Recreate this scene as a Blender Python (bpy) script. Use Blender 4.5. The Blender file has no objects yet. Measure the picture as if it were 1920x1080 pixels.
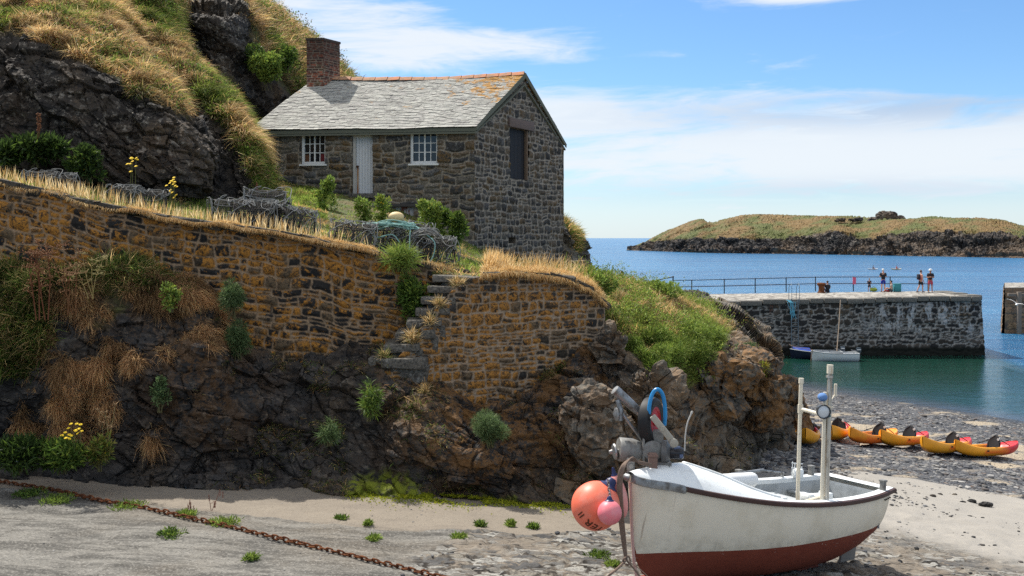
import bpy, bmesh, math, random
import numpy as np
from mathutils import Vector, Matrix, Quaternion

# ------------------------------------------------------------------ camera, world, sun, exposure
SC = bpy.context.scene
FPX, CX, HY, CZ = 1866.67, 960.0, 446.0, 8.3      # focal length in photo pixels, principal column, horizon row, eye height over the sea
cam_d = bpy.data.cameras.new("camera"); cam = bpy.data.objects.new("camera", cam_d)
SC.collection.objects.link(cam); SC.camera = cam
cam_d.lens, cam_d.sensor_width = 35.0, 36.0
cam_d.shift_y = -(540.0 - HY) / 1920.0
cam_d.clip_start, cam_d.clip_end = 0.1, 60000
cam.location = (0, 0, CZ); cam.rotation_euler = (math.radians(90), 0, 0)

SUN_EL = math.radians(56); SUN_H = Vector((-0.66, 0.75, 0)).normalized()      # from behind and to the left of the scene
TO_SUN = Vector((SUN_H.x * math.cos(SUN_EL), SUN_H.y * math.cos(SUN_EL), math.sin(SUN_EL)))
sun_d = bpy.data.lights.new("sun", 'SUN'); sun_d.energy = 4.6; sun_d.angle = math.radians(0.53); sun_d.color = (1.0, 0.955, 0.88)
sun = bpy.data.objects.new("sun", sun_d); SC.collection.objects.link(sun)
sun.rotation_euler = (-TO_SUN).to_track_quat('-Z', 'Y').to_euler(); sun.location = (0, 0, 60)
SC.view_settings.view_transform = 'Standard'; SC.view_settings.look = 'None'
SC.view_settings.exposure = 0.55; SC.view_settings.gamma = 1.0
SC.cycles.use_denoising = False; SC.cycles.sample_clamp_indirect = 3.0; SC.cycles.sample_clamp_direct = 2.2
SC.cycles.max_bounces = 6; SC.cycles.diffuse_bounces = 3; SC.cycles.glossy_bounces = 3; SC.cycles.transmission_bounces = 4; SC.cycles.transparent_max_bounces = 4

# ------------------------------------------------------------------ node helpers
class NT:
    def __init__(s, tree): s.t = tree
    def N(s, typ, props=None, ins=None):
        n = s.t.nodes.new(typ)
        for k, v in (props or {}).items(): setattr(n, k, v)
        for k, v in (ins or {}).items(): s.put(n.inputs[k], v)
        return n
    def put(s, sock, v):
        if v is None: return
        if isinstance(v, bpy.types.NodeSocket): s.t.links.new(v, sock)
        else:
            if hasattr(v, '__len__') and len(v) == 3 and sock.type == 'RGBA': v = (*v, 1)
            sock.default_value = v
    def coord(s, o='Object'): return s.N('ShaderNodeTexCoord').outputs[o]
    def pos(s): return s.N('ShaderNodeNewGeometry').outputs['Position']
    def mapp(s, vec, scale=(1, 1, 1), rot=(0, 0, 0), loc=(0, 0, 0)):
        return s.N('ShaderNodeMapping', ins={'Vector': vec, 'Scale': scale, 'Rotation': rot, 'Location': loc}).outputs[0]
    def noise(s, vec, scale, det=4, rough=.55, dist=0, out=0):
        return s.N('ShaderNodeTexNoise', ins={'Vector': vec, 'Scale': scale, 'Detail': det, 'Roughness': rough, 'Distortion': dist}).outputs[out]
    def voro(s, vec, scale, feat='F1', out='Distance', rnd=1.0):
        return s.N('ShaderNodeTexVoronoi', {'feature': feat}, {'Vector': vec, 'Scale': scale, 'Randomness': rnd}).outputs[out]
    def ramp(s, fac, stops, interp='LINEAR'):
        n = s.N('ShaderNodeValToRGB', ins={'Fac': fac}); cr = n.color_ramp; cr.interpolation = interp
        while len(cr.elements) < len(stops): cr.elements.new(0.5)
        for e, (p, c) in zip(cr.elements, stops):
            e.position = p
            e.color = (c, c, c, 1) if isinstance(c, (int, float)) else (*c, 1)
        return n.outputs[0]
    def mix(s, f, a, b, mode='MIX'):
        n = s.N('ShaderNodeMix', {'data_type': 'RGBA', 'blend_type': mode})
        s.put(n.inputs[0], f); s.put(n.inputs[6], a); s.put(n.inputs[7], b); return n.outputs[2]
    def ma(s, op, a, b=None, c=None, clamp=False):
        n = s.N('ShaderNodeMath', {'operation': op, 'use_clamp': clamp})
        for i, v in enumerate((a, b, c)): s.put(n.inputs[i], v)
        return n.outputs[0]
    def step(s, v, a, b):
        n = s.N('ShaderNodeMapRange', {'interpolation_type': 'SMOOTHSTEP'}, {'Value': v, 'From Min': a, 'From Max': b}); return n.outputs[0]
    def attr(s, name, o='Fac'): return s.N('ShaderNodeAttribute', {'attribute_name': name}).outputs[o]
    def sep(s, v): return s.N('ShaderNodeSeparateXYZ', ins={0: v}).outputs
    def comb(s, x, y, z): return s.N('ShaderNodeCombineXYZ', ins={0: x, 1: y, 2: z}).outputs[0]
    def bump(s, h, strength=.5, dist=.05, nrm=None):
        return s.N('ShaderNodeBump', ins={'Height': h, 'Strength': strength, 'Distance': dist, 'Normal': nrm}).outputs[0]

class MT(NT):
    def __init__(s, name, col=(.5, .5, .5), rough=.8, spec=.3, metal=0.0):
        s.m = bpy.data.materials.new(name); s.m.use_nodes = True; super().__init__(s.m.node_tree)
        s.b = s.t.nodes['Principled BSDF']; s.out = s.t.nodes['Material Output']
        s.set('Base Color', col); s.set('Roughness', rough); s.set('Specular IOR Level', spec); s.set('Metallic', metal)
    def set(s, k, v): s.put(s.b.inputs[k], v)

# ------------------------------------------------------------------ sky: Nishita with high thin cloud
W = bpy.data.worlds.new("World"); SC.world = W; W.use_nodes = True
w = NT(W.node_tree); bg = W.node_tree.nodes['Background']; bg.inputs['Strength'].default_value = 0.092
sky = w.N('ShaderNodeTexSky', {'sky_type': 'NISHITA', 'sun_disc': False, 'sun_elevation': SUN_EL,
     'sun_rotation': math.atan2(SUN_H.x, SUN_H.y), 'altitude': 0, 'air_density': 1.0, 'dust_density': 0.3, 'ozone_density': 3.0}).outputs[0]
gen = w.coord('Generated'); gx, gy, gz = w.sep(gen)
az = w.ma('ARCTAN2', gx, gy); el = w.ma('ARCSINE', gz)                        # radians; the view spans about az -0.47..0.47, el 0..0.23
v1 = w.comb(w.ma('MULTIPLY', az, 5.5), w.ma('MULTIPLY', el, 24.0), 0.0)
v2 = w.comb(w.ma('MULTIPLY', az, 9.0), w.ma('MULTIPLY', w.ma('ADD', el, w.ma('MULTIPLY', az, -.03)), 62.0), 3.7)
n1 = w.noise(v1, 1.0, 8, .58, .6); n2 = w.noise(v2, 1.0, 8, .62, .8)
def gauss(x, c, s):                                                           # a soft band round one direction
    t = w.ma('DIVIDE', w.ma('SUBTRACT', x, c), s); return w.ma('POWER', 2.718, w.ma('MULTIPLY', w.ma('MULTIPLY', t, t), -1.0))
def blob(a, e, sa, se, k): return w.ma('MULTIPLY', w.ma('MULTIPLY', gauss(az, a, sa), gauss(el, e, se)), k)
bias = w.ma('ADD', blob(0.36, 0.080, 0.46, 0.052, .60), blob(-0.12, 0.190, 0.21, 0.022, .50))
bias = w.ma('ADD', bias, blob(0.300, 0.233, 0.085, 0.011, .74))
bias = w.ma('ADD', bias, blob(0.05, 0.128, 0.10, 0.02, .42))
bias = w.ma('ADD', bias, blob(-0.20, 0.225, 0.14, 0.016, .30))
cl = w.ma('ADD', w.ma('MULTIPLY', n1, .85), w.ma('MULTIPLY', n2, .62))
high = w.ma('MULTIPLY', w.step(el, .30, .42), .40)                              # unseen broken cloud, added over the rest of the dome for whiter fill
n3 = w.noise(gen, 2.6, 7, .58, .4)
cl = w.ma('MAXIMUM', w.step(w.ma('ADD', cl, bias), .84, 1.22), w.ma('MULTIPLY', w.step(n3, .38, .54), w.step(el, .28, .42)))
hz = w.ma('MULTIPLY', gauss(el, 0.0, 0.07), .60)                              # thin whitening low over the sea
cover = w.ma('MAXIMUM', w.ma('MULTIPLY', cl, .93), hz, clamp=True)
greyband = w.ma('MULTIPLY', w.ma('ADD', blob(0.40, 0.122, 0.26, 0.018, 1.0), blob(0.30, 0.045, 0.30, 0.012, .45)), w.step(n2, .28, .52), clamp=True)
ccol = w.mix(greyband, (6.5, 6.9, 7.3), (4.0, 4.9, 6.2))
skyb = w.mix(1.0, sky, (0.72, 0.95, 1.16), 'MULTIPLY')
ccol = w.mix(w.step(el, .28, .42), ccol, (9.6, 9.5, 9.2))                          # added cloud overhead and behind, set extra bright to lift the shade
W.node_tree.links.new(w.mix(cover, skyb, ccol), bg.inputs['Color'])

# ------------------------------------------------------------------ geometry helpers
def P(px, py, d):                                                             # the point at distance d that the photo shows at column px, row py
    return ((px - CX) / FPX * d, d, CZ + (HY - py) / FPX * d)
def smooth(a, b, x): t = np.clip((x - a) / (b - a), 0, 1); return t * t * (3 - 2 * t)
_UP = np.array([0., 15, 3.7, 8, 10.4, 12.8, 17.4, 22, 30, 33, 38, 44, 52, 70, 400])
_U = np.array([-40, -12, 0, 3.7, 8, 10.4, 12.8, 17.4, 22, 27, 31, 35, 39, 44, 54, 80, 400.])
_Z = np.array([4.5, 4.45, 4.30, 4.16, 3.88, 3.60, 3.33, 2.80, 2.10, 1.4, .88, .55, .28, 0, -.55, -2.2, -14])
def ground_z(x, y): return np.interp(.83 * np.asarray(x) + .55 * np.asarray(y), _U, _Z)
def G(px, py, lift=0.0):                                                      # where the photo's ray meets the ground
    lo, hi = 3.0, 90.0
    for _ in range(50):
        m = (lo + hi) / 2; p = P(px, py, m)
        if p[2] > ground_z(p[0], p[1]): lo = m
        else: hi = m
    p = P(px, py, lo); return Vector((p[0], p[1], float(ground_z(p[0], p[1])) + lift))
def on_plane(px, py, p0, n):
    d = Vector(P(px, py, 1.0)) - Vector((0, 0, CZ)); o = Vector((0, 0, CZ))
    t = (Vector(p0) - o).dot(Vector(n)) / d.dot(Vector(n)); return o + d * t

def _h(ix, iy, iz, s):
    h = (ix.astype(np.int64) * 374761393 + iy.astype(np.int64) * 668265263 + iz.astype(np.int64) * 2147483647 + s * 974634777) & 0xFFFFFFFF
    h = ((h ^ (h >> 13)) * 1274126177) & 0xFFFFFFFF; h = ((h ^ (h >> 16)) * 2246822519) & 0xFFFFFFFF
    return ((h ^ (h >> 15)) & 0xFFFFFF) / 16777215.0
def vnoise(p, seed=0):                                                        # smooth noise, -1..1
    i = np.floor(p).astype(np.int64); f = p - i; f = f * f * f * (f * (f * 6 - 15) + 10); r = 0
    for dx in (0, 1):
        for dy in (0, 1):
            for dz in (0, 1):
                wgt = (f[:, 0] if dx else 1 - f[:, 0]) * (f[:, 1] if dy else 1 - f[:, 1]) * (f[:, 2] if dz else 1 - f[:, 2])
                r = r + wgt * _h(i[:, 0] + dx, i[:, 1] + dy, i[:, 2] + dz, seed)
    return r * 2 - 1
def fbm(p, octv=5, seed=0, gain=.5, ridged=False):
    a, r, q = 1.0, 0, p * 1.0
    for o in range(octv):
        n = vnoise(q, seed + o)
        r = r + a * ((1 - 2 * np.abs(n)) if ridged else n); a *= gain; q = q * 2.03 + 11.7
    return r
def facets(p, seed=0):                                                        # angular blocks: per-cell tilted planes; returns offset, crack distance
    i = np.floor(p).astype(np.int64); f1 = np.full(len(p), 9.); f2 = f1 * 1; val = np.zeros(len(p))
    for dx in (-1, 0, 1):
        for dy in (-1, 0, 1):
            for dz in (-1, 0, 1):
                c = i + (dx, dy, dz); hx = [_h(c[:, 0], c[:, 1], c[:, 2], seed + k) for k in range(7)]
                q = np.stack([c[:, k] + hx[k] for k in range(3)], 1); dv = p - q; d = np.sqrt((dv ** 2).sum(1))
                pl = dv[:, 0] * (hx[3] - .5) + dv[:, 1] * (hx[4] - .5) + dv[:, 2] * (hx[5] - .5) + (hx[6] - .5) * .8
                near = d < f1; f2 = np.where(near, f1, np.minimum(f2, d)); val = np.where(near, pl, val); f1 = np.where(near, d, f1)
    return val, f2 - f1
def rocky(p, amp=.3, scale=.8, seed=0, dip=(.55, .2, 1.0)):
    q = p * scale + np.stack([fbm(p * .6, 2, seed + 50 + k) for k in range(3)], 1) * .16
    st = np.array(dip) / 1.16; al = (q @ st)[:, None] * st; q2 = q + al * .9                  # blocks flattened along the bedding
    a, e1 = facets(q2, seed); b, e2 = facets(q2 * 2.6 + 5.3, seed + 9); c, e3 = facets(q2 * 6.5 + 1.7, seed + 19)
    r = a * 1.35 + b * .52 + c * .20 + fbm(p * scale * .6, 2, seed + 20) * .5
    t = (q @ np.array(dip)) * 2.6 + fbm(p * scale * 1.5, 2, seed + 77) * .35; fl = np.floor(t); z0 = np.zeros_like(fl)   # broken bedding ledges
    r = r * .8 + .20 * (_h(fl, z0, z0, seed + 3) - .5) + .13 * (t - fl) ** 1.5
    r -= .14 * (1 - smooth(0, .06, e1)) + .05 * (1 - smooth(0, .08, e2)); return r * amp

def catmull(a, n):                                                            # a: (m,k) control -> (n,k)
    m = len(a); t = np.linspace(0, m - 1, n); i = np.minimum(t.astype(int), m - 2); f = (t - i)[:, None]
    g = lambda j: a[np.clip(j, 0, m - 1)]
    p0, p1, p2, p3 = g(i - 1), g(i), g(i + 1), g(i + 2)
    p0 = np.where((i == 0)[:, None], 2 * p1 - p2, p0); p3 = np.where((i == m - 2)[:, None], 2 * p2 - p1, p3)
    return .5 * (2 * p1 + (p2 - p0) * f + (2 * p0 - 5 * p1 + 4 * p2 - p3) * f ** 2 + (3 * p1 - p0 - 3 * p2 + p3) * f ** 3)
def loft(ctrl, nr, nc):                                                       # ctrl (rows, cols, k) -> (nr, nc, k)
    c = np.asarray(ctrl, float); R, C, K = c.shape
    a = np.stack([catmull(c[:, j], nr) for j in range(C)], 1); return np.stack([catmull(a[i], nc) for i in range(nr)], 0)
def grid_faces(nr, nc, flip=False):
    i = np.arange(nr * nc).reshape(nr, nc)
    f = np.stack([i[:-1, :-1], i[:-1, 1:], i[1:, 1:], i[1:, :-1]], -1).reshape(-1, 4)
    return f[:, ::-1] if flip else f
def grid_normals(v):
    du = np.gradient(v, axis=1); dv = np.gradient(v, axis=0); n = np.cross(du, dv); return n / (np.linalg.norm(n, axis=2, keepdims=True) + 1e-9)

def mesh_np(name, verts, faces, mat=None, attrs=None, cols=None, smooth_=True, parent=None, loc=None):
    me = bpy.data.meshes.new(name); verts = np.ascontiguousarray(verts, np.float32).reshape(-1, 3); faces = np.ascontiguousarray(faces, np.int32)
    k = faces.shape[1]; M = len(faces)
    me.vertices.add(len(verts)); me.vertices.foreach_set('co', verts.ravel())
    me.loops.add(M * k); me.loops.foreach_set('vertex_index', faces.ravel())
    me.polygons.add(M); me.polygons.foreach_set('loop_start', np.arange(0, M * k, k, dtype=np.int32))
    me.update(calc_edges=True)
    me.polygons.foreach_set('use_smooth', np.full(M, smooth_, bool))
    for an, av in (attrs or {}).items():
        at = me.attributes.new(an, 'FLOAT', 'POINT'); at.data.foreach_set('value', np.ascontiguousarray(av, np.float32).ravel())
    if cols is not None:
        at = me.attributes.new('Col', 'FLOAT_COLOR', 'POINT'); c4 = np.ones((len(verts), 4), np.float32); c4[:, :3] = cols; at.data.foreach_set('color', c4.ravel())
    me.validate(clean_customdata=False)
    return link(name, me, mat, parent, loc)
def link(name, me, mat=None, parent=None, loc=None):
    o = bpy.data.objects.new(name, me); SC.collection.objects.link(o)
    if mat is not None:
        for m in (mat if isinstance(mat, (list, tuple)) else [mat]): me.materials.append(m.m if isinstance(m, MT) else m)
    if parent is not None: o.parent = parent
    if loc is not None: o.location = loc
    return o
def empty(name, loc=(0, 0, 0), rotz=0):
    o = bpy.data.objects.new(name, None); SC.collection.objects.link(o); o.location = loc; o.rotation_euler = (0, 0, rotz); o.empty_display_size = .2; return o
def tag(o, label=None, cat=None, group=None, kind=None):
    for k, v in (('label', label), ('category', cat), ('group', group), ('kind', kind)):
        if v: o[k] = v
    return o

class BM:                                                                     # collects shapes in one mesh
    def __init__(s): s.b = bmesh.new()
    def box(s, c, size, rot=None, bev=0.0, taper=1.0):
        r = bmesh.ops.create_cube(s.b, size=1.0); vs = r['verts']
        for v in vs:
            k = taper if v.co.z > 0 else 1.0; v.co = Vector((v.co.x * size[0] * k, v.co.y * size[1] * k, v.co.z * size[2]))
        if bev > 0:
            es = list({e for v in vs for e in v.link_edges}); q = bmesh.ops.bevel(s.b, geom=es, offset=bev, segments=2, affect='EDGES', profile=.5)
            vs = list({v for f in q['faces'] for v in f.verts} | {v for v in vs if v.is_valid})
        m = (rot.to_matrix() if isinstance(rot, Quaternion) else rot) if rot is not None else Matrix.Identity(3)
        for v in vs: v.co = m @ v.co + Vector(c)
        return vs
    def tube(s, pts, r, seg=8, cap=True, closed=False):
        pts = [Vector(p) for p in pts]; n = len(pts); rs = r if hasattr(r, '__len__') else [r] * n; rings = []; nrm = None
        for i, p in enumerate(pts):
            a = pts[(i - 1) % n] if (i > 0 or closed) else p; b = pts[(i + 1) % n] if (i < n - 1 or closed) else p
            t = (b - a).normalized()
            if t.length < 1e-6: t = Vector((0, 0, 1))
            if nrm is None: nrm = t.orthogonal().normalized()
            nrm = (nrm - t * nrm.dot(t)); nrm = nrm.normalized() if nrm.length > 1e-6 else t.orthogonal().normalized()
            bi = t.cross(nrm)
            rings.append([s.b.verts.new(p + (nrm * math.cos(2 * math.pi * k / seg) + bi * math.sin(2 * math.pi * k / seg)) * rs[i]) for k in range(seg)])
        for i in range(n if closed else n - 1):
            A, B = rings[i], rings[(i + 1) % n]
            for k in range(seg): s.b.faces.new((A[k], A[(k + 1) % seg], B[(k + 1) % seg], B[k]))
        if cap and not closed: s.b.faces.new(rings[0][::-1]); s.b.faces.new(rings[-1])
        return rings
    def lathe(s, c, axis, prof, seg=20):                                       # prof: (radius, height along axis)
        axis = Vector(axis).normalized(); u = axis.orthogonal().normalized(); v = axis.cross(u); c = Vector(c); rings = []
        for r, h in prof: rings.append([s.b.verts.new(c + axis * h + (u * math.cos(2 * math.pi * k / seg) + v * math.sin(2 * math.pi * k / seg)) * max(r, 1e-4)) for k in range(seg)])
        for A, B in zip(rings, rings[1:]):
            for k in range(seg): s.b.faces.new((A[k], A[(k + 1) % seg], B[(k + 1) % seg], B[k]))
        if prof[0][0] > 1e-3: s.b.faces.new(rings[0][::-1])
        if prof[-1][0] > 1e-3: s.b.faces.new(rings[-1])
    def sphere(s, c, r, sc=(1, 1, 1), seg=16, rings=10):
        q = bmesh.ops.create_uvsphere(s.b, u_segments=seg, v_segments=rings, radius=r)
        for v in q['verts']: v.co = Vector((v.co.x * sc[0], v.co.y * sc[1], v.co.z * sc[2])) + Vector(c)
        return q['verts']
    def grid(s, rows, closed=False):
        R = [[s.b.verts.new(Vector(p)) for p in row] for row in rows]
        for A, B in zip(R, R[1:]):
            n = len(A)
            for k in range(n if closed else n - 1): s.b.faces.new((A[k], A[(k + 1) % n], B[(k + 1) % n], B[k]))
        return R
    def prism(s, pts, vec):
        a = [s.b.verts.new(Vector(p)) for p in pts]; b = [s.b.verts.new(Vector(p) + Vector(vec)) for p in pts]; n = len(a)
        s.b.faces.new(a[::-1]); s.b.faces.new(b)
        for k in range(n): s.b.faces.new((a[k], a[(k + 1) % n], b[(k + 1) % n], b[k]))
    def done(s, name, mat=None, parent=None, loc=None, smooth_=True, angle=35):
        bmesh.ops.remove_doubles(s.b, verts=s.b.verts, dist=1e-5); bmesh.ops.recalc_face_normals(s.b, faces=s.b.faces)
        me = bpy.data.meshes.new(name)
        if smooth_:
            lim = math.radians(angle)
            for f in s.b.faces: f.smooth = True
            for e in s.b.edges: e.smooth = (len(e.link_faces) == 2 and e.calc_face_angle(0) < lim)
        s.b.to_mesh(me); s.b.free(); return link(name, me, mat, parent, loc)

# ------------------------------------------------------------------ masonry: courses of individual stones with recessed mortar
def courses(seed, Wd, Ht, ch, sw, split=.25):
    r = random.Random(seed); vs = [-.6]; rows = []
    while vs[-1] < Ht + .6: vs.append(vs[-1] + r.uniform(*ch))
    for _ in range(len(vs) - 1):
        us = [-1 - r.random() * sw[1]]
        while us[-1] < Wd + 1: us.append(us[-1] + r.uniform(*sw))
        k = len(us); rows.append((np.array(us), np.array([r.random() < split for _ in range(k)]), np.array([r.uniform(.4, .6) for _ in range(k)])))
    return np.array(vs), rows
def stone_at(lay, u, v):
    vs, rows = lay; ci = np.clip(np.searchsorted(vs, v) - 1, 0, len(rows) - 1); e = np.zeros(len(u)); sid = np.zeros(len(u))
    for i in np.unique(ci):
        m = ci == i; us, sp, so = rows[i]; k = np.clip(np.searchsorted(us, u[m]) - 1, 0, len(us) - 2); vv = v[m]
        a = np.minimum(u[m] - us[k], us[k + 1] - u[m]); v0, v1 = vs[i], vs[i + 1]; mid = v0 + so[k] * (v1 - v0); s = sp[k]; up = vv > mid
        lo = np.where(s & up, mid, v0); hi = np.where(s & ~up, mid, v1); b = np.minimum(vv - lo, hi - vv)
        a = np.maximum(a, 0); b = np.maximum(b, 0); e[m] = a + b - np.sqrt(a * a + b * b)
        z = np.zeros_like(k); sid[m] = _h(k, z + i, (s & up).astype(np.int64), 7)
    return e, sid
def masonry(name, us, vs, mapper, mat, seed=1, ch=(.2, .34), sw=(.25, .6), warp=.05, depth=.04, mort=.018, split=.25, keep=None, parent=None, jitter=.03):
    U, V = np.meshgrid(us, vs); u, v = U.ravel(), V.ravel(); p2 = np.stack([u, v, np.zeros_like(u) + seed * 3.1], 1)
    lay = courses(seed, max(us) , max(vs), ch, sw, split)
    wu = u + fbm(p2 * 2.2, 3, seed) * warp + fbm(p2 * 9, 2, seed + 5) * warp * .25; wv = v + fbm(p2 * 2.2, 3, seed + 11) * warp + fbm(p2 * 9, 2, seed + 15) * warp * .25
    e, sid = stone_at(lay, wu, wv)
    pos, nrm = mapper(u, v)
    mo = 1 - smooth(mort * .5, mort * 1.5, e + fbm(p2 * 14, 2, seed + 3) * mort * .4)
    d = depth * smooth(0, .075, e) + (sid - .5) * jitter * (1 - mo) + fbm(p2 * 11, 4, seed + 8) * depth * .28
    f = grid_faces(len(vs), len(us))
    if keep is not None:
        c = keep(u[f].mean(1), v[f].mean(1)); f = f[c]
    return mesh_np(name, pos + nrm * d[:, None], f, mat, {'sid': sid, 'mort': mo, 'edge': e}, parent=parent)
# ------------------------------------------------------------------ materials of the land
def cliff_mat(name, c_dark=(.015, .0125, .011), c_mid=(.056, .045, .034), c_brown=(.095, .066, .04), turf=(.15, .105, .045), turf2=(.075, .085, .025), dip=(0, 0, 0), ps_=1, bd=.12):
    m = MT(name, rough=.82, spec=.25); p = m.pos() if ps_ == 1 else m.mapp(m.pos(), scale=(ps_,) * 3)
    ps = m.mapp(p, scale=(.7, .7, 2.6), rot=dip)
    big = m.noise(p, .55, 5, .6); med = m.noise(p, 2.4, 6, .65, .5); fine = m.noise(p, 14, 5, .7); st = m.noise(ps, 1.7, 6, .62, .6)
    base = m.mix(m.step(m.ma('ADD', m.ma('MULTIPLY', st, .6), m.ma('MULTIPLY', med, .4)), .40, .62), c_dark, c_mid)
    base = m.mix(m.ma('MULTIPLY', m.step(big, .46, .66), m.step(fine, .35, .6)), base, c_brown)
    crack = m.ma('MAXIMUM', m.step(m.voro(m.mix(.25, p, m.noise(p, 1.3, 3, .5, 0, 1)), 1.9, 'DISTANCE_TO_EDGE'), 0.0, .025), m.step(m.noise(p, 1.1, 3, .5), .46, .60))
    base = m.mix(m.ma('SUBTRACT', 1, crack), base, (.008, .008, .008))
    pale = m.ma('MULTIPLY', m.step(m.noise(p, 5.5, 8, .72), .52, .66), m.ma('ADD', .10, m.attr('pale')), clamp=True)
    base = m.mix(pale, base, m.mix(fine, (.34, .30, .24), (.19, .165, .135)))
    og = m.ma('MULTIPLY', m.step(m.ma('ADD', m.ma('MULTIPLY', m.noise(p, 2.2, 8, .75), .6), m.ma('MULTIPLY', m.noise(p, 11, 6, .8), .5)), .515, .585), m.ma('MULTIPLY', m.attr('orange'), .6), clamp=True)
    base = m.mix(og, base, m.mix(fine, (.30, .125, .018), (.17, .085, .02)))
    g = m.step(m.ma('ADD', m.attr('grass'), m.ma('MULTIPLY', m.ma('SUBTRACT', med, .5), .5)), .42, .56)
    tcol = m.mix(m.step(m.noise(p, 1.1, 5, .6), .42, .6), turf, turf2); tcol = m.mix(m.step(fine, .3, .7), m.mix(.5, tcol, (.03, .025, .012)), tcol)
    base = m.mix(g, base, tcol)
    mo = m.ma('MULTIPLY', m.step(m.ma('ADD', m.attr('moss'), m.ma('MULTIPLY', m.ma('SUBTRACT', med, .5), .8)), .4, .6), m.step(m.noise(p, 7, 5, .7), .36, .52))
    base = m.mix(mo, base, m.mix(fine, (.20, .22, .015), (.10, .12, .012)))
    m.set('Base Color', base)
    hgt = m.ma('ADD', m.ma('ADD', m.ma('MULTIPLY', st, .9), m.ma('MULTIPLY', med, .8)), m.ma('ADD', m.ma('MULTIPLY', fine, .25), m.ma('MULTIPLY', crack, .35)))
    m.set('Normal', m.bump(hgt, .85, bd)); m.set('Roughness', m.ma('ADD', .62, m.ma('MULTIPLY', med, .35)))
    return m
M_CLIFF = cliff_mat('dark cliff rock', dip=(.3, .55, 0))
M_BANK = cliff_mat('slate foreshore rock', c_dark=(.010, .0094, .0092), c_mid=(.052, .047, .043), c_brown=(.085, .062, .04), dip=(.2, -.5, 0))
M_CROP = cliff_mat('outcrop rock', c_dark=(.034, .031, .027), c_mid=(.15, .135, .11), c_brown=(.19, .14, .09), turf=(.17, .13, .05), turf2=(.10, .13, .03), dip=(.1, .6, 0))
M_ISLE = cliff_mat('island turf and rock', c_dark=(.016, .016, .018), c_mid=(.055, .05, .047), c_brown=(.12, .085, .055), turf=(.20, .125, .045), turf2=(.10, .115, .028), ps_=.055, bd=1.4)

def patch(name, ctrl, nr, nc, mat, amp, scale, seed, flip=False, keep_rows=None, fine=0.0, fn=None):
    """ctrl rows x cols of (px, py, d, grass, orange, pale, moss): a rock or turf surface through those points, broken into facets."""
    c = np.array([[list(q) + [0] * (7 - len(q)) for q in row] for row in ctrl], float)
    w_ = c.copy(); w_[..., 0] = (c[..., 0] - CX) / FPX * c[..., 2]; w_[..., 1] = c[..., 2]; w_[..., 2] = CZ + (HY - c[..., 1]) / FPX * c[..., 2]
    a = loft(w_, nr, nc); v = a[..., :3]; n = grid_normals(v)
    if flip: n = -n
    at = np.clip(a[..., 3:], 0, 1); flat = v.reshape(-1, 3)
    g = at[..., 0].ravel()
    k = (1 - .72 * smooth(.35, .65, g))
    d = rocky(flat, amp, scale, seed) * k + fbm(flat * 2.1, 4, seed + 70) * fine
    if fn is not None: d = fn(flat, d)
    v2 = (flat + n.reshape(-1, 3) * d[:, None])
    o = mesh_np(name, v2, grid_faces(nr, nc, flip), mat, {'grass': g, 'orange': at[..., 1].ravel(), 'pale': at[..., 2].ravel(), 'moss': at[..., 3].ravel()}, smooth_=False)
    vv = v2.reshape(nr, nc, 3); nn = grid_normals(vv)
    if flip: nn = -nn
    return o, vv, nn, at

# ------------------------------------------------------------------ hills behind the cottage
C1 = [ # dark cliff over the terrace: columns left to right, rows foot -> face -> turf edge -> slope up and back
 [(-330, 330, 21.5), (-150, 326, 21.8), (0, 332, 22.0), (100, 345, 22.0), (200, 356, 22.0), (290, 366, 22.0), (345, 370, 22.2), (376, 372, 22.9), (388, 372, 24.6)],
 [(-330, 240, 22), (-150, 240, 22.2), (0, 250, 22.1, 0, .1, .3), (100, 258, 22.1, 0, 0, .5), (200, 275, 22.0, 0, .1, .6), (290, 290, 22.0, 0, .2, .8), (345, 300, 22.2, 0, .1, .7), (384, 310, 23.1), (392, 320, 24.9)],
 [(-330, 120, 22.8), (-150, 120, 22.9), (0, 140, 22.7, 0, .1, .5), (100, 160, 22.5, 0, 0, .6), (200, 190, 22.4, 0, 0, .7), (285, 215, 22.4, 0, 0, .7), (338, 240, 22.6, 0, 0, .4), (378, 262, 23.6), (386, 270, 25.3)],
 [(-330, 30, 23.8, .55), (-150, 35, 23.8, .5), (0, 52, 23.5, .45), (75, 78, 23.2, .5), (150, 108, 23.1, .55), (250, 150, 23.0, .65), (322, 190, 23.2, .7), (356, 215, 24.2, .5), (362, 222, 26)],
 [(-330, -40, 26, 1), (-150, -40, 26, 1), (0, -12, 25.5, 1), (80, 20, 25, 1), (160, 58, 25, 1), (240, 96, 25, 1), (300, 140, 25.2, .9), (326, 165, 26, .6), (332, 175, 27.4)],
 [(-330, -160, 31, 1), (-150, -160, 31, 1), (0, -140, 30, 1), (70, -90, 29, 1), (130, -30, 28.5, 1), (196, 10, 28, 1), (246, 55, 27.8, 1), (272, 85, 28.4, .6), (278, 95, 29.5)],
 [(-330, -330, 40, 1), (-150, -330, 40, 1), (0, -320, 38, 1), (60, -240, 36, 1), (110, -170, 35, 1), (165, -110, 34, 1), (205, -60, 33, 1), (225, -30, 33, .7), (230, -20, 34)]]
hill_a = patch('cliff', C1, 230, 330, M_CLIFF, .42, .75, 3, flip=False)
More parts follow.
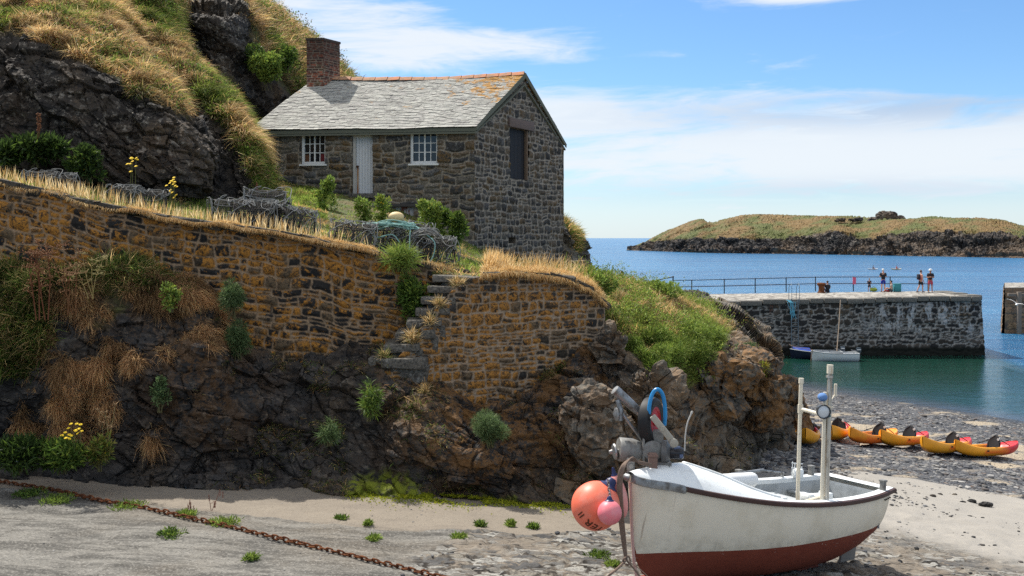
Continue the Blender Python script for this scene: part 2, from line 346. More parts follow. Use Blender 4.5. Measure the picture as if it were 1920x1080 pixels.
C2 = [ # turf-backed spur running down to the cottage: columns across the spur (left flank, crest, right flank), rows from its toe upward
 [(366, 385, 24.2), (400, 388, 24.0), (440, 392, 24.4, 0), (486, 392, 24.6, .35), (504, 385, 25.2, .9), (514, 380, 26.6, .9), (520, 378, 29.5, .6)],
 [(380, 335, 25.0), (398, 338, 24.6), (440, 340, 25.1, 0), (468, 335, 24.9, .45), (484, 322, 25.4, 1), (490, 320, 26.6, .9), (500, 330, 30, .5)],
 [(386, 285, 25.8), (402, 280, 25.3, .0), (436, 272, 25.9, 0), (455, 266, 25.6, .7), (470, 258, 26.2, 1), (476, 258, 27.2, .9), (488, 285, 31, .5)],
 [(372, 225, 26.6), (388, 220, 26.1, 0), (408, 208, 26.2, .6), (426, 198, 26.5, 1), (436, 192, 27.2, 1), (442, 197, 28.3, .9), (456, 225, 32, .4)],
 [(314, 160, 27.4), (328, 150, 27.2, .3), (346, 140, 27.4, .95), (366, 134, 27.8, 1), (380, 134, 28.6, 1), (388, 140, 29.6, .7), (410, 170, 33, .1)],
 [(258, 85, 28.8), (270, 72, 28.8, .5), (284, 60, 29.2, 1), (302, 50, 29.8, 1), (315, 48, 30.6, 1), (322, 54, 31.6, .8), (345, 90, 35, .2)],
 [(228, -5, 31), (240, -20, 31, .9), (258, -34, 31.5, 1), (280, -44, 32, 1), (298, -48, 33, 1), (306, -46, 34, 1), (330, -20, 37, .7)],
 [(180, -120, 34.5), (190, -135, 34.5, 1), (210, -150, 35, 1), (230, -160, 36, 1), (250, -165, 37, 1), (262, -160, 38, 1), (290, -130, 41, .9)]]
hill_b = patch('spur', C2, 260, 150, M_CLIFF, .34, .8, 11)
C3 = [ # hill behind the cottage, with a bare crag
 [(300, 480, 32), (400, 480, 32.5), (480, 480, 33.5), (560, 480, 36.5), (640, 480, 39.5), (760, 480, 42.5), (900, 480, 45.5)],
 [(300, 330, 33), (400, 330, 33), (480, 320, 34), (560, 310, 37), (640, 310, 40), (760, 320, 43), (900, 330, 46)],
 [(300, 230, 34), (400, 240, 34.5), (480, 245, 35.5, .5), (540, 240, 38, .3), (640, 250, 41, .6), (760, 262, 44, 1), (900, 290, 47, 1)],
 [(300, 140, 35), (385, 150, 35, .0, 0, .6), (445, 160, 35.2, .0, 0, .5), (520, 165, 38, .35), (620, 180, 42, 1), (750, 225, 45, 1), (880, 280, 48, 1)],
 [(300, 70, 36, .3), (375, 75, 35.4, .0, 0, .9), (440, 80, 35.6, 0, 0, .9), (510, 95, 39, .8), (600, 125, 43.5, 1), (720, 205, 46.5, 1), (860, 275, 49, 1)],
 [(310, 10, 38, 1), (375, 22, 36.0, .2, 0, .8), (440, 24, 36.6, .3, 0, .6), (505, 36, 42, 1), (582, 82, 46, 1), (690, 178, 48, 1), (850, 272, 50, 1)],
 [(320, -60, 42, 1), (390, -40, 42, 1), (445, -20, 44, 1), (500, 10, 47, 1), (576, 70, 50, 1), (676, 162, 51, 1), (850, 270, 52, 1)],
 [(320, -50, 60, 1), (390, -20, 60, 1), (445, 0, 60, 1), (500, 40, 60, 1), (570, 110, 60, 1), (670, 190, 60, 1), (850, 290, 60, 1)]]
hill_c = patch('hill', C3, 190, 200, M_CLIFF, .55, .6, 23)
for o, l in ((hill_a[0], 1), (hill_b[0], 1), (hill_c[0], 1)): tag(o, kind='structure')

# ------------------------------------------------------------------ terrace between the retaining wall and the cottage
T = [
 [(-330, 345, 18), (0, 352, 18.3), (150, 384, 18.5), (300, 413, 18.8), (400, 430, 19), (500, 442, 19.2), (600, 460, 19.5), (700, 480, 19.75), (785, 500, 20), (880, 519, 19.7), (960, 522, 19.9), (1050, 528, 20.1), (1115, 545, 20.6)],
 [(-330, 335, 18.8), (0, 343, 19.1), (150, 374, 19.3), (300, 402, 19.5), (400, 418, 19.8), (500, 428, 20.2), (600, 446, 20.6), (700, 465, 20.9), (785, 488, 21.1), (880, 506, 21), (960, 513, 21.5), (1050, 519, 21.7), (1115, 536, 22)],
 [(-330, 325, 20.3), (0, 335, 20.5), (150, 364, 20.5), (300, 388, 20.8), (400, 402, 21.5), (505, 400, 23), (600, 418, 23), (700, 440, 23.2), (790, 464, 23.6), (882, 492, 24), (965, 502, 26), (1052, 508, 27), (1115, 522, 28)],
 [(-330, 315, 22.8), (0, 320, 23), (150, 345, 23), (300, 362, 23), (400, 372, 25), (505, 362, 27.6), (600, 385, 27), (690, 405, 27), (787, 432, 27.6), (886, 470, 28.5), (968, 490, 31), (1054, 500, 33.5), (1110, 512, 35)],
 [(-330, 312, 25), (0, 316, 25), (150, 338, 25), (300, 352, 25.5), (400, 355, 28), (505, 335, 31.5), (600, 345, 32), (690, 360, 33), (787, 392, 33), (886, 440, 34), (968, 475, 38), (1054, 495, 41), (1108, 506, 42)]]
T = [[(a_, b_ + 40, d_ + .1) for a_, b_, d_ in T[0]]] + T
T = [[q + ((1.0,) if i > 0 else (.8,)) for q in row] for i, row in enumerate(T)]
terrace = patch('terrace', T, 90, 420, cliff_mat('terrace turf', turf=(.15, .12, .045), turf2=(.08, .11, .025)), .12, 1.2, 31)
tag(terrace[0], kind='structure')
def terrace_z(x, y):
    v = terrace[1].reshape(-1, 3); i = np.argmin((v[:, 0] - x) ** 2 + (v[:, 1] - y) ** 2); return float(v[i, 2])
def terrace_pt(px, d):                                                       # a point of the terrace at a photo column and distance
    x = (px - CX) / FPX * d; return Vector((x, d, terrace_z(x, d)))

# ------------------------------------------------------------------ slate rock below the walls, down to the slipway
gp = [(-330, 884), (-150, 885), (0, 889), (100, 893), (200, 898), (300, 904), (380, 908), (440, 911), (520, 914), (600, 918), (680, 923), (760, 929), (830, 933), (900, 937), (970, 940), (1040, 943), (1095, 945), (1150, 950)]
by = [515, 515, 515, 512, 505, 520, 570, 655, 690, 700, 690, 702, 738, 772, 766, 718, 655, 620]
bd = [17.2, 17.4, 17.75, 17.9, 18.1, 18.25, 18.4, 18.45, 18.5, 18.6, 18.6, 18.4, 18.5, 18.55, 18.8, 19.2, 19.8, 20.6]
#     bulge of the middle rows towards the camera (m), turf, orange lichen, pale, moss at the foot
bul = [.45, .4, .45, .5, .35, .25, .30, .10, -.1, -.05, .0, .35, .45, .5, .45, .35, .2, .1]
trf = [.8, .8, .6, .35, .45, .2, .15, 0, 0, 0, 0, .0, 0, 0, 0, 0, 0, 0]
org = [0, 0, 0, 0, .1, .3, .45, .3, .12, .05, .1, .5, .8, .9, .8, .7, .7, .7]
pal = [0, 0, .1, .1, .1, .2, .25, .1, .15, .15, .2, .35, .3, .2, .2, .2, .3, .5]
mss = [0, 0, 0, 0, 0, 0, 0, 0, 0, .15, .75, .85, .5, .6, .5, .45, .5, .3]
rows = [[], [], [], [], [], []]
for (px, py), yb, db, bu, tr, og, pa, ms in zip(gp, by, bd, bul, trf, org, pal, mss):
    g0 = G(px, py); d0 = g0.y
    rows[0].append((px, py + 16, d0 - .35, 0, 0, 0, ms))
    for k, t in ((1, .13), (2, .45), (3, .75)):
        rows[k].append((px, py + (yb - py) * t, d0 + (db - d0) * (t ** 1.3) - bu * (.5, 1, .7)[k - 1] + (.12 if k == 1 else 0), tr * (0, .6, 1)[k - 1], og * (.3, .9, 1)[k - 1], pa, ms * (.6, 0, 0)[k - 1]))
    rows[4].append((px, yb, db - .06, min(1, tr * 1.3), og, pa, 0)); rows[5].append((px, yb - 30, db + .75, tr, og, pa, 0))
bank = patch('foreshore_rock', rows, 250, 640, M_BANK, .30, .85, 41)
tag(bank[0], kind='structure')

# ------------------------------------------------------------------ retaining walls and the stair between them
def wall_mat(name, lich, lich2, stone_a, stone_b, stone_c, mortar, cover=.55, white=.0, sc=1.0):
    m = MT(name, rough=.88, spec=.2); p = m.pos(); sid = m.attr('sid'); fine = m.noise(p, 18 * sc, 6, .72); med = m.noise(p, 4.5 * sc, 7, .7, .4); big = m.noise(p, .8 * sc, 4, .6)
    sc3 = lambda c, k_: tuple(q * k_ for q in c)
    st = m.ramp(sid, [(0, stone_a), (.16, stone_c), (.32, stone_b), (.46, sc3(stone_c, 1.9)), (.58, sc3(stone_a, 1.45)), (.70, stone_c), (.80, sc3(stone_b, .65)), (.90, sc3(stone_b, 1.3))], 'CONSTANT')
    st = m.mix(m.step(fine, .3, .7), m.mix(.6, st, (.012, .012, .012)), st)
    if white: st = m.mix(m.ma('MULTIPLY', m.step(m.noise(p, 9 * sc, 8, .78), .56, .66), white, clamp=True), st, (.36, .35, .32))
    lc = m.mix(fine, lich, lich2); br = m.step(m.ma('ADD', m.ma('MULTIPLY', m.noise(p, 2.6 * sc, 6, .7), .7), m.ma('MULTIPLY', sid, .22)), .49, .58); lc = m.mix(br, lc, m.mix(fine, (.17, .115, .062), (.085, .062, .04)))
    spk = m.step(m.noise(p, 24 * sc, 5, .7), .50, .60)
    k = m.ma('ADD', m.ma('ADD', m.ma('MULTIPLY', med, .9), m.ma('MULTIPLY', big, .8)), m.ma('MULTIPLY', m.ma('SUBTRACT', sid, .5), .22))
    st = m.mix(m.ma('MULTIPLY', m.step(k, 1.02 - cover * .45, 1.10 - cover * .45), m.step(m.ma('ADD', m.ma('MULTIPLY', fine, .5), m.ma('MULTIPLY', m.noise(p, 9 * sc, 6, .75), .5)), .40, .50)), st, lc)
    st = m.mix(m.ma('MULTIPLY', spk, .6), st, (.016, .015, .014))
    mm = m.ma('MULTIPLY', m.attr('mort'), m.step(m.noise(p, 3.2 * sc, 5, .7), .28, .46))
    base = m.mix(mm, st, m.mix(m.step(fine, .35, .65), m.mix(.35, mortar, (.03, .025, .02)), mortar))
    m.set('Base Color', base); m.set('Normal', m.bump(m.ma('ADD', fine, med), .8, .03)); return m
M_WALL = wall_mat('lichened retaining wall', (.47, .215, .035), (.27, .115, .024), (.028, .025, .022), (.07, .05, .03), (.02, .019, .018), (.32, .22, .135), cover=.56, white=.35)
M_WALL_B = wall_mat('paler lichened wall', (.44, .205, .042), (.25, .115, .03), (.05, .04, .028), (.08, .055, .032), (.032, .029, .026), (.33, .25, .175), cover=.58, white=.3)
lw = np.array([(-330, 272, 17.6), (-100, 325, 17.95), (0, 345, 18.15), (100, 368, 18.3), (200, 391, 18.5), (300, 410, 18.7), (400, 426, 18.9), (500, 438, 19.1), (600, 456, 19.35), (700, 476, 19.6), (785, 495, 19.85), (860, 515, 20.05)], float)
lwX = (lw[:, 0] - CX) / FPX * lw[:, 2]; lwZ = CZ + (HY - lw[:, 1]) / FPX * lw[:, 2]
def lw_map(u, v):                                                             # u metres along from the left end, v metres below the coping
    x = lwX[0] + u; y = np.interp(x, lwX, lw[:, 2]); z = np.interp(x, lwX, lwZ) + .05 * vnoise(np.stack([x * 1.3, y * 0, y * 0], 1), 5)
    return np.stack([x, y - .10 * v, z - v], 1), np.tile(np.array([[.12, -.985, .1]]), (len(x), 1))
Lw = lwX[-1] - lwX[0]
wl = masonry('stonework', np.arange(0, Lw, .0165), np.arange(0, 3.7, .017), lambda u, v: lw_map(u, v), M_WALL, seed=4, ch=(.12, .25), sw=(.14, .44), warp=.04, depth=.055, mort=.012, split=.42, jitter=.05)
rw_top = [(690, 700, 18.35), (705, 690, 18.4), (745, 672, 18.5), (770, 640, 18.6), (790, 612, 18.7), (806, 588, 18.8), (826, 566, 18.9), (850, 542, 19.0), (880, 524, 19.1), (905, 517, 19.2), (960, 517, 19.4), (1010, 520, 19.6), (1060, 524, 19.8), (1110, 545, 20.1), (1135, 575, 20.4)]
rw = np.array(rw_top, float); rwX = (rw[:, 0] - CX) / FPX * rw[:, 2]; rwZ = CZ + (HY - rw[:, 1]) / FPX * rw[:, 2]; RZ0 = 4.3
def rw_map(u, v):
    x = rwX[0] + u; top = np.interp(x, rwX, rwZ); z = np.minimum(RZ0 + v, top); y = np.interp(x, rwX, rw[:, 2]) - .10 * (7.4 - z)
    return np.stack([x, y, z], 1), np.tile(np.array([[.1, -.99, .1]]), (len(x), 1))
wr = masonry('stonework', np.arange(0, rwX[-1] - rwX[0], .0165), np.arange(0, 3.4, .017), rw_map, M_WALL_B, seed=9, ch=(.11, .22), sw=(.12, .36), warp=.045, depth=.05, mort=.012, split=.4, jitter=.05,
             keep=lambda u, v: RZ0 + v < np.interp(rwX[0] + u, rwX, rwZ) + .03)
M_COPE = wall_mat('coping stone', (.26, .15, .04), (.2, .15, .09), (.10, .088, .07), (.14, .12, .095), (.07, .062, .055), (.3, .26, .2), cover=.25, white=.4)
def coping(xs, ys, zs, parent, seed, wd=.34, lift=.03, th=.10):
    r = random.Random(seed); b = BM(); x = xs[0]
    while x < xs[-1] - .1:
        l = r.uniform(.28, .62); xm = x + l / 2; y = np.interp(xm, xs, ys); z = np.interp(xm, xs, zs); sl = math.atan2(np.interp(xm + .2, xs, zs) - np.interp(xm - .2, xs, zs), .4)
        vs = b.box((0, 0, 0), (l * .97, wd * r.uniform(.9, 1.1), th * r.uniform(.8, 1.35)), bev=.022)
        R = Matrix.Rotation(-sl + r.uniform(-.05, .05), 3, 'Y') @ Matrix.Rotation(r.uniform(-.05, .05), 3, 'Z')
        for v in vs: v.co = R @ v.co + Vector((xm, y + wd * .40, z + lift + r.uniform(-.03, .03)))
        x += l
    return b.done('coping', M_COPE, parent)
retw = empty('retaining_wall', (lwX[5], 18.6, 5)); tag(retw, 'long rubble retaining wall covered in orange lichen, dry grass along its sloping top', 'wall', 'lichened walls above the slipway')
def adopt(o, root): o.parent = root; o.matrix_parent_inverse = Matrix.Translation(root.location).inverted(); return o
adopt(wl, retw); adopt(coping(lwX, lw[:, 2], lwZ, None, 3), retw)
retr = empty('retaining_wall', (rwX[8], 19.2, 4.3)); tag(retr, 'shorter rubble wall with a stepped end, right of the outdoor stone steps', 'wall', 'lichened walls above the slipway')
adopt(wr, retr); adopt(coping(rwX[9:], rw[9:, 2], rwZ[9:], None, 8), retr)

M_STEP = wall_mat('worn step stone', (.22, .13, .04), (.2, .16, .1), (.17, .155, .13), (.21, .19, .155), (.10, .092, .082), (.3, .26, .2), cover=.25, white=.8)
stair = empty('stone_steps', P(740, 690, 18.6)); tag(stair, 'flight of rough stone steps climbing between the two lichen covered walls', 'steps', 'stone steps')
treads = [(690, 788, 672, 18.25, .30), (716, 776, 645, 18.45, .24), (738, 806, 622, 18.6, .22), (758, 820, 600, 18.7, .22), (774, 836, 579, 18.85, .22), (784, 846, 558, 18.95, .22), (796, 862, 538, 19.1, .22), (806, 905, 518, 19.2, .24)]
for i, (a, b_, y, d, hh) in enumerate(treads):
    p0 = Vector(P(a, y, d)); p1 = Vector(P(b_ + 10, y, d)); wdt = p1.x - p0.x; bm = BM(); dep = 1.15 - .03 * i
    vs = list(bm.box((0, 0, 0), (wdt, dep, hh * .62), bev=.03)); l2 = bm.box((.10, .10, -hh * .9), (wdt * .86, dep, hh * 1.4), bev=.02); vs = vs + list(l2)
    for v in vs: v.co += Vector((p0.x + wdt / 2, p0.y + dep / 2, p0.z - hh * .31)) + Vector([.06 * vnoise(np.array([list(v.co * 3 + p0)]), k)[0] for k in (1, 2, 3)])
    adopt(bm.done('step', M_STEP), stair)

# ------------------------------------------------------------------ outcrop to the right of the walls, and headland behind it
C5 = [
 [(1040, 962, 17.2), (1120, 962, 17.3), (1200, 950, 18.0), (1290, 925, 19.4), (1350, 905, 21.2), (1400, 884, 22.9), (1440, 858, 24.8), (1468, 832, 27.4), (1478, 812, 32)],
 [(1040, 880, 17.8, 0, .6, .3), (1112, 880, 17.7, 0, .7, .5), (1195, 860, 18.6, 0, .6, .5), (1288, 850, 20.1, 0, .6, .3), (1352, 838, 21.6, 0, .4, .2), (1408, 815, 23.0, 0, .2, .2), (1448, 795, 24.7, 0, .1, .1), (1474, 770, 27.4, 0, .1, .1), (1485, 760, 32)],
 [(1050, 800, 18.5, 0, .6, .3), (1110, 785, 18.0, 0, .9, .9), (1186, 775, 18.9, 0, .8, 1), (1275, 775, 20.7, 0, .9, .6), (1335, 765, 21.5, .0, .6, .5), (1404, 735, 22.8, 0, .5, .4), (1454, 720, 24.5, 0, .8, .2), (1480, 705, 27.2, 0, .8, .1), (1488, 700, 32)],
 [(1066, 720, 19.8, 0, .2), (1108, 700, 20.0, 0, .0, .2), (1168, 695, 20.2, .1, .3, 1), (1262, 708, 21.2, .7, .3, .5), (1325, 690, 22.3, .6, .6, .8), (1398, 680, 23.4, .1, .8, 1), (1450, 684, 25.0, 0, .9, .6), (1474, 684, 27.8, 0, 1, .2), (1486, 668, 32, 0, .5)],
 [(1072, 640, 20.6, .2), (1106, 620, 21.0, .5), (1160, 618, 21.6, .9), (1250, 640, 22.2, 1), (1318, 632, 23.6, .9), (1388, 636, 25.2, .35, .5, 1), (1436, 652, 26.5, .1, .7, 1), (1466, 662, 29, 0, .8, .5), (1478, 650, 33, 0, .5)],
 [(1078, 560, 21.2, .8), (1105, 555, 21.8, 1), (1160, 562, 23, 1), (1245, 580, 24.2, 1), (1308, 592, 26, .9), (1370, 614, 28, .6, .3, 1), (1418, 634, 29.5, .2, .4, 1), (1450, 648, 32, 0, .4, .6), (1462, 640, 36)],
 [(1080, 528, 22.5, 1), (1105, 524, 23.5, 1), (1155, 534, 26.5, 1), (1225, 546, 29, 1), (1290, 566, 32, .7, 0, .6), (1350, 588, 34.5, .3, 0, 1), (1400, 606, 36.5, 0, 0, .8), (1436, 622, 38, 0), (1442, 640, 40)],
 [(1085, 530, 30, 1), (1110, 530, 32, 1), (1150, 540, 35, 1), (1212, 556, 37, 1), (1268, 580, 40, .4, 0, .6), (1315, 600, 43, 0, 0, .6), (1360, 630, 45, 0), (1400, 650, 46), (1405, 665, 46)]]
for r_ in C5:
    for k_, dx_ in ((5, -8), (6, -24), (7, -34), (8, -36)): r_[k_] = (r_[k_][0] + dx_,) + tuple(r_[k_][1:])
crop = patch('rock_outcrop', C5, 280, 340, M_CROP, .62, .42, 57)
tag(crop[0], kind='structure')
def blob_rock(name, c, r, sc, seed, mat, attrs=(0, .5, .3, 0), amp=.3, scale=1.0, sub=5, label=None, cat='rock', kind=None, group=None, faceted=True):
    bm = bmesh.new(); bmesh.ops.create_icosphere(bm, subdivisions=sub, radius=1.0); me = bpy.data.meshes.new(name); bm.to_mesh(me); bm.free()
    n = len(me.vertices); co = np.empty(n * 3, np.float32); me.vertices.foreach_get('co', co); co = co.reshape(-1, 3).astype(float)
    co = np.sign(co) * np.abs(co) ** .8
    w_ = co * np.array(sc) * r; off = np.array(c); w2 = w_ + (co / np.linalg.norm(co, axis=1, keepdims=True)) * rocky(w_ + off, amp, scale, seed)[:, None]
    me.vertices.foreach_set('co', w2.astype(np.float32).ravel())
    for k, v in zip(('grass', 'orange', 'pale', 'moss'), attrs):
        at = me.attributes.new(k, 'FLOAT', 'POINT'); at.data.foreach_set('value', np.full(n, v, np.float32))
    me.update(); o = link(name, me, mat, loc=c); tag(o, label, cat, group, kind); return o
# lower blocks beside the outcrop, at the back of the beach
bx = Vector(P(1480, 740, 34)); blob_rock('rock', (bx.x, bx.y, 1.5), 1.0, (.62, 1.2, 1.9), 5, M_CROP, (0, .9, .2, 0), .5, .8, label='dark rounded rock with an orange cap at the top of the beach, beside the outcrop')
bx = Vector(P(1425, 760, 31)); blob_rock('rock', (bx.x, bx.y, 1.5), 1.0, (.85, 1.4, 1.7), 8, M_CROP, (0, .4, .2, 0), .5, .8, label='dark rock wedged at the foot of the outcrop, behind the first kayak')
# pale slabs lying against the outcrop near the winch
pale = (0, .45, 1.0, 0)
for i, (px, py, d, sx, sy, sz, lab) in enumerate([(1155, 668, 19.6, .34, .3, .62, 'pale grey slab leaning against the dark cleft by the wall end'), (1120, 800, 17.75, .62, .5, .72, 'lichen spotted grey boulder behind the boat bow'), (1225, 745, 18.9, .42, .3, .5, 'pale pointed slab behind the blue hose'), (1362, 715, 22.4, .7, .6, .62, 'grey block with orange lichen under the yellow green shrub'), (1424, 728, 23.6, .55, .7, .85, 'tall orange stained block at the right of the outcrop')]):
    q = P(px, py, d); blob_rock('boulder', q, 1.0, (sx, sy, sz), 60 + i, M_CROP, (0, 1.0 if i > 2 else .45, 1.0 if i < 3 else .6, 0), .42, .95, label=lab, cat='boulder', group='boulders of the outcrop')
# headland path that joins the pier root
C6 = [[(1000, 505, 36, 1), (1080, 515, 32, 1), (1150, 540, 30, 1), (1230, 556, 33, 1), (1300, 590, 38, .3)],
      [(1000, 500, 45, 1), (1080, 510, 45, 1), (1150, 533, 45, 1), (1230, 548, 46, .8), (1320, 590, 48, .2, 0, .8)],
      [(1000, 520, 58, .8), (1080, 528, 58, .8), (1150, 540, 58, .7), (1230, 551, 60, .5), (1340, 578, 60, .1, 0, 1)],
      [(1000, 535, 72, .6), (1080, 540, 72, .5), (1150, 545, 72, .4), (1230, 549, 72, .3), (1330, 566, 64, .1, 0, .6)],
      [(1000, 590, 74), (1080, 590, 74), (1150, 590, 74), (1230, 595, 74), (1330, 640, 65)]]
hl = patch('headland', C6, 90, 120, M_CROP, .5, .5, 77); tag(hl[0], kind='structure')
C7 = [[(1000, 560, 44), (1060, 560, 43.5), (1095, 560, 44), (1112, 565, 46), (1120, 570, 50)],
      [(1000, 500, 44, .2), (1058, 500, 43.6, .3, 0, .5), (1086, 500, 44, .2, 0, .4), (1102, 505, 46), (1106, 512, 50)],
      [(1000, 450, 44.5, .5), (1056, 455, 44, .2, 0, .6), (1080, 462, 44.6, .6), (1096, 470, 46, .4), (1102, 478, 50)],
      [(1000, 405, 46, .9), (1050, 420, 45, .5, 0, .6), (1072, 434, 45.4, .9), (1086, 448, 46.5, .5), (1092, 458, 50)],
      [(1000, 395, 52, 1), (1046, 414, 51, .8), (1066, 428, 51, .9), (1080, 444, 52, .6), (1086, 455, 54)]]
c7 = patch('headland', C7, 90, 90, M_CROP, .5, .7, 91); tag(c7[0], kind='structure')
b = BM(); q0 = Vector(P(1066, 491, 42.5)); q1 = Vector(P(1100, 489, 42.5)); b.tube([q0, q1], .035, 8)
for t in (.02, .62, .98): q = q0.lerp(q1, t); b.tube([q + Vector((0, 0, .05)), q - Vector((0, 0, 1.0))], .03, 8)
tag(b.done('guard_rail', MT('weathered rail', (.32, .25, .17), .8)), 'short weathered timber rail behind the cottage above the sea', 'railing')

# ------------------------------------------------------------------ island offshore
def wd(py): return CZ * FPX / (py - HY)
isl = [  # px, waterline py, cliff-top py, plateau py, crest py, turf fraction of the cliff
 (1176, 469.5, 468.5, 468, 467.5, 0), (1215, 470.5, 461, 456, 452, .1), (1262, 472.2, 450, 438, 430, .4), (1312, 473.8, 446, 430, 413, .7), (1335, 474.4, 446, 431, 419, .6), (1400, 475.4, 444, 424, 407, .7), (1480, 476, 446, 424, 406.5, .6), (1560, 477.4, 440, 422, 409, .3),
 (1620, 478.4, 446, 428, 412, .6), (1690, 480, 444, 428, 413, .4), (1760, 481, 441, 426, 411, .3), (1830, 482.2, 444, 424, 413, .3), (1880, 483.2, 446, 428, 418, .2), (1925, 484, 458, 440, 430, .1), (2000, 485.5, 475, 460, 452, 0), (2060, 487, 486, 485, 484, 0)]
I = [[], [], [], [], [], [], []]
for px, wy, cy, py, ky, tf in isl:
    d0 = wd(wy); I[0].append((px, HY + (CZ + 4) * FPX / (d0 - 5), d0 - 5)); I[1].append((px, wy, d0, 0, .25, .25)); I[2].append((px, wy * .45 + cy * .55, d0 + 9, 0, 0, .15)); I[3].append((px, cy, d0 + 16, tf, 0, .6 if px > 1500 else .2))
    I[4].append((px, py, d0 + 34, 1)); I[5].append((px, ky, d0 + 75, 1)); I[6].append((px, wy - 2, d0 + 150, .5))
def isl_disp(f, d): return np.where(f[:, 2] < .2, 0.3 * d, np.where(f[:, 1] > 0, d, d))
isle = patch('island', I, 150, 700, M_ISLE, 3.6, .07, 101, fine=.25, fn=isl_disp); tag(isle[0], kind='structure')
for i, (px, py, r, sc) in enumerate([(1662, 407, 4.0, (1.5, 1, 1.0)), (1684, 412, 2.8, (1.4, 1, .75)), (1640, 412, 2.4, (1.4, 1, .7)), (1604, 410, 1.5, (2.6, 1, .6)), (1576, 410, 1.2, (2.2, 1, .6))]):
    d = wd(480) + 72; q = P(px, py, d); blob_rock('tor', (q[0], q[1], q[2] - .5), r, sc, 120 + i, M_ISLE, (.36, .1, .6, 0), 1.1, .30, sub=4, cat='rock', group='rocks crowning the island',
       label=['largest grey rock knoll on the island skyline', 'low grey rock on the right flank of the island knoll', 'low grey rock on the left flank of the island knoll', 'flat rock ridge on the island crest, left of the knoll', 'smallest flat rock at the left end of the island ridge'][i])

# ------------------------------------------------------------------ ground: slipway, path, cobbles, sand, shingle, sea bed
xs = np.concatenate([np.arange(-40, -10, .6), np.arange(-10, 9, .034), np.arange(9, 26, .12), np.arange(26, 60, 1.0), np.arange(60, 4000, 260.)])
ys = np.concatenate([np.arange(-30, 9, 1.5), np.arange(9, 20, .034), np.arange(20, 56, .13), np.arange(56, 90, 1.0), np.arange(90, 6000, 350.)])
X, Y = np.meshgrid(xs, ys); x, y = X.ravel(), Y.ravel(); z = ground_z(x, y); pp = np.stack([x, y, z * 0], 1)
def to_px(x, y, z): yy = np.maximum(y, .1); return CX + x / yy * FPX, HY + (CZ - z) / yy * FPX
u_ = .83 * x + .55 * y; n_lo = fbm(pp * .5, 4, 1); n_hi = fbm(pp * 2.0, 4, 2)
# zones as world-space bands: path along the cliff foot, cobbled slates beside the boat, sand below, shingle down to the sea
foot = np.interp(x, [g.x for g in (G(*q) for q in gp)], [g.y for g in (G(*q) for q in gp)])
pe = np.interp(x, [-12, -5.6, -3.2, -1.0, .3, 1.0, 3], [16.9, 15.6, 15.0, 14.85, 15.0, 15.5, 16.6])
path = smooth(-.06, .10, y - pe + n_hi * .10 + n_lo * .1) * (1 - smooth(11.0, 12.5, u_))
cob = smooth(-.25, .15, x + 1.15 + (y - 13.4) * -.25 + n_lo * .5) * (1 - path) * (1 - smooth(14.2, 16.4, u_ + n_lo * .8))
sand = smooth(14.2, 16.4, u_ + n_lo * .8)
sb = [G(*q) for q in ((1380, 880), (1450, 878), (1560, 886), (1640, 890), (1720, 897), (1800, 914), (1900, 932), (2000, 960))]
sh = smooth(-.35, .35, (y - np.interp(x, [q.x for q in sb], [q.y for q in sb])) * .8 + n_hi * .45 + n_lo * .3) * smooth(12, 15, u_)
sandpatch = smooth(.35, .75, fbm(np.stack([x * .35 + y * .2, y * .9 - x * .45, z * 0], 1), 4, 44) * .8 + np.exp(-((u_ - 33.6) / 1.3) ** 2) * .75)
wet = smooth(42.2, 43.6, u_ + n_lo * .35)
# relief: slates and cobbles standing in the sand, ripples of foot-marked sand
sl = courses(17, 60, 60, (.08, .19), (.12, .46), .25)
wv = np.stack([fbm(pp * 2.2, 3, 8), fbm(pp * 2.2, 3, 9)], 1) * .10
e, sid = stone_at(sl, (x * .95 + y * .30) + 20 + wv[:, 0], (y * .95 - x * .30) + 10 + wv[:, 1])
keep = (sid > np.where(x > 3.5, .5, .2))
z = z + cob * (smooth(.004, .022, e + n_hi * .004) * keep * .55 * (.022 + .05 * sid + .012 * fbm(pp * 3.3, 2, 19)) + fbm(pp * 11, 3, 12) * .006) + (1 - cob) * (1 - sand) * (fbm(pp * 1.2, 4, 13) * .022 + fbm(pp * 9, 3, 14) * .004)
z = z + sand * (1 - sh) * (fbm(pp * 2.4, 5, 15, .6) * .026) + sh * (1 - wet) * fbm(pp * 1.6, 4, 16) * .05
alga = 0
near_crack = np.exp(-((y - pe + .05 + n_hi * .08) / .045) ** 2) * (x < .4)
z -= near_crack * .035
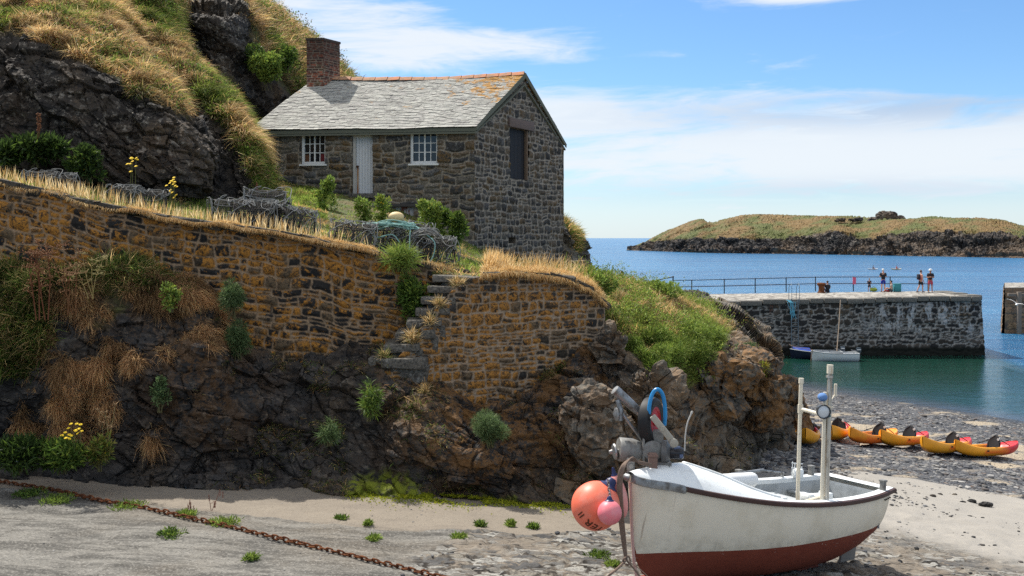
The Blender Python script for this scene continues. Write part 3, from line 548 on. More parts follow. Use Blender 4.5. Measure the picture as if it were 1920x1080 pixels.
def gm():
    m = MT('ground', rough=.9, spec=.15); p = m.pos(); big = m.noise(p, .35, 5, .6); med = m.noise(p, 2.2, 7, .68, .3); fine = m.noise(p, 26, 6, .75); grit = m.voro(p, 46, 'F1', 'Color')
    g1 = m.sep(grit)[0]
    str_ = m.noise(m.mapp(p, scale=(.55, 2.2, 1), rot=(0, 0, -.12)), 1.5, 7, .68, .5)
    slip = m.mix(m.step(str_, .40, .60), (.08, .076, .068), (.185, .175, .155)); slip = m.mix(m.ma('MULTIPLY', m.step(big, .45, .62), .55), slip, (.15, .128, .10))
    stn = m.step(m.noise(m.mapp(p, scale=(.3, 1.3, 1), rot=(0, 0, -.1)), 1.1, 8, .72, .8), .52, .64); slip = m.mix(m.ma('MULTIPLY', stn, .6), slip, (.055, .052, .047)); slip = m.mix(m.ma('MULTIPLY', m.step(fine, .5, .66), .75), slip, (.045, .042, .038)); crk = m.step(m.voro(m.mix(.3, p, m.noise(p, 1.5, 4, .6, 0, 1)), .42, 'DISTANCE_TO_EDGE'), .012, .0); slip = m.mix(m.ma('MULTIPLY', crk, .3), slip, (.03, .027, .022)); slip = m.mix(m.ma('MULTIPLY', m.step(g1, .78, .9), .35), slip, (.33, .31, .275))
    pth = m.mix(med, (.175, .15, .12), (.255, .22, .175)); pth = m.mix(m.ma('MULTIPLY', m.step(fine, .48, .66), .65), pth, (.14, .115, .09)); pth = m.mix(m.ma('MULTIPLY', m.step(m.noise(m.mapp(p, scale=(.5, 1.6, 1)), 1.3, 8, .72, .6), .50, .64), .5), pth, (.17, .145, .118))
    pth = m.mix(m.ma('MULTIPLY', m.step(big, .5, .7), .4), pth, (.24, .2, .16))
    slate = m.ramp(m.attr('sid'), [(0, (.15, .145, .135)), (.3, (.27, .26, .24)), (.6, (.11, .107, .105)), (.8, (.33, .32, .29)), (1, (.2, .185, .16))])
    slate = m.mix(m.ma('MULTIPLY', m.step(fine, .45, .7), .5), slate, (.07, .068, .066))
    silt = m.mix(med, (.11, .095, .078), (.24, .20, .155))
    pv = m.mapp(m.mix(.06, p, m.noise(p, 3.0, 3, .6, 0, 1)), scale=(3.4, 8.5, .01), rot=(0, 0, .28)); ve = m.voro(pv, 1.0, 'DISTANCE_TO_EDGE'); vc = m.sep(m.voro(pv, 1.0, 'F1', 'Color'))[0]
    slate = m.ramp(vc, [(0, (.13, .125, .115)), (.25, (.25, .24, .215)), (.45, (.085, .083, .08)), (.6, (.31, .30, .27)), (.78, (.17, .158, .138)), (.9, (.22, .20, .165))], 'CONSTANT'); slate = m.mix(m.ma('MULTIPLY', m.step(fine, .42, .66), .6), slate, (.06, .057, .054))
    gapn = m.step(m.ma('ADD', ve, m.ma('MULTIPLY', m.ma('SUBTRACT', med, .5), .12)), .10, .03); cobc = m.mix(gapn, slate, m.mix(m.step(med, .4, .6), (.035, .031, .027), silt)); cobc = m.mix(m.ma('MULTIPLY', m.step(m.noise(p, .9, 5, .65), .5, .62), .85), cobc, silt)
    snd = m.mix(med, (.245, .226, .198), (.325, .303, .27)); snd = m.mix(m.ma('MULTIPLY', m.step(m.noise(p, 60, 3, .7), .56, .68), .5), snd, (.16, .145, .125))
    snd = m.mix(m.ma('MULTIPLY', m.step(m.noise(p, 1.1, 6, .7), .6, .68), m.step(m.voro(p, 9, 'F1'), .35, .1)), snd, (.05, .045, .04))
    sc = m.voro(p, 8.5, 'F1', 'Color'); sr = m.sep(sc)[0]
    shc = m.ramp(sr, [(0, (.045, .048, .054)), (.4, (.10, .103, .112)), (.7, (.15, .15, .152)), (.9, (.24, .235, .225)), (1, (.17, .115, .085))])
    shc = m.mix(m.step(m.voro(p, 8.5, 'DISTANCE_TO_EDGE'), .10, .0), shc, (.025, .025, .028))
    shc = m.mix(m.ma('MULTIPLY', m.attr('sandpatch'), m.step(fine, .30, .5)), shc, (.36, .30, .22))
    shc = m.mix(m.attr('wet'), shc, m.mix(.6, shc, (.02, .025, .03)))
    c = m.mix(m.step(m.ma('ADD', m.attr('path'), m.ma('MULTIPLY', m.ma('SUBTRACT', med, .5), .5)), .4, .6), slip, pth)
    c = m.mix(m.attr('cob'), c, cobc); c = m.mix(m.attr('sand'), c, snd)
    c = m.mix(m.step(m.ma('ADD', m.attr('shingle'), m.ma('MULTIPLY', m.ma('SUBTRACT', m.noise(p, 5, 4, .7), .5), .7)), .4, .6), c, shc)
    m.set('Base Color', c)
    h = m.ma('ADD', m.ma('MULTIPLY', fine, .5), m.ma('MULTIPLY', med, .9)); hs = m.ma('MULTIPLY', m.ma('MULTIPLY', m.step(m.voro(p, 8.5, 'DISTANCE_TO_EDGE'), 0, .25), m.ma('ADD', .5, sr)), m.ma('MULTIPLY', m.attr('shingle'), 2.2))
    m.set('Normal', m.bump(m.ma('ADD', m.ma('ADD', m.ma('ADD', h, m.ma('MULTIPLY', m.ma('MULTIPLY', m.step(ve, .0, .16), m.ma('ADD', .5, vc)), m.ma('MULTIPLY', m.attr('cob'), 1.2))), m.ma('MULTIPLY', m.voro(p, 46, 'F1'), .3)), hs), .6, .025)); m.set('Roughness', m.ma('SUBTRACT', .92, m.ma('MULTIPLY', m.attr('wet'), .5))); return m
gap = (1 - smooth(.005, .03, e) * keep)
land = mesh_np('ground', np.stack([x, y, z], 1), grid_faces(len(ys), len(xs)), gm(), {'path': path, 'cob': cob, 'sand': sand, 'shingle': sh, 'wet': wet, 'sandpatch': sandpatch, 'sid': sid, 'gap': gap}, smooth_=True)
tag(land, kind='structure')
rg = np.random.default_rng(9)                                                # loose stones: shingle, and scattered bits on the sand and cobbles
bmq = bmesh.new(); bmesh.ops.create_icosphere(bmq, subdivisions=1, radius=1.0); SV = np.array([v.co[:] for v in bmq.verts]); SF = np.array([[v.index for v in f.verts] for f in bmq.faces]); bmq.free()
def scatter_stones(name, n, mask, smin, smax, cols, dmin, dmax):
    i = rg.choice(len(x), n * 3, p=(lambda w_: w_ / w_.sum())(mask * (y > dmin) * (y < dmax) * np.maximum(1e-9, (x > -12) & (x < .56 * y + 1)) / np.maximum(y, 5) ** 0.5 * np.where(y > 20, 14.0, 1.0)))[:n]
    sc = rg.uniform(0, 1, n) ** 2.2 * (smax - smin) + smin; c = np.stack([x[i] + rg.uniform(-.06, .06, n), y[i] + rg.uniform(-.06, .06, n), z[i]], 1); c[:, 2] += sc * .12
    a = rg.uniform(0, 6.28, n); V = SV[None] * (1 + rg.uniform(-.22, .22, (n, len(SV), 1))) * np.stack([sc * rg.uniform(.9, 1.6, n), sc, sc * rg.uniform(.3, .65, n)], 1)[:, None]
    V = np.stack([V[..., 0] * np.cos(a)[:, None] - V[..., 1] * np.sin(a)[:, None], V[..., 0] * np.sin(a)[:, None] + V[..., 1] * np.cos(a)[:, None], V[..., 2]], 2) + c[:, None]
    C = np.array(cols)[rg.integers(0, len(cols), n)] * rg.uniform(.7, 1.25, (n, 1)); F_ = (SF[None] + (np.arange(n) * len(SV))[:, None, None]).reshape(-1, 3)
    m = MT('loose stones', rough=.85, spec=.2); m.set('Base Color', m.attr('Col', 'Color')); tag(mesh_np(name, V.reshape(-1, 3), F_, m, cols=np.repeat(C, len(SV), 0), smooth_=False), kind='stuff')
SLT = [(.06, .062, .068), (.10, .10, .105), (.14, .138, .135), (.19, .185, .175), (.26, .25, .235), (.085, .075, .07)]
scatter_stones('shingle', 24000, sh * (1 - sandpatch * .8) * (1 - wet), .025, .10, SLT, 20, 54)
scatter_stones('pebbles', 2600, np.clip(sand * (1 - sh) * .5 + cob * .8, 0, 1) * smooth(-.3, .5, n_lo + n_hi * .6), .008, .045, SLT + [(.03, .03, .03)] * 3, 9.5, 30)
scatter_stones('pebbles', 350, (1 - cob) * (1 - sand) * smooth(0, .6, n_hi), .005, .018, SLT, 9.5, 18)
def gz(px_x, py_y): return float(ground_z(px_x, py_y))

# ------------------------------------------------------------------ sea
def sea_mat():
    m = MT('sea water', rough=.12, spec=.30); p = m.pos(); px_, py_, _ = m.sep(p)
    uu = m.ma('ADD', m.ma('MULTIPLY', px_, .83), m.ma('MULTIPLY', py_, .55))
    # harbour water over sand and weed is green, the open sea blue
    k = m.step(py_, 70.2, 73.0)
    big = m.ma('ADD', m.ma('MULTIPLY', m.noise(m.mapp(p, scale=(.012, .05, 1)), 1.0, 6, .65), .5), m.ma('MULTIPLY', m.noise(m.mapp(p, scale=(.10, .5, 1)), 1.0, 6, .7), .5)); big = m.step(big, .38, .62)
    blue = m.mix(big, (.008, .075, .185), (.026, .155, .30)); green = m.mix(m.noise(m.mapp(p, scale=(.25, .5, 1)), 1, 4), (.005, .026, .020), (.008, .046, .030))
    k2 = m.step(m.ma('SUBTRACT', px_, m.ma('MULTIPLY', py_, .14)), 22.6, 25.0); k = m.ma('MAXIMUM', k, k2)
    k = m.ma('MINIMUM', k, 1.0); c = m.mix(k, green, blue); shal = m.step(uu, 46.8, 44.0); c = m.mix(shal, c, (.045, .052, .052)); m.set('Base Color', c)
    dist = m.step(py_, 60, 220)
    near = m.noise(m.mapp(p, scale=(1.1, 2.4, 1), rot=(0, 0, .5)), 1.5, 5, .6, .4); mid = m.noise(m.mapp(p, scale=(.22, .85, 1)), 1.0, 8, .7, .4); far = m.noise(m.mapp(p, scale=(.03, .11, 1)), 1.0, 6, .62, .3)
    m_mid = m.noise(m.mapp(p, scale=(.55, 2.4, 1), rot=(0, 0, .06)), 1.0, 6, .7, .5); h = m.ma('ADD', m.ma('ADD', m.ma('MULTIPLY', m_mid, m.ma('MULTIPLY', k, .20)), m.ma('MULTIPLY', near, m.ma('ADD', .026, m.ma('MULTIPLY', k, .07)))), m.ma('ADD', m.ma('MULTIPLY', mid, m.ma('ADD', .035, m.ma('MULTIPLY', k, .42))), m.ma('MULTIPLY', far, m.ma('MULTIPLY', dist, 1.3))))
    m.set('Normal', m.bump(h, .9, 1.0)); m.set('Roughness', m.ma('ADD', .09, m.ma('MULTIPLY', k, .12)))
    return m
sx = [-30000, -6000, -1000, -200, -60, 0, 60, 200, 1000, 6000, 30000]; sy = [-200, 0, 30, 60, 120, 300, 900, 3000, 9000, 32000]
SX, SY = np.meshgrid(sx, sy)
tag(mesh_np('sea', np.stack([SX.ravel(), SY.ravel(), SX.ravel() * 0], 1), grid_faces(len(sy), len(sx)), sea_mat()), kind='structure')
# ------------------------------------------------------------------ the cottage
HA, HB, HC = Vector((-1.157, 30.0, 0)), Vector((-8.0, 31.0, 0)), Vector((1.80, 35.5, 0)); HD = HB + (HC - HA)
EAVE, APEX, FOOT = 11.62, 13.62, 6.6
fdir = (HA - HB).normalized(); gdir = (HC - HA).normalized(); FL, GL = (HA - HB).length, (HC - HA).length
nf = Vector((fdir.y, -fdir.x, 0)); ng = Vector((gdir.y, -gdir.x, 0))
cot = empty('stone_cottage', (HB.x, HB.y, 9.0)); tag(cot, 'rubble stone fishing cottage with a lichened slate roof and brick chimney on the terrace', 'cottage')
def fu(px): p = on_plane(px, 300, HB, nf); return (p - HB).dot(fdir)
def fz(px, py): return on_plane(px, py, HB, nf).z
def gu(px): p = on_plane(px, 300, HA, ng); return (p - HA).dot(gdir)
def gzz(px, py): return on_plane(px, py, HA, ng).z
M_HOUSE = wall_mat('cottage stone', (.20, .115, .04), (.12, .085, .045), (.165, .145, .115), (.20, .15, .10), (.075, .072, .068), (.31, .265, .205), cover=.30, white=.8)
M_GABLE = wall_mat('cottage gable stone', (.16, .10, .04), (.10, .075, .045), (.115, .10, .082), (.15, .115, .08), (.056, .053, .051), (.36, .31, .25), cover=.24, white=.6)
M_DARK = MT('dark interior', (.006, .006, .007), .9)
def rngs(n0, n1, step, *edges):
    a = np.arange(n0, n1, step); return np.unique(np.round(np.concatenate([a[np.all([np.abs(a - e) > step * .45 for e in edges], 0)] if edges else a, np.array(edges, float), [n1]]), 5))
OPEN = {'wl': (fu(565), fu(610), fz(587, 308), fz(587, 248)), 'dr': (fu(661), fu(699), fz(680, 363), fz(680, 247)), 'wr': (fu(769), fu(820), fz(795, 307), fz(795, 246)), 'low': (fu(722), fu(776), fz(750, 416), fz(750, 388))}
def front_map(u, v):
    p = np.array(HB)[None] + np.outer(u, np.array(fdir)); p[:, 2] = FOOT + v; return p, np.tile(np.array(nf)[None], (len(u), 1))
def hole(u, v): return ~np.any([(u > a) & (u < b) & (v + FOOT > c) & (v + FOOT < d) for a, b, c, d in OPEN.values()], 0)
eu = [e for o in OPEN.values() for e in o[:2]]; ev_ = [e - FOOT for o in OPEN.values() for e in o[2:]]
wf = masonry('wall', rngs(-.02, FL + .035, .024, *eu), rngs(0, EAVE - FOOT, .024, *ev_), front_map, M_HOUSE, seed=21, ch=(.18, .36), sw=(.22, .66), warp=.055, depth=.05, mort=.014, split=.46, keep=hole)
GO = (gu(955), gu(990), gzz(972, 336), gzz(972, 242))
def gtop(u): return np.where(u < GL / 2, EAVE + (APEX - EAVE) * u / (GL / 2), APEX - (APEX - EAVE) * (u - GL / 2) / (GL / 2))
def gable_map(u, v):
    p = np.array(HA)[None] + np.outer(u, np.array(gdir)); p[:, 2] = np.minimum(FOOT + v, gtop(u)); return p, np.tile(np.array(ng)[None], (len(u), 1))
SM = (gu(953), gu(967), gzz(960, 456), gzz(960, 445))
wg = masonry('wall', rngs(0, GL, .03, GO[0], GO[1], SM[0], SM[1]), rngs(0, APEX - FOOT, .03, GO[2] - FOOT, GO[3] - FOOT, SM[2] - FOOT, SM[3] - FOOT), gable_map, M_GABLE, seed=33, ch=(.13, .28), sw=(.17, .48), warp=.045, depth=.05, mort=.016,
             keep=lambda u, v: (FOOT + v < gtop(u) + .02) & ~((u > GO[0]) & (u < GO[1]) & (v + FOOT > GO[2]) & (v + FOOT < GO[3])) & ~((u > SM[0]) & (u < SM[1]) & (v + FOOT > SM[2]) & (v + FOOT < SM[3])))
def left_map(u, v):
    p = np.array(HB)[None] + np.outer(u, np.array(gdir)); p[:, 2] = np.minimum(FOOT + v, gtop(u)); return p, np.tile(-np.array(ng)[None], (len(u), 1))
def back_map(u, v):
    p = np.array(HD)[None] + np.outer(u, np.array(fdir)); p[:, 2] = FOOT + v; return p, np.tile(-np.array(nf)[None], (len(u), 1))
w3 = masonry('wall', np.arange(0, GL + .05, .06), np.arange(0, APEX - FOOT, .06), left_map, M_GABLE, seed=35, keep=lambda u, v: FOOT + v < gtop(u) + .03)
w4 = masonry('wall', np.arange(0, FL + .05, .06), np.arange(0, EAVE - FOOT, .06), back_map, M_GABLE, seed=36)
M_REV = MT('reveal stone', (.15, .12, .09), .9); REV = {}
for key, (a, c, z0, z1), org_, dr_, nn in [(k_, OPEN[k_], HB, fdir, nf) for k_ in OPEN] + [('shutter', GO, HA, gdir, ng), ('vent', SM, HA, gdir, ng)]:
    A0 = org_ + dr_ * a; B0 = org_ + dr_ * c; ins = -nn * .28; b = BM()
    q = [[(*(X_ + i_).xy, z_) for z_ in (z0, z1)] for X_ in (A0, B0) for i_ in (Vector(), ins)]
    b.grid([q[0], q[1]]); b.grid([q[2], q[3]]); b.grid([[q[0][0], q[1][0]], [q[2][0], q[3][0]]]); b.grid([[q[0][1], q[1][1]], [q[2][1], q[3][1]]]); b.grid([[q[1][0], q[1][1]], [q[3][0], q[3][1]]])
    adopt(b.done('reveal', M_REV, smooth_=False), cot)
for o in (wf, wg, w3, w4): adopt(o, cot)

# roof: courses of slates, each its own lifted plate
def roof_slope(e0, e1, r0, r1, seed, rows=36, sag=.10):
    rg = np.random.default_rng(seed); e0, e1, r0, r1 = map(np.array, (e0, e1, r0, r1)); V, F_, S = [], [], []
    n = np.cross(e1 - e0, r0 - e0); n = n / np.linalg.norm(n); n = n if n[2] > 0 else -n; Ln = np.linalg.norm(e1 - e0)
    def pt(s, t): p = (e0 * (1 - s) + e1 * s) * (1 - t) + (r0 * (1 - s) + r1 * s) * t; p = p.copy(); p[2] -= sag * math.sin(math.pi * min(max(s, 0), 1)) * (.06 + .94 * t) - .014 * math.sin(7 * s + 3 * t) - .010 * math.sin(17 * s - 9 * t); return p
    for k in range(rows):
        t0 = k / rows - (.012 if k == 0 else 0); t1 = min(1.0, (k + 1.5) / rows); s = -rg.uniform(0, .03); wv = .23 - .09 * k / rows
        while s < 1.0:
            ds = rg.uniform(.6, 1.35) * wv / Ln; sa, sb = max(s, -.004), min(s + ds * .985, 1.004); s += ds
            if sb - sa < .004: continue
            j = rg.normal(0, .0009); li = .022 + rg.uniform(0, .012); c = [pt(sa, t0 + j), pt(sb, t0 + j + rg.normal(0, .0006)), pt(sb, t1), pt(sa, t1)]; th = .012
            top = [c[0] + n * (li + rg.normal(0, .002)), c[1] + n * (li + rg.normal(0, .003)), c[2] + n * .006, c[3] + n * .006]; bot = [top[0] - n * th, top[1] - n * th]
            i = len(V); V += top + bot; F_ += [[i, i + 1, i + 2, i + 3], [i + 4, i + 5, i + 1, i], [i, i + 3, i + 3, i + 4], [i + 1, i + 5, i + 2, i + 2]]; S += [rg.random()] * 6
    F4 = np.array(F_)[[k for k in range(len(F_)) if k % 4 < 2]]
    return np.array(V), F4, np.array(S), n
ov = .16; E0 = HB - fdir * .12 + nf * ov; E1 = HA + fdir * .10 + nf * ov; E0.z = E1.z = EAVE + .02
dzr = (APEX - EAVE) / ((HC - HA).length / 2)
RM0 = (HB + HD) / 2 - fdir * .12; RM1 = (HA + HC) / 2 + fdir * .10; RM0.z = RM1.z = APEX + .09
E2 = HD - fdir * .12 - nf * ov; E3 = HC + fdir * .10 - nf * ov; E2.z = E3.z = EAVE + .02
mr = MT('lichened roof slates', rough=.8, spec=.3); p = mr.pos(); sid_ = mr.attr('sid'); fine = mr.noise(p, 17, 6, .75); med = mr.noise(p, 3.2, 7, .72)
bs = mr.ramp(sid_, [(0, (.22, .215, .195)), (.3, (.36, .35, .31)), (.6, (.29, .27, .25)), (.85, (.43, .42, .37)), (1, (.16, .15, .145))])
bs = mr.mix(mr.ma('MULTIPLY', mr.step(fine, .42, .62), .75), bs, (.43, .43, .385)); bs = mr.mix(mr.ma('MULTIPLY', mr.step(med, .54, .64), .6), bs, (.15, .14, .135))
pxx, pyy, pzz = mr.sep(p)
og = mr.ma('MULTIPLY', mr.ma('MULTIPLY', mr.step(pxx, -3.0, -.4), mr.step(pzz, 12.2, 13.0)), .205)
og = mr.step(mr.ma('ADD', mr.ma('ADD', mr.noise(p, 1.7, 7, .7), mr.ma('MULTIPLY', fine, .12)), og), .70, .76)
bs = mr.mix(mr.ma('MULTIPLY', og, mr.step(mr.noise(p, 30, 3, .6), .3, .5)), bs, (.42, .20, .02)); mr.set('Base Color', bs); mr.set('Normal', mr.bump(fine, .5, .02))
V1, F1, S1, n1_ = roof_slope(E0, E1, RM0, RM1, 3); V2, F2, S2, n2_ = roof_slope(E2, E3, RM0, RM1, 4)
roof = mesh_np('roof', np.concatenate([V1, V2]), np.concatenate([F1, F2 + len(V1)]), mr, {'sid': np.concatenate([S1, S2])}, smooth_=False); adopt(roof, cot)
b = BM()                                                                     # boarding under the slates, with the verge and eaves edges
under = lambda q, k=.05: Vector(q) - Vector((0, 0, k))
b.prism([under(E0, .16), under(E1, .16), under(RM1, .36), under(RM0, .36)], (0, 0, -.05)); b.prism([under(E2, .16), under(E3, .16), under(RM1, .36), under(RM0, .36)], (0, 0, -.05))
for e_, s_ in ((E1, 1), (E3, -1)): b.prism([under(e_, -.015), under(RM1, -.02), under(RM1, .15), under(e_, .11)], fdir * .035)
for e_, s_ in ((E0, 1), (E2, -1)): b.prism([under(e_, -.015), under(RM0, -.02), under(RM0, .15), under(e_, .11)], -fdir * .035)
b.prism([under(E0, .03), under(E1, .03), under(E1, .14), under(E0, .14)], nf * -.03)
adopt(b.done('bargeboard', MT('weathered eaves board', (.12, .125, .095), .9), smooth_=False), cot)
b = BM(); n_t = 17                                                            # clay ridge tiles
mt_ = MT('terracotta ridge tiles', rough=.85); p = mt_.pos(); mt_.set('Base Color', mt_.mix(mt_.step(mt_.noise(p, 6, 6, .7), .42, .62), mt_.mix(mt_.step(mt_.noise(p, .9, 3), .4, .6), (.50, .20, .10), (.43, .23, .13)), (.30, .19, .12)))
for k in range(n_t):
    s0, s1 = k / n_t, (k + .97) / n_t; rr = random.Random(k)
    def rp(s): q = RM0.lerp(RM1, s); q.z -= .10 * math.sin(math.pi * s) + .014 * math.sin(7 * s + 3) + .010 * math.sin(17 * s - 9); return q
    c0, c1 = rp(s0), rp(s1); c1.z += rr.uniform(0, .015); dn = nf
    prof = [(-.19, -.075), (-.11, .0), (-.05, .05), (0, .062), (.05, .05), (.11, .0), (.19, -.075)]
    ra = [c0 + dn * a_ + Vector((0, 0, h_)) for a_, h_ in prof]; rb_ = [c1 + dn * a_ * 1.04 + Vector((0, 0, h_ + .008)) for a_, h_ in prof]
    R = b.grid([ra, rb_]); b.grid([rb_, [q - Vector((0, 0, .02)) for q in rb_]])
rt = b.done('ridge_tiles', mt_, smooth_=False); adopt(rt, roof)
# brick chimney on the left gable
CH0 = Vector(P(575, 160, 33.2)); cw, cd_ = .92, .80; chx, chy = Vector((1, -.06, 0)).normalized(), Vector((.53, .85, 0)).normalized()
chb, cht = 11.9, 8.3 + (446 - 74) / FPX * 33.2
mb = wall_mat('sooty brick', (.16, .12, .06), (.09, .07, .04), (.30, .085, .045), (.22, .07, .042), (.09, .045, .036), (.34, .27, .2), cover=.05, white=.06)
p = mb.pos(); soot = mb.step(mb.ma('ADD', mb.sep(p)[2], mb.ma('MULTIPLY', mb.noise(p, 3, 5), 1.2)), cht - .75, cht + .35)
oldc = mb.b.inputs['Base Color'].links[0].from_socket; mb.set('Base Color', mb.mix(mb.ma('MULTIPLY', soot, .6), oldc, (.018, .014, .013)))
def side(o, d_, L, nn, seed):
    def mp(u, v): q = np.array(o)[None] + np.outer(u, np.array(d_)); q[:, 2] = chb + v; return q, np.tile(np.array(nn)[None], (len(u), 1))
    return masonry('chimney_stack', np.linspace(0, L, 60), np.linspace(0, cht - chb, 110), mp, mb, seed=seed, ch=(.072, .078), sw=(.20, .235), warp=.008, depth=.012, mort=.009, split=0, jitter=.012)
c00 = Vector((CH0.x, CH0.y, 0)); c10 = c00 + chx * cw * .62; c01 = c00 + chy * cd_; c11 = c10 + chy * cd_
chim = empty('chimney', (c00.x, c00.y, chb)); adopt(chim, cot)
nx = Vector((chx.y, -chx.x, 0)); ny = Vector((chy.y, -chy.x, 0))
sides = [side(c00, chx, (c10 - c00).length, nx, 51), side(c10, chy, cd_, ny, 52), side(c01, chx, (c10 - c00).length, -nx, 53), side(c00, chy, cd_, -ny, 54)]
bpy.context.view_layer.update()
def join(objs, name):
    vs, fs, at, off = [], [], {}, 0
    for o in objs:
        me = o.data; n = len(me.vertices); co = np.empty(n * 3, np.float32); me.vertices.foreach_get('co', co); vs.append(co.reshape(-1, 3))
        k = np.empty(len(me.loops), np.int32); me.loops.foreach_get('vertex_index', k); fs.append(k.reshape(-1, 4) + off); off += n
        for a in ('sid', 'mort', 'edge'): q = np.empty(n, np.float32); me.attributes[a].data.foreach_get('value', q); at.setdefault(a, []).append(q)
    mat = objs[0].data.materials[0]
    for o in objs: bpy.data.objects.remove(o)
    return mesh_np(name, np.concatenate(vs), np.concatenate(fs), mat, {a: np.concatenate(q) for a, q in at.items()})
st_ = adopt(join(sides, 'stack'), chim)
b = BM(); cap = [c + (c - (c00 + c11) / 2).normalized() * .035 for c in (c00, c10, c11, c01)]
b.prism([Vector((c.x, c.y, cht - .03)) for c in cap], (0, 0, .075)); cc = (c00 + c11) / 2
b.lathe((cc.x, cc.y, cht + .04), (0, 0, 1), [(.16, 0), (.16, .03), (.12, .032), (.12, -.02)], 16)
cp = b.done('chimney_cap', MT('sooty cap', (.05, .038, .032), .9), smooth_=False); adopt(cp, chim)
# door, windows, shutter
M_FRAME = MT('chalky white paint', rough=.7); p = M_FRAME.pos(); M_FRAME.set('Base Color', M_FRAME.mix(M_FRAME.step(M_FRAME.noise(p, 9, 6, .7), .55, .72), (.66, .66, .63), (.45, .43, .38)))
def fpt(u, z_, out): q = HB + fdir * u + nf * out; return Vector((q.x, q.y, z_))
Rf = Matrix(((fdir.x, -nf.x, 0), (fdir.y, -nf.y, 0), (0, 0, 1)))                 # local x along the wall, local y into it
def fbox(b, u0, u1, z0, z1, o0, o1, bev=.0): b.box(fpt((u0 + u1) / 2, (z0 + z1) / 2, (o0 + o1) / 2), (abs(u1 - u0), abs(o1 - o0), abs(z1 - z0)), Rf, bev)
def sub(o, parent): return adopt(o, parent)
M_PANE = MT('old window glass', (.012, .014, .018), .12, .5)
for key, tint in (('wl', 1), ('wr', 0)):
    a, c, z0, z1 = OPEN[key]; f = .075; win = BM()
    fbox(win, a, a + f, z0, z1, -.16, -.05, .006); fbox(win, c - f * .6, c, z0, z1, -.16, -.05, .006); fbox(win, a + f, c - f * .6, z1 - f, z1, -.155, -.055, .006); fbox(win, a + f, c - f * .6, z0, z0 + f * 1.1, -.155, -.05, .006)
    fr = sub(win.done('window', M_FRAME, smooth_=False), cot)
    mun = BM(); ia, ic, iz0, iz1 = a + f, c - f * .6, z0 + f * 1.1, z1 - f
    for k in (1, 2, 3): u = ia + (ic - ia) * k / 4; fbox(mun, u - (.022 if k == 2 else .011), u + (.022 if k == 2 else .011), iz0, iz1, -.135, -.085 if k == 2 else -.1)
    for k in (1, 2): zz = iz0 + (iz1 - iz0) * k / 3; fbox(mun, ia, ic, zz - .011, zz + .011, -.132, -.102)
    sub(mun.done('glazing_bars', M_FRAME, smooth_=False), fr)
    g_ = BM(); g_.grid([[fpt(ia, iz0, -.125), fpt(ic, iz0, -.125)], [fpt(ia, iz1, -.125), fpt(ic, iz1, -.125)]]); sub(g_.done('pane', M_PANE, smooth_=False), fr)
    s_ = BM(); fbox(s_, a - .05, c + .05, z0 - .055, z0 - .002, -.10, .075, .008); sub(s_.done('window_sill', M_FRAME, smooth_=False), fr)
    if tint:
        cu = BM(); fbox(cu, ia + (ic - ia) * .78, ic - .01, iz0 + .01, iz0 + .24, -.122, -.11); sub(cu.done('red_cloth', MT('faded red cloth', (.13, .02, .022), .9), smooth_=False), fr)
        cu = BM(); fbox(cu, ia + .01, ia + (ic - ia) * .22, iz0 + .01, iz0 + .22, -.122, -.11); sub(cu.done('brown_box', MT('brown card', (.10, .045, .02), .9), smooth_=False), fr)
a, c, z0, z1 = OPEN['dr']; b = BM(); fbox(b, a, a + .085, z0, z1, -.17, -.03, .006); fbox(b, a + .085, c, z1 - .07, z1, -.165, -.035, .006)
df = sub(b.done('door_frame', MT('grey door frame', (.42, .40, .36), .75), smooth_=False), cot)
md = MT('faded pale door paint', rough=.65); p = md.pos(); ru = md.sep(p)
md.set('Base Color', md.mix(md.step(md.noise(p, 14, 5, .7), .56, .72), (.56, .57, .58), (.42, .40, .38)))
b = BM(); nb = 6; w0 = (c - a - .085) / nb
for k in range(nb): fbox(b, a + .085 + k * w0 + .003, a + .085 + (k + 1) * w0 - .003, z0 + .01, z1 - .072, -.14, -.105, .006)
dr = sub(b.done('door', md, smooth_=False), cot)
b = BM(); fbox(b, a + .11, a + .165, z0 + .012, z0 + .80, -.104, -.1015); rs = MT('rust streak', rough=.9); p = rs.pos(); rs.set('Base Color', rs.mix(rs.step(rs.noise(rs.mapp(p, scale=(20, 20, 2)), 1, 4), .38, .62), (.24, .095, .03), (.40, .26, .15))); sub(b.done('rust_streak', rs, smooth_=False), dr)
b = BM(); fbox(b, a + .10, a + .17, z0 + .80, z0 + .87, -.104, -.07, .01); b.tube([fpt(a + .13, z0 + .835, -.08), fpt(a + .13, z0 + .835, -.04)], .014, 8); sub(b.done('handle', MT('rusted latch', (.06, .02, .012), .8)), dr)
a, c, z0, z1 = OPEN['low']; b = BM(); fbox(b, a, c, z0, z1, -.12, -.06)
ml = MT('peeling red and white boards', rough=.85); p = ml.pos(); ml.set('Base Color', ml.mix(ml.step(ml.noise(ml.mapp(p, scale=(6, 6, 1.5)), 1.2, 6, .7), .44, .52), (.16, .055, .04), (.42, .41, .40))); sub(b.done('cellar_hatch', ml, smooth_=False), cot)
b = BM(); fbox(b, a - .35, c + .55, z1 + .0, z1 + .09, -.05, .10, .012); sub(b.done('hatch_lintel', MT('grey slate lintel', (.06, .055, .05), .9), smooth_=False), cot)
b = BM(); fbox(b, OPEN['dr'][0] - .1, OPEN['dr'][1] + .08, OPEN['dr'][2] - .14, OPEN['dr'][2] - .003, -.25, .16, .015); sub(b.done('doorstep', M_STEP), cot)
Rg = Matrix(((gdir.x, -ng.x, 0), (gdir.y, -ng.y, 0), (0, 0, 1)))
def gpt(u, z_, o): q = HA + gdir * u + ng * o; return Vector((q.x, q.y, z_))
b = BM(); nb = 5; w0 = (GO[1] - GO[0]) / nb
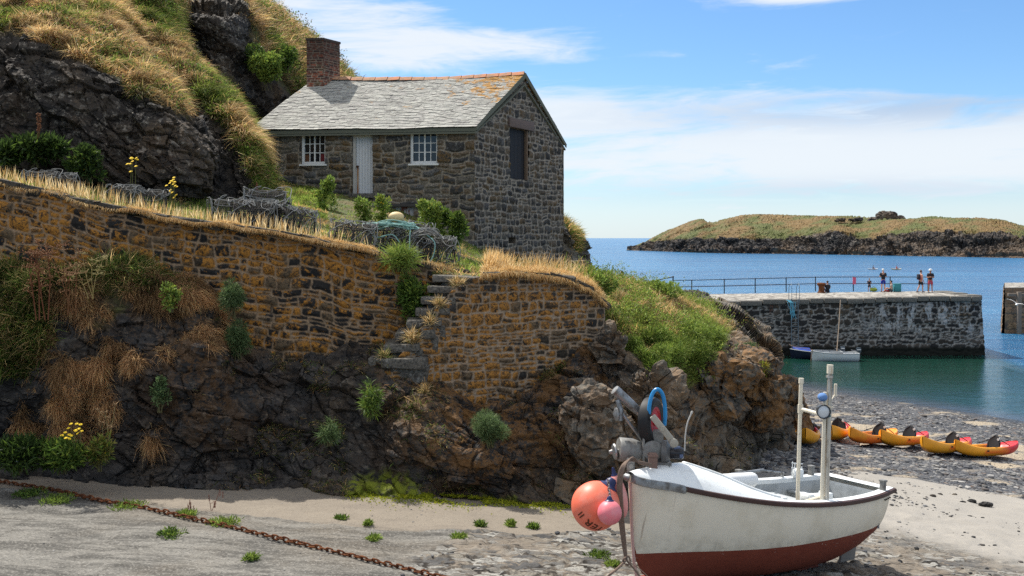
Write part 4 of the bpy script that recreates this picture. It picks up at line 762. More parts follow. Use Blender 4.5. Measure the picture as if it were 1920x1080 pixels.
for k in range(nb): b.box(gpt(GO[0] + (k + .5) * w0, (GO[2] + GO[3]) / 2, -.12), (w0 - .01, .03, GO[3] - GO[2]), Rg, .004)
sh_ = sub(b.done('shutter', MT('tarred black boards', (.017, .016, .018), .7), smooth_=False), cot)
b = BM(); b.box(gpt(GO[1] - .04, (GO[2] + GO[3]) / 2, -.05), (.08, .10, GO[3] - GO[2]), Rg, .006); sub(b.done('shutter_post', MT('weathered post', (.16, .11, .075), .9), smooth_=False), sh_)
b = BM(); b.box(gpt((GO[0] + GO[1]) / 2 + .1, GO[3] + .16, .02), (GO[1] - GO[0] + .42, .14, .30), Rg, .02)
mlt = MT('weathered timber lintel', rough=.9); p = mlt.pos(); mlt.set('Base Color', mlt.mix(mlt.noise(mlt.mapp(p, scale=(3, 3, 22)), 1, 5, .6), (.095, .07, .06), (.175, .13, .115))); sub(b.done('lintel', mlt), cot)

# garden steps up to the cottage door
gs = empty('garden_steps', terrace_pt(650, 27)); tag(gs, 'short flight of rough slate steps leading up to the cottage door', 'steps', 'stone steps')
for i, (a, c, y_, d) in enumerate([(640, 712, 381, 29.4), (628, 698, 398, 28.3), (619, 690, 413, 27.3), (612, 680, 427, 26.3)]):
    p0, p1 = Vector(P(a, y_, d)), Vector(P(c, y_, d)); bm = BM(); vs = bm.box((0, 0, 0), (p1.x - p0.x, 1.25, .5), bev=.03)
    for v in vs: v.co += Vector(((p0.x + p1.x) / 2, p0.y + .62, p0.z - .25)) + Vector([.03 * vnoise(np.array([list(v.co * 3 + p0)]), k)[0] for k in (4, 5, 6)])
    adopt(bm.done('step', M_STEP), gs)
# ------------------------------------------------------------------ grass and plants
def leaf_mat(name, trans=.5, rough=.7):
    m = MT(name, rough=rough, spec=.2); c = m.attr('Col', 'Color'); m.set('Base Color', c)
    t = m.N('ShaderNodeBsdfTranslucent', ins={'Color': c}).outputs[0]; mx = m.N('ShaderNodeMixShader', ins={0: trans}); m.t.links.new(m.b.outputs[0], mx.inputs[1]); m.t.links.new(t, mx.inputs[2]); m.t.links.new(mx.outputs[0], m.out.inputs[0]); return m
M_BLADE = leaf_mat('grass blades', .55); M_LEAF = leaf_mat('leaves', .38, .55)
def unit(a): return a / (np.linalg.norm(a, axis=-1, keepdims=True) + 1e-9)
def blades(pos, dirs, L, Wd, droop, col, rg, lean=(0, 0, 0), tipcol=1.15):
    """bent tapering blades: returns verts, tri faces, colours"""
    n = len(pos); L = L[:, None]; s = unit(np.cross(dirs, rg.normal(size=(n, 3)))); g = np.array([0, 0, -1.0]) * droop[:, None] + np.array(lean)
    m1 = pos + dirs * L * .5 + g * L * .12; tip = m1 + unit(dirs + g * 1.1) * L * .55; w_ = Wd[:, None] * .5
    V = np.stack([pos - s * w_, pos + s * w_, m1 - s * w_ * .8, m1 + s * w_ * .8, tip], 1).reshape(-1, 3); i = (np.arange(n) * 5)[:, None]
    F_ = np.concatenate([i + [0, 1, 3], i + [0, 3, 2], i + [2, 3, 4]], 1).reshape(-1, 3)
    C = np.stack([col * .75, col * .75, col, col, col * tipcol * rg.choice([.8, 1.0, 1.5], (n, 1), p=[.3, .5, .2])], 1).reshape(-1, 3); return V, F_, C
def sample(pt, n, mask, rg):
    o, v, nn, at = pt; a = np.linalg.norm(np.cross(v[1:, :-1] - v[:-1, :-1], v[:-1, 1:] - v[:-1, :-1]), axis=2); c = (v[1:, 1:] + v[:-1, :-1]) / 2
    px, py = to_px(c[..., 0], c[..., 1], c[..., 2]); w_ = a * mask(px, py, c, at[:-1, :-1]) / np.maximum(c[..., 1], 1) ** 1.3; w_ = np.where((px > -120) & (px < 2050) & (py > -120) & (py < 1150), w_, 0)
    w_ = w_.ravel() / w_.sum(); k = rg.choice(len(w_), n, p=w_); i, j = np.divmod(k, v.shape[1] - 1); s, t = rg.random((2, n, 1))
    p = v[i, j] * (1 - s) * (1 - t) + v[i, j + 1] * s * (1 - t) + v[i + 1, j] * (1 - s) * t + v[i + 1, j + 1] * s * t; return p, nn[i, j], at[i, j]
def pal(rg, n, cols, w_, var=.16): c = np.array(cols)[rg.choice(len(cols), n, p=np.array(w_) / sum(w_))]; return np.clip(c * (1 + rg.normal(0, var, (n, 1))), .005, .9)
G2B = (.22, .29, .06)
GOLD, STRAW, PALE, BROWN, GREEN, LIME, DKG, OLIVE = (.52, .32, .12), (.60, .42, .19), (.68, .54, .31), (.29, .165, .075), (.13, .20, .035), (.24, .31, .05), (.05, .085, .02), (.20, .19, .055)
def turf(name, pt, n, mask, L, Wd, cols, seed, nw=.5, up=.6, rnd=.6, lean=(0, 0, 0), droop=.6, green=None, label=None, tipcol=1.2):
    rg = np.random.default_rng(seed); p, nr, at = sample(pt, n, mask, rg); d = unit(nr * nw + np.array([0, 0, up]) + rg.normal(0, rnd, (n, 3)) * [1, 1, .6] + np.array(lean) * .6)
    c = pal(rg, n, *cols)
    if green is not None:
        k = smooth(.05, .5, fbm(p * green[1], 4, seed) + green[2] + rg.normal(0, .12, n)); gcol = pal(rg, n, *green[0]); c = np.where((rg.random(n) < k)[:, None], gcol, c)
    c = c * (.62 + .7 * smooth(-.5, .6, fbm(p * 3.2, 3, seed + 8)))[:, None]; d = unit(d + np.stack([fbm(p * 1.4, 2, seed + 30 + q) for q in range(3)], 1) * [.55, .55, .25])
    tu = .35 + .95 * smooth(-.5, .6, fbm(p * 2.3, 3, seed + 4)) * rg.uniform(.6, 1.25, n); V, F_, C = blades(p, d, rg.uniform(*L, n) * tu, rg.uniform(*Wd, n), rg.uniform(.3, 1, n) * droop, c, rg, lean, tipcol)
    return tag(mesh_np(name, V, F_, M_BLADE, cols=C, smooth_=True), kind='stuff')
def ell(px, py, L): return np.clip(sum(smooth(1.25, .75, ((px - a) / c) ** 2 + ((py - b) / d) ** 2) * w_ for a, b, c, d, w_ in L), 0, 1)
DRY = ([GOLD, STRAW, PALE, BROWN, OLIVE, (.36, .22, .14)], [3, 4, 2, 2.6, 1.6, 1.4]); GRN = ([GREEN, LIME, OLIVE, DKG], [3, 2.2, 3, 1])
gm_ = lambda px, py, c, at: smooth(.42, .62, at[..., 0] + .15 * fbm(c.reshape(-1, 3) * 1.5, 3, 2).reshape(px.shape))
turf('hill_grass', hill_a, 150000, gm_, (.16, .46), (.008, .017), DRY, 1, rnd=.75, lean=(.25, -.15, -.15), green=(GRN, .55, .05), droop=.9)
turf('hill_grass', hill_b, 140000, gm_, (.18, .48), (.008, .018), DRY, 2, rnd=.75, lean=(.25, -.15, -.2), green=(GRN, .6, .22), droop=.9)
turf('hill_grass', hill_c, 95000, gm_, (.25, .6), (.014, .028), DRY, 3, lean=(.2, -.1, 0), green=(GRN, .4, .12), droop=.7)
def tm(px, py, c, at): return (.25 + 1.0 * ell(px, py, [(560, 375, 60, 35, 1), (640, 420, 40, 30, .5)])) * (1 - ell(px, py, [(660, 405, 50, 35, 1)]) * .8)
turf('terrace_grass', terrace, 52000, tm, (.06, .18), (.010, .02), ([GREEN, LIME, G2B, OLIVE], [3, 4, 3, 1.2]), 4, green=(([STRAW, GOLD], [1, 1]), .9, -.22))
# golden grass on the wall tops, hanging over the coping
def along(name, X_, Y_, Z_, n, L, Wd, seed, cols, back=.5, front=.16, up=.8, droop=.9, dens=None, lean=(.15, -.3, 0), rnd=.4):
    rg = np.random.default_rng(seed); x = rg.uniform(X_[0], X_[-1], n * 3); 
    if dens is not None: x = x[rg.random(len(x)) < dens(x)]
    x = x[:n]; n = len(x); y = np.interp(x, X_, Y_) + rg.uniform(-front, back, n); z = np.interp(x, X_, Z_) + .06 + .05 * fbm(np.stack([x * 2, y * 2, y * 0], 1), 3, seed)
    p = np.stack([x, y, z], 1); fr = smooth(.2, -.16, y - np.interp(x, X_, Y_)); d = unit(np.stack([rg.normal(.1, rnd, n), rg.normal(-.1, rnd, n) - fr * .9, up - fr * .8 + rg.normal(0, .2, n)], 1))
    V, F_, C = blades(p, d, rg.uniform(*L, n), rg.uniform(*Wd, n), rg.uniform(.2, 1, n) * droop * (.5 + fr), pal(rg, n, *cols), rg, np.array(lean) * .3, 1.25)
    return tag(mesh_np(name, V, F_, M_BLADE, cols=C), kind='stuff')
WG = ([GOLD, STRAW, PALE, BROWN], [5, 4, 1.6, 1.2])
along('wall_top_grass', lwX, lw[:, 2], lwZ, 56000, (.04, .115), (.006, .012), 11, WG, back=.40, front=.20, up=.16, dens=lambda x: .08 + .92 * smooth(-.25, .15, fbm(np.stack([x * .9, x * 0, x * 0], 1), 3, 61)))
along('seeding_grass', lwX, lw[:, 2] + .35, lwZ + .0, 1300, (.14, .34), (.010, .018), 12, ([STRAW, PALE, GOLD], [3, 3, 2]), back=.7, front=.1, up=1.5, droop=.35, rnd=.22, dens=lambda x: smooth(-2.4, -5.4, x) * .9 + .06)
rx_, ry_, rz_ = rwX[9:], rw[9:, 2], rwZ[9:]
along('wall_top_grass', rx_, ry_ + .1, rz_, 20000, (.08, .20), (.006, .012), 13, WG, back=.9, front=.24, up=.45)
along('seeding_grass', rx_, ry_ + .9, rz_ + .05, 2600, (.2, .46), (.008, .014), 14, ([STRAW, GOLD, PALE], [3, 4, 2]), back=.9, front=.3, up=1.4, droop=.6, rnd=.36, dens=lambda x: .10 + .9 * smooth(.1, -.5, x))
# dry mats and weeds on the slate bank
BR = ([(.42, .25, .12), (.50, .31, .155), (.30, .17, .085), STRAW], [4, 4, 2, 1.2])
mats = [(75, 600, 95, 70, .5), (250, 555, 130, 45, 1), (345, 560, 70, 75, .9), (115, 740, 75, 55, 1), (75, 800, 50, 45, .8), (190, 680, 75, 40, 1), (150, 620, 60, 60, .7), (230, 500, 190, 28, .5), (395, 605, 22, 50, .8), (315, 665, 16, 14, .8), (285, 820, 14, 30, .6), (175, 775, 50, 60, .4)]
turf('hanging_grass', bank, 60000, lambda px, py, c, at: ell(px, py, mats) * smooth(-.38, -.02, fbm(c.reshape(-1, 3) * 2.2, 3, 88).reshape(px.shape)), (.12, .34), (.006, .012), BR, 21, nw=.9, up=.25, rnd=.95, lean=(.15, -.1, -.35), droop=1.3)
turf('bank_grass', bank, 14000, lambda px, py, c, at: ell(px, py, [(25, 600, 70, 110, .9), (170, 520, 130, 40, .5), (350, 520, 60, 30, .3), (630, 815, 18, 25, .5), (760, 770, 40, 20, .15), (1000, 690, 60, 25, .25)]), (.15, .38), (.010, .018), ([OLIVE, GREEN, STRAW, DKG], [3, 3, 2, 3]), 22, nw=.8, up=.6, droop=.9)
turf('outcrop_grass', crop, 56000, lambda px, py, c, at: smooth(.45, .7, at[..., 0]), (.10, .26), (.008, .016), ([STRAW, GOLD, PALE, OLIVE], [3, 2.4, 1.2, 3.4]), 23, green=(([LIME, G2B, OLIVE], [4, 3, 2]), .55, .34), droop=.7)
turf('headland_grass', hl, 9000, lambda px, py, c, at: smooth(.3, .7, at[..., 0]), (.25, .6), (.02, .04), ([STRAW, GOLD, PALE, OLIVE], [3, 3, 2, 2]), 24, green=(([LIME, GREEN], [1, 1]), .3, -.1))
turf('headland_grass', c7, 9000, lambda px, py, c, at: smooth(.35, .6, at[..., 0]), (.2, .5), (.02, .035), ([GREEN, OLIVE, GOLD, STRAW], [3, 2, 2, 2]), 25)

# ---- leafy plants, each its own thing
def leaves(pos, out, L, Wd, col, rg):
    n = len(pos); s = unit(np.cross(out, rg.normal(size=(n, 3)))); w_ = (Wd * .5)[:, None]; l_ = L[:, None]; b_ = np.cross(s, out) * l_ * .12
    V = np.stack([pos, pos + out * l_ * .45 + s * w_ + b_, pos + out * l_, pos + out * l_ * .45 - s * w_ + b_], 1).reshape(-1, 3); i = (np.arange(n) * 4)[:, None]
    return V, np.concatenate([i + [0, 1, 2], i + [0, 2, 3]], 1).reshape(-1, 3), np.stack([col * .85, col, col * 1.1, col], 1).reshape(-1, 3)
def bush(name, c, r, n, L, Wd, cols, seed, label, cat='plant', group=None, lumps=9, needle=False, flowers=None, stalk=True, up=.35, spread=1.0, tall=False):
    rg = np.random.default_rng(seed); c = np.array(c, float); r = np.array(r, float); root = empty(name, tuple(c - [0, 0, r[2] * .8])); tag(root, label, cat, group)
    lumps = int(lumps * (1.5 if needle else 1.9)); lc = unit(rg.normal(size=(lumps, 3))) * rg.uniform(.30, .88, (lumps, 1)) * [1, 1, .9] + [0, 0, .1]; lc[0] = 0; lr = rg.uniform(.18, .46, lumps); lr[0] = .46
    if tall: lc = np.stack([rg.uniform(-.75, .75, lumps), rg.uniform(-.75, .75, lumps), np.linspace(-.85, .75, lumps)], 1); lc[:, :2] *= (1 - .35 * smooth(-.2, .9, lc[:, 2]))[:, None]; lc = np.concatenate([lc, lc[-6:] + rg.normal(0, .1, (6, 3)) * [2.2, 2.2, 1] + [0, 0, .25]]); lumps = len(lc); lr = rg.uniform(.16, .34, lumps)
    k = rg.choice(lumps, n, p=lr ** 2 / (lr ** 2).sum()); dv = unit(rg.normal(size=(n, 3))); q = lc[k] + dv * (lr[k] * rg.uniform(.55, 1.06, n) ** .6)[:, None]; pos = c + q * r * spread
    out = unit(dv * .8 + np.array([0, 0, up]) + rg.normal(0, .45, (n, 3))); tone = (.72 + .5 * _h(k, k * 3, k * 7, seed))[:, None] ; col = pal(rg, n, *cols) * tone
    if needle: V, F_, C = blades(pos, out, rg.uniform(*L, n), rg.uniform(*Wd, n), rg.uniform(0, .7, n), col, rg)
    else: V, F_, C = leaves(pos, out, rg.uniform(*L, n), rg.uniform(*Wd, n), col, rg)
    if not stalk and not flowers: bpy.data.objects.remove(root); return tag(mesh_np(name, V, F_, M_LEAF, cols=C, smooth_=False), label, cat, group)
    adopt(mesh_np('foliage', V, F_, M_LEAF, cols=C, smooth_=False), root)
    if stalk:
        b = BM()
        for i in range(min(lumps, 7)):
            e_ = Vector(c + lc[i] * r * .8); s_ = Vector(c - np.array([0, 0, r[2] * 1.0])) + Vector(rg.normal(0, .12, 3) * r * [1, 1, 0]); b.tube([s_, s_.lerp(e_, .5) + Vector(rg.normal(0, .06, 3) * r), e_], [.012, .009, .005], 5)
        adopt(b.done('stem', M_STEM), root)
    if flowers:
        nfl, fs, fc = flowers; kk = rg.choice(n, nfl); q = pos[kk] + np.array([0, 0, 1]) * rg.uniform(.02, .12, (nfl, 1)) * r[2]; mf = MT('flower', fc, .7); f0 = None
        for p_ in q:
            if f0 is None: b = BM(); b.lathe((0, 0, 0), (0, -.35, 1), [(fs * .3, -fs * .3), (fs, 0), (fs * .6, fs * .25)], 7); f0 = o = b.done('flower', mf)
            else: o = f0.copy(); SC.collection.objects.link(o)
            o.location = p_; o.rotation_euler = rg.normal(0, .4, 3); adopt(o, root)
    return root
M_STEM = MT('plant stem', (.085, .075, .03), .8)
G1 = ([GREEN, (.09, .16, .03), LIME, DKG], [4, 3, 1.5, 2]); G2 = ([LIME, (.21, .30, .07), GREEN, (.30, .33, .07)], [4, 3, 2, 1]); GY = ([(.13, .19, .075), (.09, .145, .055), (.17, .23, .09)], [3, 3, 2]); GD = ([DKG, (.035, .06, .016), GREEN], [4, 3, 1.2]); G3 = ([(.20, .27, .05), (.28, .36, .07), (.13, .20, .04)], [3, 2, 2])
YEL = (.75, .50, .02); BG = 'wild plants on the rocks and walls'
def at_px(px, py, rp, rq, d, dep=.8): return P(px, py, d), (rp / FPX * d, rp / FPX * d * dep, rq / FPX * d)
for i, (px, py, rp, rq, d, n, L, Wd, cols, nd, fl, lab, nm, cat) in enumerate([
    (500, 128, 36, 42, 35.6, 3400, (.08, .16), (.05, .09), G2, 0, None, 'bright green bush on the hillside beside the cottage chimney', 'bush', 'bush'),
    (538, 112, 22, 26, 37.5, 1500, (.08, .15), (.05, .08), G1, 0, None, 'darker green bush just left of the chimney', 'bush', 'bush'),
    (478, 108, 20, 22, 35.8, 1000, (.08, .15), (.05, .08), G1, 0, None, 'small dark green bush beneath the bare crag on the hillside', 'bush', 'bush'),
    (437, 562, 31, 37, 18.15, 3200, (.05, .11), (.007, .012), GY, 1, None, 'rounded grey green cushion growing against the lichened wall', 'plant', 'plant'),
    (446, 636, 30, 40, 18.1, 2600, (.05, .12), (.008, .014), GY, 1, None, 'grey green plant trailing down the rock below the rounded cushion', 'plant', 'plant'),
    (321, 560, 18, 26, 17.75, 420, (.05, .10), (.03, .05), G2, 0, None, 'small lime green plant among brown hanging grass', 'plant', 'plant'),
    (298, 742, 18, 32, 17.0, 520, (.05, .09), (.02, .035), GY, 0, None, 'small green plant halfway down the dark rock below brown grass', 'plant', 'plant'),
    (692, 752, 28, 38, 17.4, 700, (.08, .18), (.012, .02), G1, 1, None, 'trailing fleshy green plant on the rock under the stone steps', 'plant', 'plant'),
    (618, 812, 20, 24, 17.2, 700, (.08, .16), (.008, .014), GY, 1, None, 'small tuft of green grass low on the dark slab', 'plant', 'plant'),
    (920, 806, 36, 34, 17.35, 5200, (.05, .10), (.005, .009), GY, 1, None, 'dense green cushion plant on the rock under the shorter wall', 'plant', 'plant'),
    (775, 566, 32, 44, 19.5, 1700, (.06, .13), (.03, .055), G1, 0, None, 'dark green nettles filling the corner behind the stone steps', 'plant', 'plant'),
    (748, 484, 32, 26, 19.6, 900, (.15, .32), (.010, .018), G2, 1, None, 'lime green tussock hanging over the end of the long wall', 'plant', 'plant'),
    (1110, 534, 44, 34, 21.6, 3600, (.06, .12), (.025, .045), G3, 0, (26, .025, (.62, .62, .2)), 'leafy yellow green shrub at the right end of the shorter wall', 'shrub', 'shrub'),
    (1240, 549, 44, 24, 26.5, 2200, (.07, .13), (.03, .05), G3, 0, (14, .03, (.62, .62, .2)), 'low yellow green shrub on top of the outcrop under the warning sign', 'shrub', 'shrub'),
    (614, 376, 20, 34, 26.6, 1500, (.07, .13), (.035, .06), G2, 0, (40, .022, (.6, .62, .45)), 'upright pale flowering shrub left of the cottage steps', 'shrub', 'shrub'),
    (680, 408, 18, 30, 25.2, 900, (.07, .12), (.035, .055), G2, 0, (18, .022, (.66, .64, .3)), 'thin flowering shrub growing beside the cottage steps', 'shrub', 'shrub'),
    (716, 398, 14, 26, 25.6, 600, (.07, .12), (.035, .055), G2, 0, (10, .03, YEL), 'narrow flowering stem in front of the cellar hatch', 'shrub', 'shrub'),
    (805, 424, 28, 44, 24.6, 2300, (.07, .13), (.035, .055), G2, 0, (40, .022, (.62, .62, .4)), 'tall flowering shrub in front of the cottage corner, left of its twin', 'shrub', 'shrub'),
    (846, 436, 32, 40, 24.8, 2500, (.07, .13), (.035, .055), G1, 0, (30, .025, (.62, .62, .4)), 'wide dark leaved shrub against the cottage corner', 'shrub', 'shrub'),
    (1428, 694, 24, 18, 23.2, 900, (.05, .10), (.012, .022), ([(.42, .38, .03), LIME, (.50, .42, .05)], [3, 2, 2]), 1, None, 'bright yellow green plant on the outcrop edge facing the beach', 'plant', 'plant'),
    (1398, 660, 22, 18, 23.9, 700, (.06, .11), (.012, .022), GY, 1, None, 'grey green tuft above the yellow plant on the outcrop', 'plant', 'plant'),
    (160, 310, 36, 34, 21.3, 1300, (.09, .17), (.04, .065), GD, 0, (7, .03, YEL), 'shaded leafy clump with a few yellow flowers at the cliff foot', 'plant', 'plant'),
    (70, 285, 50, 30, 21.4, 1300, (.12, .25), (.04, .07), GD, 0, None, 'dark green fern-like clump in shade at the cliff foot', 'plant', 'plant'),
    (15, 290, 26, 30, 21.2, 700, (.12, .25), (.04, .07), GD, 0, None, 'dark green clump in shade, cut by the left edge', 'plant', 'plant'),
    (35, 858, 50, 34, 15.9, 1300, (.10, .22), (.02, .035), GD, 0, (5, .018, (.7, .7, .66)), 'dark green weeds with white seed heads at the left foot of the bank', 'weed', 'plant'),
    (118, 852, 48, 36, 16.0, 1500, (.08, .17), (.02, .04), G1, 0, (6, .02, YEL), 'green weeds with yellow flowers at the foot of the bank', 'weed', 'plant'),
    (185, 850, 26, 34, 16.1, 600, (.07, .14), (.018, .03), ([(.17, .16, .03), GREEN, OLIVE], [2, 2, 2]), 0, (4, .018, YEL), 'yellowing straggly weeds at the foot of the bank', 'weed', 'plant')]):
    c, r = at_px(px, py, rp, rq, d); bush(nm, c, r, n, L, Wd, cols, 300 + i, lab, cat, BG, 9, nd, fl, tall=(14 <= i <= 18))
def scrub(name, pt, n, mask, L, cols, seed, th, sc, hgt=.12):                   # low mixed scrub growing through the grass
    rg = np.random.default_rng(seed); p, nr, at = sample(pt, n * 4, mask, rg); f = fbm(p * sc, 4, seed + 1); k = np.nonzero(f > th)[0][:n]; p, nr, f = p[k], nr[k], f[k]; n = len(k)
    p = p + nr * (rg.uniform(0, 1, (n, 1)) * hgt * (1 + 2.5 * (f - th))[:, None]); c = pal(rg, n, *cols, .25) * (.6 + .8 * _h((p[:, 0] * 4).astype(int), (p[:, 1] * 4).astype(int), (p[:, 2] * 4).astype(int), 3))[:, None]
    V, F_, C = leaves(p, unit(nr * .6 + rg.normal(0, .6, (n, 3))), rg.uniform(*L, n), rg.uniform(*L, n) * .5, c, rg); return tag(mesh_np(name, V, F_, M_LEAF, cols=C, smooth_=False), kind='stuff')
SCR = ([GREEN, DKG, OLIVE, LIME, (.16, .10, .05), (.30, .20, .10)], [3, 2, 2, 1, 1.6, 1.2])
scrub('hill_scrub', hill_a, 16000, gm_, (.04, .10), SCR, 61, .18, 1.1); scrub('hill_scrub', hill_b, 14000, gm_, (.04, .10), SCR, 62, .12, 1.1); scrub('hill_scrub', hill_c, 14000, gm_, (.06, .14), SCR, 63, .05, .8, .25)
scrub('outcrop_scrub', crop, 15000, lambda px, py, c, at: smooth(.45, .7, at[..., 0]), (.03, .08), ([LIME, G2B, GREEN, (.36, .36, .08)], [3, 3, 2, 1]), 64, .12, 1.0, .2)
turf('rock_tufts', bank, 6500, lambda px, py, c, at: smooth(.28, .42, fbm(c.reshape(-1, 3) * 2.3, 3, 131).reshape(px.shape)) * smooth(330, 480, px), (.05, .17), (.006, .011), ([OLIVE, GREEN, STRAW, BROWN, DKG], [3, 2, 2, 3, 2]), 26, nw=.8, up=.5, rnd=.8, droop=1.1)
turf('rock_tufts', crop, 5000, lambda px, py, c, at: smooth(.25, .4, fbm(c.reshape(-1, 3) * 2.0, 3, 132).reshape(px.shape)) * (at[..., 0] < .4), (.05, .18), (.006, .012), ([OLIVE, GREEN, STRAW, GOLD, LIME], [3, 2, 2, 2, 2]), 27, nw=.8, up=.5, rnd=.8, droop=1.1)
for i, (px, py, rp, rq, d, n, lab) in enumerate([(772, 640, 24, 22, 18.5, 320, 'pale dry grass tuft sprouting on the lower stone steps'), (803, 603, 16, 14, 18.7, 180, 'small dry tuft between the middle stone steps'), (822, 572, 16, 13, 18.85, 180, 'small dry tuft on the upper middle stone steps'), (862, 532, 26, 12, 19.1, 260, 'low grassy tuft on the topmost stone step'), (796, 737, 13, 12, 18.0, 160, 'little dry tuft on the rock just under the stone steps'), (722, 668, 20, 12, 18.3, 200, 'green and straw tuft on the lowest stone step')]):
    c, r = at_px(px, py, rp, rq, d); bush('grass_tuft', c, r, n, (.10, .24), (.006, .011), ([STRAW, PALE, GOLD, OLIVE], [3, 2, 2, 2]) if i != 5 else ([OLIVE, GREEN, STRAW], [2, 2, 2]), 450 + i, lab, 'plant', 'grass tufts on the stone steps', 6, True, None, stalk=False, up=.9, spread=.7)
sam = [(1218, 678, 36, 30, 20.9), (1262, 660, 38, 32, 21.6), (1305, 668, 34, 26, 22.2), (1228, 636, 34, 26, 21.9), (1285, 628, 40, 24, 22.9), (1335, 636, 32, 22, 23.8), (1190, 660, 20, 26, 21.1), (1245, 700, 22, 16, 20.9)]
sl_ = ['left of the samphire clumps spilling over the outcrop front', 'middle samphire clump above the blue hose', 'samphire clump right of the blue hose, over the dark hollow', 'upper left samphire clump below the wall end', 'upper samphire clump on the outcrop crown', 'rightmost samphire clump on the outcrop crown', 'samphire clump beside the dark cleft', 'lowest small samphire clump hanging on the outcrop']
for i, (px, py, rp, rq, d) in enumerate(sam):
    c, r = at_px(px, py, rp * 1.15, rq * 1.12, d - .3); bush('samphire', c, r, 3600, (.05, .13), (.010, .018), ([(.17, .25, .04), (.25, .32, .06), GREEN, (.32, .35, .08)], [4, 3, 3, 1]), 400 + i, sl_[i], 'shrub', 'samphire clumps on the outcrop', 12, True, None)
# tall dry stems and ragwort
def stems(name, base, h, n, seed, col, label, cat='plant', head=None, spread=.12, r=.006, lean=.15, branch=0, group=None):
    rg = np.random.default_rng(seed); root = empty(name, base); tag(root, label, cat, group); b = BM(); mh = MT('flower head', head[2], .8) if head else None; heads = []
    for i in range(n):
        a = rg.uniform(0, 6.28); s = Vector(base) + Vector((math.cos(a), math.sin(a) * .6, 0)) * rg.uniform(0, spread); hh = h * rg.uniform(.6, 1); e_ = s + Vector((rg.normal(0, lean) * hh, rg.normal(0, lean * .6) * hh, hh)); m_ = s.lerp(e_, .5) + Vector(rg.normal(0, .03, 3)) * hh
        b.tube([s, m_, e_], [r, r * .8, r * .5], 5)
        tips = [e_]
        for k in range(branch):
            q = m_.lerp(e_, rg.uniform(-.4, .8)); t = q + Vector((rg.normal(0, .14), rg.normal(0, .1), rg.uniform(.08, .22))) * h * .9; b.tube([q, t], [r * .55, r * .35], 4); tips.append(t)
        if head:
            kind, hs, hc = head
            for t in tips:
                hb = BM(); heads.append(hb)
                if kind == 'umbel':
                    for k in range(9):
                        o_ = Vector((rg.normal(0, 1), rg.normal(0, 1), rg.normal(.4, .3))) * hs; hb.tube([t, t + o_], r * .3, 3); hb.sphere(t + o_, hs * .16, seg=5, rings=4)
                elif kind == 'disc': hb.lathe(t, (rg.normal(0, .4), -.4, 1), [(hs * .3, -hs * .3), (hs, 0), (hs * .5, hs * .3)], 7)
                else:
                    for k in range(16): hb.sphere(t - Vector((0, 0, 1)) * hs * k * .45 + Vector(rg.normal(0, hs * .25, 3)), hs * .4, seg=5, rings=4)
    adopt(b.done('stem', MT('dry stem', col, .85)), root)
    for hb in heads: adopt(hb.done('flower_head', mh), root)
    return root
RB = (.15, .05, .022); RED = (.16, .045, .025)
stems('hogweed', P(85, 600, 17.0), 1.35, 4, 1, RB, 'tall rust brown dead stems with umbels, against the lichened wall at the left', 'plant', ('umbel', .085, (.20, .085, .035)), .16, .011, .13, 4, BG)
stems('hogweed', P(135, 590, 17.2), 1.15, 4, 2, (.17, .075, .03), 'second clump of dead brown stems, right of the tallest stems', 'plant', ('umbel', .07, (.26, .13, .06)), .14, .009, .2, 4, BG)
stems('hogweed', P(172, 560, 17.4), .85, 4, 3, (.32, .24, .09), 'yellowed branching stems leaning right over the brown grass', 'plant', ('umbel', .05, (.40, .33, .14)), .1, .007, .35, 3, BG)
stems('ragwort', P(250, 345, 21.2), .55, 3, 4, (.13, .13, .04), 'thin ragwort with yellow flower heads before the dark cliff', 'plant', ('disc', .04, YEL), .1, .006, .1, 2, BG)
stems('ragwort', P(315, 385, 20.6), .62, 5, 5, (.13, .14, .04), 'yellow ragwort beside the lobster pots at the cliff foot', 'plant', ('disc', .035, YEL), .22, .006, .12, 2, BG)
stems('dock', P(72, 262, 21.2), .75, 2, 6, RB, 'tall rust coloured dock spike in the shade of the cliff', 'plant', ('spike', .05, (.17, .07, .03)), .08, .008, .1, 0, BG)
stems('dock', P(486, 372, 24.3), .42, 2, 7, RED, 'red dock spike at the toe of the grassy spur', 'plant', ('spike', .035, RED), .06, .007, .05, 0, BG)
for px, py, h, s_, lab in ((397, 958, .36, 8, 'taller reddish dock stem growing from the slipway joint'), (352, 962, .24, 9, 'short leaning reddish dock stem on the slipway')):
    stems('dock', G(px, py), h, 2, s_, RED, lab, 'plant', ('spike', .014, RED), .03, .005, .16, 2, BG)
stems('ragwort', P(145, 850, 15.9), .5, 5, 10, (.13, .14, .04), 'yellow ragwort stems among the weeds at the foot of the bank', 'plant', ('disc', .03, YEL), .2, .005, .15, 2, BG)
stems('seed_stalk', P(205, 850, 16.2), .8, 3, 11, (.25, .2, .09), 'pale dry stalk with a brown seed head leaning over the slipway', 'plant', ('umbel', .04, (.42, .27, .14)), .1, .005, .3, 1, BG)
